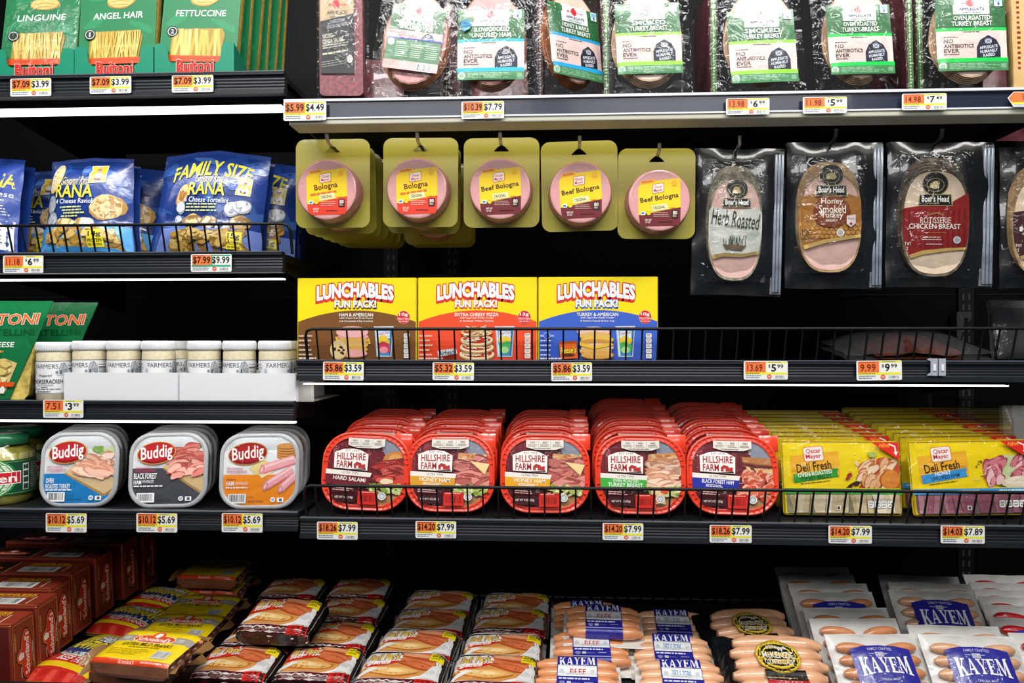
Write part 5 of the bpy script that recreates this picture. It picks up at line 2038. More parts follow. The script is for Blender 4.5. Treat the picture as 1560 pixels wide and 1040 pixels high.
# grey bracket on the slotted upright
p = at(1462, 475, BACKY - .03)
g = G()
bm_ = mat('grey_bracket', '#3f4243', rough=.4)
g.prism([(-.012, 0), (.022, 0), (.022, -.016), (.006, -.014), (.004, -.035), (-.004, -.07), (-.012, -.06)], 0, .028, bm_)
g.box(-.006, -.001, -.018, .000, .0, -.006, mat('slot_edge', '#4a4d50'))
thing('shelf_bracket', 'grey metal bracket hooked in the slotted upright above the half empty shelf', 'bracket', (p.x, BACKY - .041, p.z), me=g.mesh('shelf_bracket'))
# ================================================================ red tubs of sliced meat
REDTUB = mat('red_tub_plastic', '#ea4228', rough=.28, coat=.7, spec=.6)
zb5 = SHELF['R4']['base']
TW, TH, TD = .161, .140, .036
HF = {
    'salami': ('HARD SALAMI', '', '#6b1c28', 'bun'), 'honeydim': ('HONEY HAM', '', '#d89a22', 'ham'), 'honey': ('HONEY HAM', '', '#e8a418', 'ham'),  # honeydim is the honey band with its yellow darkened for shade
    'turkey': ('OVEN ROASTED', 'TURKEY BREAST', '#3fae3c', 'tur'), 'forest': ('BLACK FOREST HAM', '', '#1c2a9c', 'blk')}


def red_tub_art(kind):
    t1, t2, band, food = HF[kind]
    a = Art(0, 0, 425, 380, len(kind))
    a.rect(0, 0, 425, 380, '#7c2430')
    for i in range(9):
        a.rect(-10 + 36 * i, 0, 24 + 36 * i, 380, a.rnd.choice(['#7a222e', '#8a2a36', '#741e2a', '#94303a']))
    for i in range(9):
        a.rect(25 + 36 * i, 0, 27 + 36 * i, 380, '#4e141e')
    a.poly([(270, 0), (425, 0), (425, 130), (330, 130)], '#8e96a4')
    a.poly([(0, 270), (425, 270), (425, 380), (0, 380)], '#5c1a22')
    # food picture
    bread, edge = {'bun': ('#d98a3e', '#a85c20'), 'ham': ('#dca46c', '#a8683c'), 'tur': ('#d89a68', '#a05a34'), 'blk': ('#c07a44', '#8a4e24')}[food]
    meatc = {'bun': ['#c8443c', '#d85c50', '#b83430'], 'ham': ['#cc7468', '#dc8c80', '#b85c54'], 'tur': ['#eec4a4', '#f2d4bc', '#e2ac8c'], 'blk': ['#d8583c', '#c84830', '#e07050']}[food]
    medge = {'bun': '#8a2420', 'ham': '#9a4440', 'tur': '#c88a68', 'blk': '#f0b49c'}[food]
    a.poly([(250, 300), (425, 290), (425, 380), (280, 380)], '#b98858')
    if food == 'bun':
        a.blob(385, 130, 88, 58, edge, .05)
        a.blob(385, 125, 84, 54, bread, .05)
        a.blob(370, 108, 40, 20, '#e8a860', .1)
        a.folds(270, 130, 420, 245, 22, meatc, medge, .34, flat=.42)
        a.blob(400, 250, 36, 14, '#d83a28', .1)
        a.blob(330, 240, 40, 14, '#ecd8b0', .15)
    elif food == 'blk':
        a.poly([(262, 92), (425, 100), (425, 142), (270, 128)], edge)
        a.poly([(262, 90), (425, 96), (425, 134), (268, 120)], bread)
        for i in range(6):
            a.poly([(280 + 22 * i, 140 + 6 * i), (330 + 22 * i, 150), (345 + 20 * i, 180), (300 + 20 * i, 175)], a.rnd.choice(['#ecd09a', '#d8b070', '#5c3418', '#e4c080']))
        a.folds(250, 170, 425, 330, 34, meatc, medge, .16, rot=(-60, 60), flat=.7)
    else:
        a.poly([(255, 82), (425, 70 if food == 'tur' else 96), (425, 128), (250, 120)], edge)
        a.poly([(256, 78), (425, 66 if food == 'tur' else 90), (425, 120), (252, 114)], bread)
        for i in range(12):
            a.blob(a.rnd.uniform(265, 420), a.rnd.uniform(84, 112), 14, 7, a.rnd.choice(['#eec898', '#c8783c', '#e2b480']), .3)
        a.folds(258, 120, 425, 265, 30, meatc, medge, .34, flat=.36)
        if food == 'ham':
            a.poly([(320, 125), (425, 140), (400, 200)], '#e4c07c')
            a.poly([(330, 128), (425, 140), (398, 190)], '#ecd094')
    for i in range(34):
        a.blob(a.rnd.uniform(235, 420), a.rnd.uniform(262, 305), a.rnd.uniform(12, 26), a.rnd.uniform(6, 12), a.rnd.choice(['#a8b85c', '#c8d088', '#7f9c3c', '#dde0a8']), .3, a.rnd.uniform(-40, 40)) if food != 'blk' else None
    if food == 'tur':
        a.poly([(265, 255), (330, 250), (340, 350), (270, 350)], '#e4c890')
        a.blob(335, 275, 26, 18, '#d8502c', .2)
    # badge and bands
    a.poly([(112, 4), (312, 4), (312, 44), (270, 58), (160, 58), (112, 44)], '#dcd6cc')
    for i in range(3):
        x = 146 + 66 * i
        a.text('NO', x - 10, 12, x + 14, 24, '#4a3c34', .03)
        a.lines(x - 24, 28, x + 26, 44, 2, '#8a7c70', .5)
    a.rect(177, 10, 179, 46, '#b8aea2')
    a.rect(243, 10, 245, 46, '#b8aea2')
    a.lines(150, 48, 270, 54, 1, '#8a7c70', .6)
    ty = 4
    B = [(40, 84 + ty), (90, 64 + ty), (136, 60 + ty), (180, 66 + ty), (226, 90 + ty), (224, 180 + ty), (42, 170 + ty)]
    a.poly([(x + 4, y + 5) for x, y in B], '#4a1018')
    a.poly(B, '#f3eee8')
    a.text('EST 1934', 100, 70, 172, 81, '#8a6c64', .01)
    a.text('HILLSHIRE', 56, 88, 212, 128, '#a3202a', .03)
    a.text('FARM', 56, 133, 140, 171, '#a3202a', .03)
    a.poly([(150, 172), (150, 152), (164, 138), (182, 142), (194, 152), (212, 148), (212, 172)], '#b5302c')
    a.stroke([(148, 154), (165, 138), (190, 146)], 3, '#7a181c')
    a.rect(164, 158, 174, 172, '#f3eee8')
    a.poly([(130, 178), (216, 172), (216, 180)], '#2a2a2c')
    a.poly([(0, 182), (250, 196), (242, 222), (0, 210)], '#ece6dc')
    a.text('ULTRA THIN', 88, 193, 176, 206, '#8a7c78', .012, rot=-2)
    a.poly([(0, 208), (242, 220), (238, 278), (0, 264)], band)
    if t2:
        a.text(t1, 66, 216, 200, 232, '#f6f4ee', .018, rot=-2)
        a.text(t2, 40, 236, 222, 258, '#f6f4ee', .018, rot=-2)
    elif kind == 'salami':
        a.text(t1, 42, 222, 218, 244, '#f6f0e8', .018, rot=-4)
    else:
        a.text(t1, 50, 218, 215, 240, '#f6f4ee', .018, rot=-3)
        a.lines(70, 246, 180, 262, 2, '#f0ece0', .5, rot=-3)
    a.lines(42, 284, 158, 306, 2, '#d8b0a8', .45, rot=-3)
    a.rect(44, 312, 168, 362, '#3c1016')
    a.text('NET WT 9 OZ (255g)' if kind != 'salami' else 'NET WT 7 OZ (198g)', 58, 330, 156, 345, '#ecdcd4', .02)
    a.rect(182, 298, 290, 372, '#d82a20')
    a.lines(190, 302, 280, 310, 1, '#f0b8b0', .6)
    a.bars(186, 314, 286, 366, '#6a1410', '#d82a20', 14)
    a.ell(312, 322, 22, 22, '#eceae4')
    a.ell(312, 322, 16, 16, '#8a98a0')
    a.ell(312, 322, 12, 12, '#d4d8da')
    return a


def red_tub(x, y, kind, label, rot):
    root = thing('meat_tub', label, 'meat tub', (x, y, zb5), rot, 'red tubs of sliced deli meat')
    part('tub', tub_mesh('red_tub', TW, TH, TD, REDTUB, ribs=9, inner=.865, rad=.37), root)

    def card():
        g = G()
        iw, ih = TW * .885, TH * .865
        red_tub_art(kind).emit(g, flat(iw, ih, -TD + .0028, 0, TH / 2 - ih / 2), PRINT, clip=[(u / iw + .5, v / ih) for u, v in rrect(iw, ih, .045, 6, 0, ih / 2)])
        return g
    part('printed_card', cached(('red_tub_card', kind), card), root)

    def win():
        g = G()
        g.add([(a, -TD - .0003, b) for a, b in rrect(TW * .87, TH * .85, .045, 6, 0, TH / 2)], [list(range(28))], FILM)
        return g
    part('clear_lid', cached('red_tub_window', win), root)
    return settle(root, zb5 + .11 * (y + .006))


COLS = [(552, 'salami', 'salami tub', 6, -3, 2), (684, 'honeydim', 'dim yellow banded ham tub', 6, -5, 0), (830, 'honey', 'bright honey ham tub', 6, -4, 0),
        (977, 'turkey', 'green banded turkey tub', 9, -3, 0), (1118, 'forest', 'blue banded tub', 8, -5, 1)]
ORD = ['second', 'third', 'fourth', 'fifth', 'sixth', 'seventh', 'eighth', 'ninth']
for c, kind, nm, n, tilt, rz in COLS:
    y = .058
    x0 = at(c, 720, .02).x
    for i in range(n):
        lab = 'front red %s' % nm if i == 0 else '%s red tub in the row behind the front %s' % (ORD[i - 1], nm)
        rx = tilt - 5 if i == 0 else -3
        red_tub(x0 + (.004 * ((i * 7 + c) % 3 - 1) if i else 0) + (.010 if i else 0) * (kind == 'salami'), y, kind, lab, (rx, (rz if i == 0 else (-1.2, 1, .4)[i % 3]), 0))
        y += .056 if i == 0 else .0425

# ================================================================ yellow carded deli packs
YCARD = mat('yellow_pack_card', '#f2d40a', rough=.35, coat=.5)
PKW, PKH = .205, .130


def fresh_art(kind):
    a = Art(0, 0, 725, 460, len(kind))
    a.rect(0, 0, 725, 460, '#8f7a1c')
    a.rect(5, 7, 720, 456, '#d9bb10')
    a.rect(9, 13, 716, 452, '#f6d80c')
    col, dk, win = ('#2f9c34', '#1c6a22', ['#d8c8a8', '#cbb892', '#e6dac2', '#b8a47c']) if kind == 'turkey' else ('#3a9ad8', '#1c4a80', ['#b07a84', '#9c6070', '#c08c94', '#8a5260'])
    a.poly([(52, 95), (355, 60), (360, 225), (55, 265)], '#f3b42c')
    for i in range(9):
        a.rect(*(lambda x, y: (x, y, x + 34, y + 9))(a.rnd.uniform(60, 315), a.rnd.uniform(80, 240)), '#ee9a1c')
    a.rrect(134, 32, 262, 128, 14, '#e8801c', 6)
    a.rrect(139, 37, 257, 123, 11, '#f6efe8', 6)
    a.text('Oscar', 150, 46, 246, 76, '#cf2230', .035, rot=6)
    a.text('Mayer', 150, 80, 246, 116, '#cf2230', .035, rot=6)
    a.text('Deli Fresh', 88, 132, 306, 186, '#3c2416', .018, rot=8)
    a.poly([(66, 212), (350, 168), (340, 195), (350, 222), (70, 266)], col)
    if kind == 'turkey':
        a.text('OVEN ROASTED', 94, 190, 310, 216, '#f4f6ec', .04, rot=8)
        a.text('TURKEY BREAST', 108, 218, 306, 242, '#16380f', .03, rot=8)
    else:
        a.text('HONEY', 150, 186, 250, 210, '#f4f6fa', .04, rot=8)
        a.text('UNCURED HAM', 124, 212, 300, 236, '#12305c', .03, rot=8)
    a.lines(110, 256, 310, 264, 1, '#5a4a20', .6, rot=7)
    # food at the right
    for i in range(12):
        a.blob(a.rnd.uniform(385, 560), a.rnd.uniform(60, 270), a.rnd.uniform(3, 9), a.rnd.uniform(3, 8), a.rnd.choice(['#6a5a18', '#5c8a28', '#8a6a14', '#f0d898']), .3)
    a.blob(465, 140, 12, 16, '#f0d8b0')
    if kind == 'turkey':
        a.blob(640, 180, 95, 80, '#c8502c', .1)
        for i in range(10):
            a.blob(a.rnd.uniform(400, 520), a.rnd.uniform(210, 300), 26, 15, a.rnd.choice(['#4a2a1c', '#6a8a2c', '#3c1c14', '#a83820']), .3, 40)
        a.folds(480, 110, 690, 290, 18, ['#f3c89c', '#ecb888', '#f6d8b4', '#e8a878'], '#c07848', .22, rot=(30, 80), flat=.55)
        a.blob(660, 240, 62, 62, '#b85c18', .08)
        a.blob(664, 236, 58, 58, '#e08a34', .08)
        a.blob(560, 80, 34, 16, '#a8c05c', .3)
    else:
        a.blob(600, 190, 130, 95, '#5c8a3c', .1)
        a.blob(600, 180, 122, 84, '#c8d89c', .1)
        a.folds(470, 110, 725, 260, 20, ['#e89aa0', '#f0b0b4', '#d87c88', '#f4c4c4'], '#a84858', .2, rot=(20, 80), flat=.55)
        a.blob(660, 262, 110, 40, '#ecd8b8', .1)
        a.blob(665, 256, 100, 30, '#f4e6cc', .1)
    # lower clear part with the slices
    a.rect(9, 292, 716, 452, '#f2d40a')
    a.rrect(14, 318, 712, 452, 16, '#8a8468' if kind == 'turkey' else '#7a5a62')
    for i in range(20):
        x = 30 + 34 * i
        q = a.rnd.uniform(-30, 30)
        a.poly([(x, 326), (x + 34, 326), (x + 40 + q, 446), (x + 4 + q, 446)], a.rnd.choice(win))
        a.stroke([(x + 34, 326), (x + 40 + q, 446)], 3, '#6a5c48' if kind == 'turkey' else '#5a3440')
    a.rect(0, 296, 725, 330, col)
    for x in (20, 270, 520):
        a.lines(x, 306, x + 150, 316, 1, '#dff0d8', .7)
    a.rect(320, 402, 345, 428, '#e8e8e2')
    a.rect(324, 406, 341, 424, '#4a4a44')
    for k in range(4):
        a.rrect(514 + 40 * k, 370, 550 + 40 * k, 414, 8, '#ecebe6')
        a.text(('50', '0g', '460mg', '1g')[k], 520 + 40 * k, 378, 544 + 40 * k, 392, '#25221c', .02)
        a.lines(520 + 40 * k, 398, 544 + 40 * k, 408, 1, '#25221c', .6)
    # red corner flash
    a.poly([(552, 4), (721, 4), (721, 118)], '#d8261c')
    a.text('NEW', 600, 14, 668, 36, '#f2a02c', .04, .1, rot=-4)
    a.stroke([(660, 14), (696, 30), (700, 66)], 9, '#f2e6dc')
    a.poly([(686, 64), (714, 62), (701, 88)], '#f2e6dc')
    return a


def fresh_pack(x, y, kind, label, rot):
    root = thing('deli_pack', label, 'deli pack', (x, y, zb5), rot, 'yellow carded packs of sliced meat')

    def body():
        g = G()
        g.prism(rrect(PKW, PKH, .006, 3), 0, .0015, YCARD)
        g.loft([[(x, .0015, z) for x, z in rrect(PKW * .95, PKH * .94, .012, 4, 0, PKH / 2)], [(x, .022, z) for x, z in rrect(PKW * .84, PKH * .82, .016, 4, 0, PKH / 2)]],
               mat('pack_tray', '#b9a24a', rough=.3, coat=.4), cap0=False)
        return g
    part('tray', cached('deli_pack_tray', body), root)

    def card():
        g = G()
        fresh_art(kind).emit(g, flat(PKW - .002, PKH - .002, -.0002, 0, .001), PRINT)
        return g
    part('printed_card', cached(('deli_pack_card', kind), card), root)

    def film():
        g = G()
        fn = pillow(PKW * 1.03, PKH * 1.0, .004, 6, 6, wr=.0012, seed=len(kind), y=-.003)
        g.grid(lambda u, v: fn(u, v), 40, 30, FILM)
        return g
    part('clear_film', cached(('deli_pack_film', kind), film), root)
    return settle(root, zb5 + .11 * (y + .022))


for (c, kind, nm, n, rz) in ((1287, 'turkey', 'oven roasted turkey breast', 9, 0), (1488, 'ham', 'honey uncured ham', 10, -1.5)):
    y = .040
    x0 = at(c, 720, .03).x
    for i in range(n):
        lab = 'front yellow %s pack behind the wire guard' % nm if i == 0 else '%s yellow pack behind the %s pack' % ((ORD + ['tenth'])[i - 1], nm)
        fresh_pack(x0 + (-.006 if i > 5 else 0) - .0015 * (i % 2), y, kind, lab, (-8 if i == 0 else -4, rz if i == 0 else (rz * .5 + (.6, -.5, .2)[i % 3]), 0))
        y += .041 if i == 0 else .032 if i < 5 else .034
# pale pouch past the clear divider
root = thing('deli_pouch', 'pale printed pouch past the clear divider at the picture edge', 'deli pouch', (at(1575, 650, .09).x, .10, zb5), (-5, 0, 0))
g = G()
bag(g, pillow(.085, .195, .016, 4, 4, wr=.0012, seed=9, y=-.003), 16, 24, mat('pale_pouch', '#a8a8a0', rough=.35, coat=.5), .008)
part('printed_pouch', g, root)
g = G()
a = Art(0, 0, 60, 120, 3)
a.rect(0, 0, 60, 120, '#b4b2a8')
a.ell(40, 28, 14, 16, '#33363a')
a.lines(10, 60, 20, 84, 5, '#3c3c3c', .5)
a.lines(26, 60, 40, 84, 5, '#3c3c3c', .5)
a.blob(40, 106, 26, 18, '#9c5c50')
a.emit(g, flat(.066, .15, -.0195, 0, .025), GPRINT)
part('printed_label', g, root)
settle(root, zb5)

# ================================================================ bottom well: boxes
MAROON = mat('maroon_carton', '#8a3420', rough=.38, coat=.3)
BW, BD, BH = .26, .060, .125


def logo_badge(a, cx, cy, w, h, vertical=False):
    """red lozenge with a cook's white hat, name across"""
    a.ell(cx, cy, w * .5, h * .36, '#2a1410')
    a.ell(cx, cy - h * .22, w * .17, h * .34, '#2a1410')
    a.ell(cx, cy, w * .47, h * .30, '#e07038')
    a.ell(cx, cy - h * .22, w * .145, h * .30, '#e07038')
    a.ell(cx, cy, w * .455, h * .27, '#c8301c')
    a.ell(cx, cy - h * .22, w * .125, h * .26, '#c8301c')
    a.blob(cx, cy - h * .30, w * .075, h * .13, '#efe6da', .1)
    a.rect(cx - w * .05, cy - h * .24, cx + w * .05, cy - h * .14, '#efe6da')
    a.text("Schonland's", cx - w * .4, cy - h * .10, cx + w * .4, cy + h * .15, '#f8efe4', .03)


def carton(x, y, z, label, rot):
    root = thing('frank_carton', label, 'food carton', (x, y, z), rot, 'maroon cartons in the bottom well')

    def body():
        g = G()
        g.rbox(-BW, 0, 0, 0, BD, BH, .0018, MAROON, seg=1, smooth=False)
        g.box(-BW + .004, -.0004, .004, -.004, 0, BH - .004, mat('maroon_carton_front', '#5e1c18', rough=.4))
        return g
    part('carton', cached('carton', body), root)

    def side():
        g = G()
        a = Art(0, 0, 330, 190, 3)      # turned: across = down the carton, read upward
        a.rect(0, 0, 330, 190, '#86321e')
        for t in ((8, 10, 322, 13), (8, 177, 322, 180), (8, 10, 11, 180), (319, 10, 322, 180)):
            a.rect(*t, '#c8844c')
        a.lines(200, 20, 300, 32, 1, '#b8863c', .9)
        logo_badge(a, 160, 112, 250, 150)
        a.lines(60, 62, 110, 72, 1, '#d8b49c', .8)
        a.lines(100, 160, 220, 168, 1, '#d8b49c', .8)
        a.emit(g, lambda u, v, k: (.0003 + k, (1 - v) * (BD - .002) + .001, .001 + u * (BH - .002)), PRINT)
        return g
    part('side_print', cached('side_print', side), root, 'round red and white badge printed on the side')

    def top():
        g = G()
        a = Art(0, 0, 780, 200, 4)
        a.rect(0, 0, 780, 200, '#2c1612')
        a.rect(360, 0, 780, 200, '#8a3420')
        a.rect(352, 0, 360, 200, '#d8a070')
        logo_badge(a, 190, 120, 260, 120)
        a.rect(430, 20, 690, 80, '#8a3420')
        a.text('SKINLESS', 440, 22, 690, 48, '#e2b424', .035)
        a.text('BEEF FRANKS', 440, 54, 690, 76, '#c89a20', .03)
        a.bars(430, 88, 660, 180, '#50504c', '#e4e4e0', 14)
        a.rect(700, 60, 708, 170, '#d8b49c')
        a.rect(0, 188, 780, 196, '#c86a3c')
        a.emit(g, lambda u, v, k: ((u - 1) * (BW - .002) - .001, .001 + v * (BD - .002), BH + .0003 + k), PRINT)
        return g
    part('top_print', cached('top_print', top), root)
    return root


BOX = [(21, 950, 1.275), (60, 921, 1.338), (81, 896, 1.402), (113, 872, 1.470), (149, 849, 1.545), (189, 826, 1.625), (220, 815, 1.700)]
for i, (px, py, d) in enumerate(BOX):
    Y = d - D
    p = at(px, py, Y)
    zc = p.z - BH
    # black stepped riser under each carton
    g = G()
    g.box(-BW + .005, .004, 0, -.005, BD - .004, zc - WELL - .0085, BLACK)
    thing('riser_block', 'black riser block under the %s maroon carton' % (['front'] + ORD)[i], 'riser', (p.x, Y, WELL + .0005), (0, 0, 0), 'black riser blocks', g.mesh('riser_block'))
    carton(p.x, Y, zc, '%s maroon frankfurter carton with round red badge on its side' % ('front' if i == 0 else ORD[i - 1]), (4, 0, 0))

# ================================================================ bottom well: flat packs
PACKB = mat('black_wrap', '#16120f', rough=.25, coat=.7, bump=.3, bscale=35)
FRANK = mat('frank_casing', '#df9562', rough=.3, coat=.7, var=.10, vscale=40, coat_rough=.1)
FRANKP = mat('pale_frank', '#e9b187', rough=.3, coat=.7, var=.08, vscale=40, coat_rough=.1)
FRANKB = mat('brown_frank', '#9a5a40', rough=.35, coat=.6, var=.12, vscale=40)
FRANKR = mat('red_frank', '#d81c28', rough=.25, coat=.8, var=.08, vscale=40)
BUNT = mat('tan_edge_film', '#a07c4a', rough=.3, coat=.6)


def lay(root, z):
    return settle(root, z)


def wrapfn(w, L, hgt, r, taper=.5, seed=0, wr=.0006):
    """pack lying on its back: u across, v from the bottom of its front side, over the edge, to the far side; +Z up"""
    rn = random.Random(seed)
    ph = [rn.uniform(0, 6.28) for _ in range(4)]
    tot = hgt + L

    def f(u, v, k=0.0):
        s = 2 * u - 1
        e = max(0.0, 1 - abs(s) ** 10)
        d = v * tot
        if d < hgt - r:
            y, z, ny, nz = 0.0, d, -1, 0
        elif d < hgt + r:
            a = (d - hgt + r) / (2 * r) * math.pi / 2
            y, z, ny, nz = r - r * math.cos(a), hgt - r + r * math.sin(a), -math.cos(a), math.sin(a)
        else:
            t = (d - hgt - r) / max(1e-6, L - r)
            y, z, ny, nz = r + t * (L - r), hgt - .3 * hgt * max(0, t - .93) / .07, 0, 1
        c = wr * (math.sin(14 * u + 9 * v + ph[0]) + .7 * math.sin(23 * v - 11 * u + ph[1]))
        zz = z * (1 - taper * (1 - e))
        return (s * w / 2, y + ny * (k + c) + .01 * (1 - e) * (y < .02), zz + nz * (k + c))
    return f


def wrap_body(g, fn, m, n=22):
    g.grid(lambda u, v: fn(u, v), n, n, m)
    g.grid(lambda u, v: (fn(u, 0)[0], fn(u, 0)[1] + (fn(u, 1)[1] - fn(u, 0)[1]) * (1 - v), 0), n, 4, m)
    g.grid(lambda u, v: (fn(1 - u, 1)[0], fn(u, 1)[1], fn(u, 1)[2] * v), n, 2, m)


def ball_art(kind):
    """v runs 0 (bottom of front) to 1 (far edge of top); picture y is down"""
    a = Art(0, 0, 500, 340, kind + 3)
    a.rect(0, 0, 500, 340, '#e9e5e0')
    # dark red front side
    a.rect(0, 232, 500, 340, '#4a1218')
    a.rect(0, 285, 500, 340, '#1a1210')
    a.poly([(0, 232), (500, 228), (500, 246), (0, 252)], '#5c161c')
    a.lines(70, 262, 330, 278, 2, '#b88a80', .35)
    a.rect(360, 226, 490, 288, '#d8281e')
    a.lines(372, 234, 480, 280, 4, '#8a1410', .4, words=False)
    for i in range(2):
        pts = [(10 + 24 * q, 242 + 9 * (q % 2) + 4 * i + a.rnd.uniform(-4, 4)) for q in range(15 if i else 13)]
        a.stroke(pts, 4.5 if i else 2.5, '#ded6d2')
    # food picture
    a.poly([(0, 228), (0, 150), (60, 70), (200, 40), (420, 50), (440, 120), (380, 200), (300, 228)], '#d8934e')
    a.poly([(190, 20), (430, 14), (450, 110), (330, 130), (220, 90)], '#c86a3c')
    for (x0, y0, x1, y1, c) in ((205, 40, 430, 84, '#b8502c'), (215, 62, 425, 108, '#d87848'), (230, 30, 420, 50, '#e09a6c'), (300, 90, 460, 150, '#c05c34')):
        a.stroke([(x0, y0), ((x0 + x1) / 2, (y0 + y1) / 2 - 10), (x1, y1)], 26, c)
    a.blob(190, 176, 175, 34, '#b8702c', .06, -2)
    a.blob(190, 170, 170, 30, '#e8b468', .06, -2)
    a.blob(170, 162, 140, 14, '#f3d49a', .1, -2)
    a.blob(330, 120, 120, 26, '#b84c28', .06, -14)
    a.blob(330, 114, 112, 19, '#d87446', .06, -14)
    a.poly([(0, 40), (210, 22), (240, 60), (170, 110), (20, 150)], '#d83a22' if kind == 0 else '#e8e0d8')
    a.poly([(20, 130), (190, 84), (230, 96), (60, 152)], '#d8281e')
    a.poly([(0, 210), (90, 150), (130, 160), (40, 220)], '#f2efea')
    a.poly([(430, 120), (500, 90), (500, 225), (380, 222)], '#e4e2de')
    a.blob(445, 165, 34, 26, '#c8c8c6', .3)
    # name
    a.text('Ball Park', 42, 34, 226, 88, '#f3c62a', .045, .22, rot=6, line='#2a2a86', lw=.06, sh=(4, 5), shcol='#f4f0e6')
    a.text('BEEF' if kind == 0 else 'PRIME BEEF', 50, 94, 140 if kind == 0 else 180, 122, '#f8f4ee', .035, .2, rot=12)
    a.poly([(404, 18), (492, 26), (484, 82), (398, 76)], '#f0da1c')
    a.text('BUN SIZE' if kind == 0 else 'BEEF', 412, 28, 482, 46, '#2c2a18', .035, rot=-4)
    a.lines(408, 54, 476, 70, 2, '#6a6218', .5)
    a.rect(0, 0, 500, 16, '#241a16' if kind == 0 else '#f4f2ee')
    a.poly([(482, 0), (500, 0), (500, 300), (486, 200)], '#241a16')
    a.poly([(0, 0), (12, 0), (8, 340), (0, 340)], '#241a16')
    return a


def ball_pack(px, py, kind, label, rz=0, lift=0.0, w=None, L=.107, hgt=.032, rx=6):
    z0 = WELL + lift
    w = w or (.140, .152)[kind]
    p = atz(px, py, z0 + hgt + L * .5 * math.sin(R(rx)))
    root = thing('frank_pack', label, 'frankfurter pack', (p.x, p.y - L * .5, z0), (rx, 0, rz), 'printed packs of beef frankfurters in the bottom well')
    fn = wrapfn(w, L, hgt, .010, .55, seed=kind, wr=.0007)

    def body():
        g = G()
        wrap_body(g, fn, PACKB)
        return g
    part('pouch', cached(('frank_pouch', w, kind), body), root)

    def art():
        g = G()
        ball_art(kind).emit(g, lambda u, v, k: fn(.012 + u * .976, .02 + v * .96, k + .0004), GPRINT, maxlen=.09)
        return g
    part('printed_film', cached(('frank_print', w, kind), art), root)

    def ends():
        g = G()
        g.grid(lambda u, v: ((w / 2 + .0035 * u), .006 + v * (L - .010), hgt * .45 + .004 * math.sin(9 * v + 1) * u), 2, 10, PACKB if kind == 0 else FFILM)
        return g
    part('end_seal', cached(('frank_ends', w, kind), ends), root)
    part('end_seal', cached(('frank_ends', w, kind), ends), root, loc=(0, L, 0), rot=(0, 0, 180))
    return settle(root, z0)


HG = .030
BALL = [(362, 1003, 0, 'front beef frank pack beside the yellow franks', -2, .0), (486, 1005, 0, 'front beef frank pack second from the yellow franks', -2, .0),
        (399, 962, 0, 'beef frank pack half hidden under the tilted dark edged pack', -3, .0), (513, 964, 0, 'beef frank pack in the second row behind the front ones', -3, .0),
        (534, 925, 0, 'beef frank pack in the third row behind the tilted pack', -3, .0),
        (446, 893, 0, 'rear beef frank pack behind the tilted dark edged pack', -2, .0), (548, 893, 0, 'rear beef frank pack beside the slotted upright', -2, .0),
        (610, 1014, 1, 'front beef frank pack with pale top edge, beside the dark edged packs', -3, .0), (752, 1018, 1, 'front beef frank pack with pale top edge, beside the unprinted franks', -2, .0),
        (632, 977, 1, 'second row frank pack with yellow flash in the pale edged column', -4, .0), (764, 984, 1, 'second row frank pack in the column beside the unprinted franks', -2, .0),
        (654, 943, 1, 'third row frank pack in the pale edged column', -2, .0), (776, 942, 1, 'third row frank pack in the column beside the unprinted franks', -1, .0),
        (668, 914, 1, 'rear frank pack of the pale edged column', -3, .0), (786, 918, 1, 'rear frank pack half hidden beside the unprinted franks', -1, .0)]
for px, py, k, l, rz, lift in BALL:
    ball_pack(px, py, k, l, rz, lift)
ball_pack(428, 930, 0, 'tilted dark edged beef frank pack lying on top of the others', -5, HG + .022, rx=13)


def yellow_art():
    a = Art(0, 0, 500, 380, 5)
    a.rect(0, 0, 500, 380, '#f3d411')
    a.rect(0, 70, 500, 128, '#a39a90')
    a.rect(120, 66, 380, 132, '#f3d411')
    for cx in (70, 430):
        a.lines(cx - 26, 88, cx + 26, 112, 2, '#efe8e0', .5)
    a.ell(250, 98, 140, 40, '#f0ece4')
    a.ell(250, 98, 134, 36, '#e0501c')
    a.ell(250, 64, 40, 36, '#e0501c')
    a.blob(250, 60, 22, 20, '#f4f0ea', .1)
    a.rect(238, 66, 262, 84, '#f4f0ea')
    a.text("Schonland's", 142, 84, 360, 122, '#f8f4ee', .03)
    a.text('EXTRA MILD FRANKS', 90, 140, 415, 170, '#3c3010', .02, .2)
    a.lines(150, 178, 360, 188, 1, '#8a7818', .6)
    a.lines(60, 200, 330, 260, 4, '#c8a80c', .4)
    a.bars(360, 200, 455, 270, '#8a8a90', '#d8d6d0', 8)
    a.rect(0, 296, 500, 330, '#e0441c')
    a.text("Schonland's", 200, 302, 300, 324, '#f8e4d8', .02)
    a.lines(340, 306, 480, 322, 1, '#f0a890', .6)
    a.rect(0, 330, 500, 380, '#8a5438')
    return a


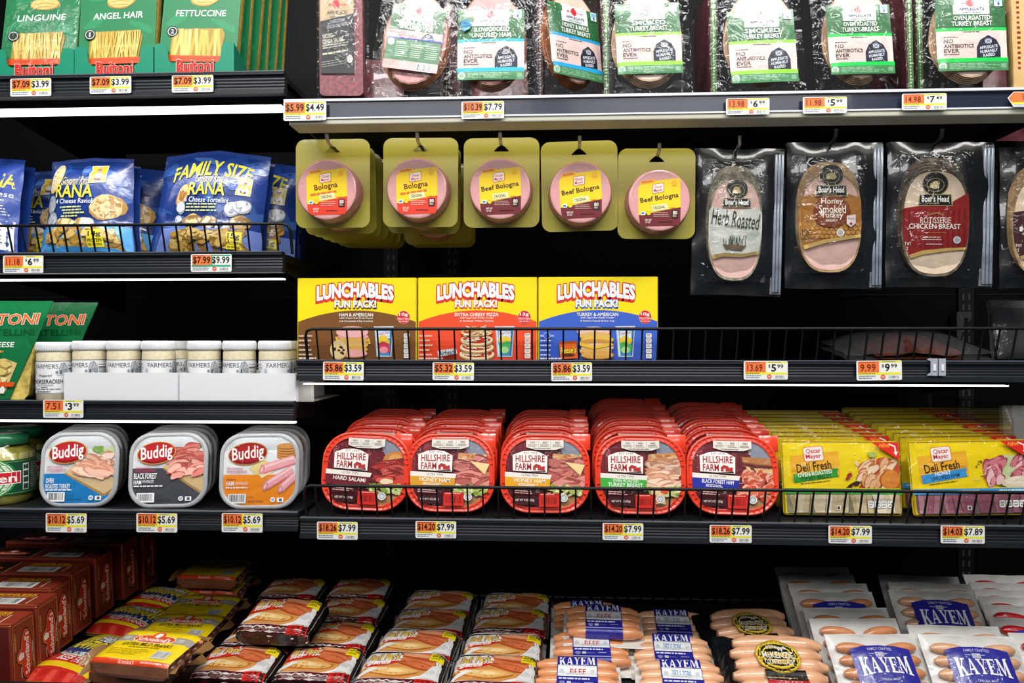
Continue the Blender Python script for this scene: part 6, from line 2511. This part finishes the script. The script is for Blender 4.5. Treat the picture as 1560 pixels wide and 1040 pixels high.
def yellow_pack(px, py, label, rz=0, lift=0.0, w=.142, L=.105, hgt=.034, rx=8):
    z0 = WELL + lift
    p = atz(px, py, z0 + hgt + L * .5 * math.sin(R(rx)))
    root = thing('frank_pack', label, 'frankfurter pack', (p.x, p.y - L * .5, z0), (rx, 0, rz), 'yellow labelled packs of mild franks')
    fn = wrapfn(w, L, hgt, .006, .25, seed=3, wr=.0004)

    def body():
        g = G()
        for i in range(5):
            y = .012 + (L - .024) * i / 4
            for q in range(2):
                g.tube([(-w * .44, y, .009 + .0135 * q), (-w * .41, y, .009 + .0135 * q), (w * .41, y, .009 + .0135 * q), (w * .44, y, .009 + .0135 * q)], [.004, .0085, .0085, .004], FRANKB, 12)
        return g
    part('frankfurters', cached('mild_franks', body), root)

    def lab():
        g = G()
        yellow_art().emit(g, lambda u, v, k: fn(.02 + u * .96, .36 * hgt / (hgt + L) + v * (1 - .36 * hgt / (hgt + L)), k - .0004), GPRINT, maxlen=.10)
        return g
    part('printed_label', cached('mild_label', lab), root)

    def film():
        g = G()
        f2 = wrapfn(w * 1.06, L * 1.04, hgt + .0015, .008, .35, seed=4, wr=.0008)
        g.grid(lambda u, v: f2(u, v), 30, 30, WFILM)
        for s in (-1, 1):
            g.grid(lambda u, v: (s * (w * .53 + .010 * u), v * L, hgt * .62 + .010 * u * math.sin(5 * v)), 2, 8, mat('tan_seal', '#8f6a40', rough=.3, coat=.6))
        g.grid(lambda u, v: ((u - .5) * w * 1.06, L + .012 * v, hgt * .6), 2, 2, mat('tan_seal', '#8f6a40'))
        return g
    part('clear_film', cached('mild_film', film), root)
    return settle(root, z0)


yellow_pack(214, 1000, 'yellow mild franks pack under the topmost one at the front', -8, .026, rx=3)
yellow_pack(220, 981, 'yellow extra mild franks pack on top at the front', -8, .070, rx=6)
yellow_pack(275, 951, 'yellow extra mild franks pack in the middle, half hidden', -3, .0)
yellow_pack(306, 921, 'yellow extra mild franks pack lying before the rear stack', -2, .004)
yellow_pack(330, 884, 'lower yellow franks pack of the dim rear stack', -3, .004)
yellow_pack(328, 862, 'upper yellow franks pack of the dim rear stack', -4, .046, rx=8)


def hn_art():
    a = Art(0, 0, 400, 400, 6)
    a.rect(0, 0, 400, 400, '#8a7040')
    a.rect(16, 12, 384, 400, '#e8d22c')
    for i in range(6):
        a.blob(a.rnd.uniform(40, 360), a.rnd.uniform(20, 90), 50, 12, '#d2bc1c', .2, 8)
    a.poly([(16, 216), (60, 186), (384, 196), (384, 262), (16, 250)], '#1f3f80')
    a.poly([(90, 240), (384, 228), (384, 272), (90, 262)], '#e8e6e0')
    a.text('Hebrew', 150, 84, 345, 148, '#f4f4f2', .04, .15, rot=-4, line='#1c2c54', lw=.07)
    a.text('NATIONAL', 60, 144, 375, 216, '#f2da2a', .045, .12, rot=-3, line='#1c2c54', lw=.07)
    a.rrect(36, 226, 86, 262, 6, '#6a5c34')
    a.lines(42, 234, 80, 256, 2, '#d8c890', .4)
    a.text('100% 50%', 110, 238, 300, 260, '#33406a', .02)
    a.poly([(16, 262), (384, 276), (384, 400), (16, 400)], '#c8281e')
    a.text('BEEF FRANKS', 120, 274, 372, 308, '#f6f0ea', .04, .15, rot=-3)
    a.poly([(16, 318), (200, 312), (384, 326), (384, 352), (200, 340), (16, 346)], '#ecc81c')
    for i in range(7):
        a.rect(24 + 52 * i, 356, 60 + 52 * i, 400, '#d84a3a' if i % 2 else '#b82018')
    return a


def hn_pack(px, py, label, rz=0, lift=0.0, L=.105, rx=9):
    w, hgt = .142, .022
    z0 = WELL + lift
    p = atz(px, py, z0 + hgt + L * .5 * math.sin(R(rx)))
    root = thing('frank_pack', label, 'frankfurter pack', (p.x, p.y - L * .5, z0), (rx, 0, rz), 'yellow and red packs of beef franks beside the cartons')

    def body():
        g = G()
        fn = pillow(w, L, hgt, 4, 4, wr=.0010, seed=5, y=-.002)
        X = Matrix(((1, 0, 0, 0), (0, 0, 1, 0), (0, -1, 0, 0), (0, 0, 0, 1)))
        t = G()
        bag(t, fn, 24, 24, BUNT, .004)
        hn_art().emit(t, lambda u, v, k: fn(u, v, k + .0004), GPRINT, maxlen=.10)
        t.v = [tuple(X @ Vector(q)) for q in t.v]
        return t
    part('printed_pouch', cached(('hn_pack', L), body), root)
    return settle(root, z0)


hn_pack(122, 991, 'yellow and red beef franks pouch at the front beside the cartons', -14, L=.195, rx=2)
hn_pack(192, 936, 'middle yellow and red beef franks pouch beside the cartons', -14, .006)
hn_pack(238, 906, 'rear yellow and red beef franks pouch beside the cartons', -14, .010)


# --- packs of bare franks with blue bands
def serif(a, word, x0, y0, x1, y1, col, arc=0.0):
    """heavy slab-serif capitals drawn stroke by stroke"""
    L = {'K': (1.0, [((.08, 0), (.36, 0), (.36, 1), (.08, 1)), ((0, 0), (.44, 0), (.44, .08), (0, .08)), ((0, .92), (.44, .92), (.44, 1), (0, 1)), ((.36, .42), (.72, .96), (.86, .96), (.36, .30)),
                     ((.58, .92), (1, .92), (1, 1), (.58, 1)), ((.40, .52), (.58, .62), (.98, .04), (.70, .04)), ((.62, 0), (1.08, 0), (1.08, .08), (.62, .08))]),
         'A': (1.05, [((.12, .04), (.20, .04), (.54, .86), (.46, 1)), ((.44, 1), (.60, 1), (1.0, .04), (.70, .04)), ((.28, .28), (.8, .28), (.78, .38), (.30, .38)), ((0, 0), (.34, 0), (.34, .08), (0, .08)),
                      ((.60, 0), (1.08, 0), (1.08, .08), (.60, .08))]),
         'Y': (1.0, [((.08, .96), (.32, .96), (.62, .42), (.42, .40)), ((.50, .40), (.58, .44), (.92, .96), (.80, .96)), ((.40, .04), (.62, .04), (.62, .44), (.40, .44)), ((0, .92), (.48, .92), (.48, 1), (0, 1)),
                     ((.66, .92), (1.02, .92), (1.02, 1), (.66, 1)), ((.28, 0), (.74, 0), (.74, .08), (.28, .08))]),
         'E': (.86, [((.08, 0), (.36, 0), (.36, 1), (.08, 1)), ((0, 0), (.84, 0), (.84, .10), (0, .10)), ((0, .90), (.82, .90), (.82, 1), (0, 1)), ((.36, .46), (.62, .46), (.62, .55), (.36, .55)),
                     ((.76, 0), (.84, 0), (.84, .28), (.76, .2)), ((.74, .8), (.82, .74), (.82, 1), (.74, 1)), ((.58, .36), (.64, .36), (.64, .65), (.58, .65))]),
         'M': (1.3, [((.12, .04), (.20, .04), (.26, .96), (.18, .96)), ((.16, .96), (.42, .96), (.72, .16), (.60, .04)), ((.60, .04), (.68, .04), (1.02, .96), (.92, .96)), ((.88, .96), (1.14, .96), (1.24, .04), (.96, .04)),
                     ((0, 0), (.32, 0), (.32, .08), (0, .08)), ((.06, .92), (.36, .92), (.36, 1), (.06, 1)), ((.92, .92), (1.26, .92), (1.26, 1), (.92, 1)), ((.86, 0), (1.34, 0), (1.34, .08), (.86, .08))])}
    tot = sum(L[c][0] + .06 for c in word) - .06
    x = 0
    for c in word:
        wd, qs = L[c]
        for q in qs:
            pts = []
            for (u, v) in q:
                U = (x + u) / tot
                s = 2 * U - 1
                hh = (y1 - y0) * (1 + .28 * s * s * (1 if arc else 0))
                pts.append((x0 + (x1 - x0) * U, y1 - arc * (1 - s * s) - v * hh))
            a.poly(pts, col)
        x += wd + .06


BLUEB = '#2a2a96'


def band_art(kind):
    a = Art(0, 0, 300, 330, 4)
    a.rect(0, 0, 300, 330, BLUEB)
    a.lines(110, 6, 190, 14, 1, '#b8b8d8', .7)
    serif(a, 'KAYEM', 14, 16, 286, 82, '#f4f4f6')
    a.lines(110, 82, 200, 90, 1, '#b8b8d8', .7)
    a.rect(6, 96, 294, 190, '#eef0f2')
    if kind == 'beef':
        a.text('BEEF', 96, 124, 214, 158, '#cf4a3e', .03)
    else:
        a.text('BEEF & PORK', 76, 118, 220, 156, '#4a86bc', .03)
    a.ell(34, 140, 18, 16, '#c8d0d4')
    a.lines(248, 128, 282, 152, 3, '#9aa2a8', .5)
    a.lines(70, 170, 230, 178, 1, '#b0b6bc', .7)
    a.lines(14, 200, 286, 216, 1, '#d4d4ea', .6)
    a.ell(40, 244, 22, 20, '#8a8cc8')
    a.rect(74, 228, 104, 258, '#d8daee')
    a.lines(110, 244, 180, 254, 2, '#a8aad4', .4)
    a.lines(200, 236, 288, 252, 1, '#c4c6e2', .7)
    a.rect(0, 270, 300, 276, '#9a9ccc')
    return a


def band_pack(px, py, kind, label, rz=0, lift=0.0, rx=10):
    w, L, n = .137, .098, 4
    r = .0125
    z0 = WELL + lift
    p = atz(px, py, z0 + .03 + L * .5 * math.sin(R(rx)))
    root = thing('frank_pack', label, 'frankfurter pack', (p.x, p.y - L * .5, z0), (rx, 0, rz), 'frank packs with blue paper bands on white trays')
    m = FRANK if kind == 'beef' else FRANKP

    def tray():
        g = G()
        g.rbox(-w * .56, -.012, 0, w * .55, L + .01, .003, .0012, mat('white_paper_tray', '#e6e4de', rough=.55, var=.03), seg=1, smooth=False)
        return g
    part('paper_tray', cached('paper_tray', tray), root, 'white paper backing')

    def frank():
        g = G()
        N = 9
        pts = [(-w / 2 + w * t / N, 0, .002 * math.sin(math.pi * t / N)) for t in range(N + 1)]
        rr = [r * k for k in (.45, .88, 1, 1.02, 1, 1, 1.02, 1, .88, .45)]
        g.tube(pts, rr, m, 14)
        return g
    for i in range(n):
        part('frank', cached(('band_frank', kind), frank), root, loc=(.0015 * (-1) ** i, r + (2 * r * .96) * i, .003 + r))

    def band():
        g = G()
        bw = w * .50
        top = .003 + 2 * r + .001

        def f(u, v, k):
            t = v * (L + .012)
            if t < .014:
                return ((u - .5) * bw, -.0012 - k, .012 + t)
            y = t - .014
            yy = min(y, L * 1.02)
            return ((u - .5) * bw, yy - .001, top + .001 + .0012 * math.sin(yy / (2 * r * .96) * 2 * math.pi - math.pi / 2) + k - max(0, y - L * 1.02))
        band_art(kind).emit(g, f, GPRINT, maxlen=.08)
        return g
    part('blue_band', cached(('blue_band', kind), band), root, 'blue and white paper band')
    return settle(root, z0)


band_pack(878, 1022, 'beef', 'front beef franks with blue band beside the printed packs', -2, .0)
band_pack(900, 979, 'beef', 'second row beef franks with blue band', -1, .002)
band_pack(918, 938, 'beef', 'third row beef franks with blue band, raised on the rear pack', -2, .034)
band_pack(895, 930, 'beef', 'rear beef franks with blue band, half covered', 0, .0)
band_pack(1036, 1026, 'pork', 'front beef and pork franks with blue band', -3, .0)
band_pack(1022, 985, 'pork', 'second row beef and pork franks with blue band', -3, .002)
band_pack(1022, 945, 'pork', 'rear beef and pork franks with blue band, half covered', -3, .0)


def oval_frank_pack(px, py, label, rz=0, lift=0.0, rx=14, s=1.0):
    w, n, r = .150 * s, 5, .0150 * s
    L = 2 * r * .95 * n
    z0 = WELL + lift
    p = atz(px, py, z0 + .040 + L * .5 * math.sin(R(rx)))
    root = thing('frank_pack', label, 'frankfurter pack', (p.x, p.y - L * .5, z0), (rx, 0, rz), 'black pouches of country franks')

    def pouch():
        g = G()
        fn = pillow(w * 1.2, L * 1.36, .016, 4, 4, wr=.0026, seed=11, y=-.002)
        X = Matrix(((1, 0, 0, 0), (0, 0, 1, -.02), (0, -1, 0, 0), (0, 0, 0, 1)))
        bag(g, fn, 30, 30, POUCHB, .003)
        g.v = [tuple(X @ Vector(q)) for q in g.v]
        return g
    part('pouch', cached(('black_frank_pouch', s), pouch), root, 'shiny crumpled black pouch')

    def frank():
        g = G()
        N = 11
        pts = [(-w / 2 + w * t / N, .0035 * math.sin(math.pi * t / N), 0) for t in range(N + 1)]
        rr = [r * k for k in (.4, .82, .96, 1, 1.03, 1, 1, 1.03, 1, .96, .82, .4)]
        g.tube(pts, rr, FRANKP, 14)
        return g
    for i in range(n):
        part('frank', cached(('country_frank', s), frank), root, loc=(.003 * (-1) ** i + .002 * i, r + 2 * r * .93 * i, .012 + r))

    def lab():
        g = G()
        a = Art(0, 0, 320, 260, 3)
        W = .070 * s
        a.rect(36, 176, 318, 232, '#15130f')
        a.rect(36, 232, 318, 260, '#b8242c')
        a.text('NATURAL CASING', 90, 236, 270, 254, '#f4e8dc', .03)
        a.lines(40, 212, 310, 224, 1, '#c8b47c', .5)
        a.ell(162, 98, 160, 96, '#b8962c')
        a.ell(162, 98, 154, 91, '#ecd048')
        a.ell(162, 98, 142, 81, '#141310')
        for i in range(7):
            a.blob(100 + 20 * i, 50 - 8 * math.sin(i), 11, 9, '#d8d4c8', .2)
        a.text('McKENZIE', 52, 72, 272, 114, '#f6f2e8', .03)
        a.text('COUNTRY CLASSIC', 58, 120, 268, 142, '#f0ead8', .02)
        top = .012 + 2 * r + .0018

        def f(u, v, k):
            y = L * .04 + v * L * .80
            return ((u - .48) * W * 1.05, y, top + .0012 * math.sin(y / (2 * r * .93) * 2 * math.pi - math.pi / 2) + k)
        a.emit(g, f, GPRINT, maxlen=.10)
        return g
    part('printed_label', cached(('country_label', s), lab), root, 'black label with a yellow oval ring')

    def film():
        g = G()
        fn = pillow(w * 1.2, L * 1.2, .042 * s, 5, 5, wr=.0018, seed=13, y=-.003)
        X = Matrix(((1, 0, 0, 0), (0, 0, 1, -.016), (0, -1, 0, .004), (0, 0, 0, 1)))
        g.grid(lambda u, v: tuple(X @ Vector(fn(u, v))), 34, 34, WFILM)
        return g
    part('clear_film', cached(('country_film', s), film), root)
    return settle(root, z0)


oval_frank_pack(1178, 1008, 'front black pouch of country franks with yellow oval label', -3, .0, rx=16, s=1.0)
oval_frank_pack(1149, 958, 'rear black pouch of country franks with yellow oval label', 6, .0, rx=12, s=.97)


# --- white paper pouches of natural casing franks
PAPER = mat('white_pouch_paper', '#dcdad4', rough=.4, coat=.5, var=.05, vscale=30, bump=.3, bscale=25)


def pouch_label():
    a = Art(0, 0, 510, 420, 4)
    P = [(0, 30), (120, 10), (255, 4), (390, 12), (510, 34), (510, 420), (0, 420)]
    a.poly(P, BLUEB)
    a.text('FAMILY CRAFTED', 150, 22, 360, 42, '#c8c8e2', .01, arc=5)
    a.rect(205, 52, 275, 84, '#b8b8cc')
    a.lines(150, 60, 360, 74, 1, '#a8a8cc', .5)
    serif(a, 'KAYEM', 50, 112, 465, 210, '#f4f4f6', arc=22)
    a.text('CHELSEA, MASS', 175, 224, 335, 242, '#d0d0e6', .01, arc=-5)
    a.rect(14, 262, 496, 420, '#e9eaec')
    a.text('NATURAL CASING', 150, 282, 370, 302, '#6a7078', .012)
    a.text('BEEF & PORK FRANKS', 90, 320, 430, 352, '#3a4048', .03)
    a.lines(90, 366, 420, 400, 2, '#9aa0a8', .4)
    return a


def paper_pouch(px, py, d, label, col='tan', tilt=46, rz=0, w=.160, h=.146, labelled=True, group='white paper pouches of natural casing franks'):
    """px,py = middle of its far upper edge, seen at distance d"""
    p = at(px, py, d - D)
    t = R(tilt)
    base = (p.x, p.y - h * math.sin(t), p.z - h * math.cos(t))
    root = thing('frank_pouch', label, 'frankfurter pack', base, (-tilt, 0, 0), group)
    root.rotation_euler = (Matrix.Rotation(R(rz), 3, 'Z') @ Matrix.Rotation(-t, 3, 'X')).to_euler()
    m = {'tan': FRANK, 'pale': FRANKP, 'red': FRANKR}[col]

    def back():
        g = G()
        fn = pillow(w, h, .004, 5, 5, wr=.0009, seed=3, y=-.001)
        bag(g, fn, 20, 20, PAPER, .002)
        return g
    part('paper_back', cached('paper_back', back), root)

    def frank():
        g = G()
        N = 9
        l = w * .40
        pts = [(-l / 2 + l * t_ / N, 0, .004 * math.sin(math.pi * t_ / N)) for t_ in range(N + 1)]
        g.tube(pts, [.0095 * k for k in (.35, .8, .95, 1, 1.02, 1, 1, .95, .8, .35)], m, 12)
        return g
    for i in range(5):
        for sx in (-1, 1):
            o = part('frank', cached(('pouch_frank', col), frank), root, loc=(sx * w * .235, -.0095, .022 + .0225 * i), rot=(0, sx * -9, 0))

    if labelled:
        def lab():
            g = G()
            lw, lh = w * .64, h * .76
            fn = pillow(lw, lh, .0030, 5, 5, wr=.0005, seed=4, y=-.0185)
            pouch_label().emit(g, lambda u, v, k: (lambda q: (q[0], q[1], q[2] + .008))(fn(u, v, k)), GPRINT, maxlen=.10)
            return g
        part('printed_label', cached('pouch_label', lab), root, 'dark blue and white label')

    def film():
        g = G()
        fn = pillow(w * .99, h * .99, .0225, 5, 5, wr=.0014, seed=6, y=-.003)
        g.grid(lambda u, v: fn(u, v), 34, 30, WFILM)
        return g
    part('clear_film', cached(('pouch_film', labelled), film), root)
    return root


PP = 'white frank pouch '
for px, py, d, lab, col, rz, L_ in [
    (1328, 966, 1.41, 'front white pouch of tan franks beside the black country franks', 'tan', 3, True),
    (1466, 968, 1.40, 'front white pouch of tan franks with blue label beside the red franks', 'pale', -2, True),
    (1602, 966, 1.435, 'front white pouch of bright red franks cut by the picture edge', 'red', -3, True),
    (1302, 942, 1.465, 'second white pouch in the stack by the black country franks', 'tan', 3, False),
    (1290, 926, 1.52, 'third white pouch in the stack by the black country franks', 'tan', 3, False),
    (1270, 902, 1.575, 'white pouch with half seen blue label in the stack by the country franks', 'tan', 3, True),
    (1262, 889, 1.63, 'fifth white pouch in the stack by the black country franks', 'tan', 2, False),
    (1246, 876, 1.685, 'sixth white pouch in the stack by the black country franks', 'tan', 3, False),
    (1238, 864, 1.74, 'hindmost white pouch in the stack by the black country franks', 'tan', 2, False),
    (1448, 953, 1.455, 'second white pouch in the middle frank stack', 'pale', -1, False),
    (1414, 900, 1.56, 'white pouch of pale franks with full blue label in the middle stack', 'pale', -2, True),
    (1410, 888, 1.625, 'fourth white pouch in the middle frank stack', 'pale', -3, False),
    (1392, 877, 1.69, 'hindmost white pouch in the middle frank stack', 'pale', -4, False),
    (1566, 943, 1.49, 'white pouch of red franks with blue label behind the front red one', 'red', -6, True),
    (1556, 923, 1.545, 'third white pouch in the stack of red franks', 'red', -4, False),
    (1548, 910, 1.60, 'fourth white pouch in the stack of red franks', 'red', -4, False),
    (1540, 899, 1.655, 'fifth white pouch in the stack of red franks', 'red', -3, False),
    (1532, 888, 1.71, 'sixth white pouch in the stack of red franks', 'red', -3, False),
    (1522, 876, 1.765, 'hindmost white pouch in the stack of red franks', 'red', -1, False),
]:
    paper_pouch(px, py, d, lab, col, 46, rz, labelled=L_)
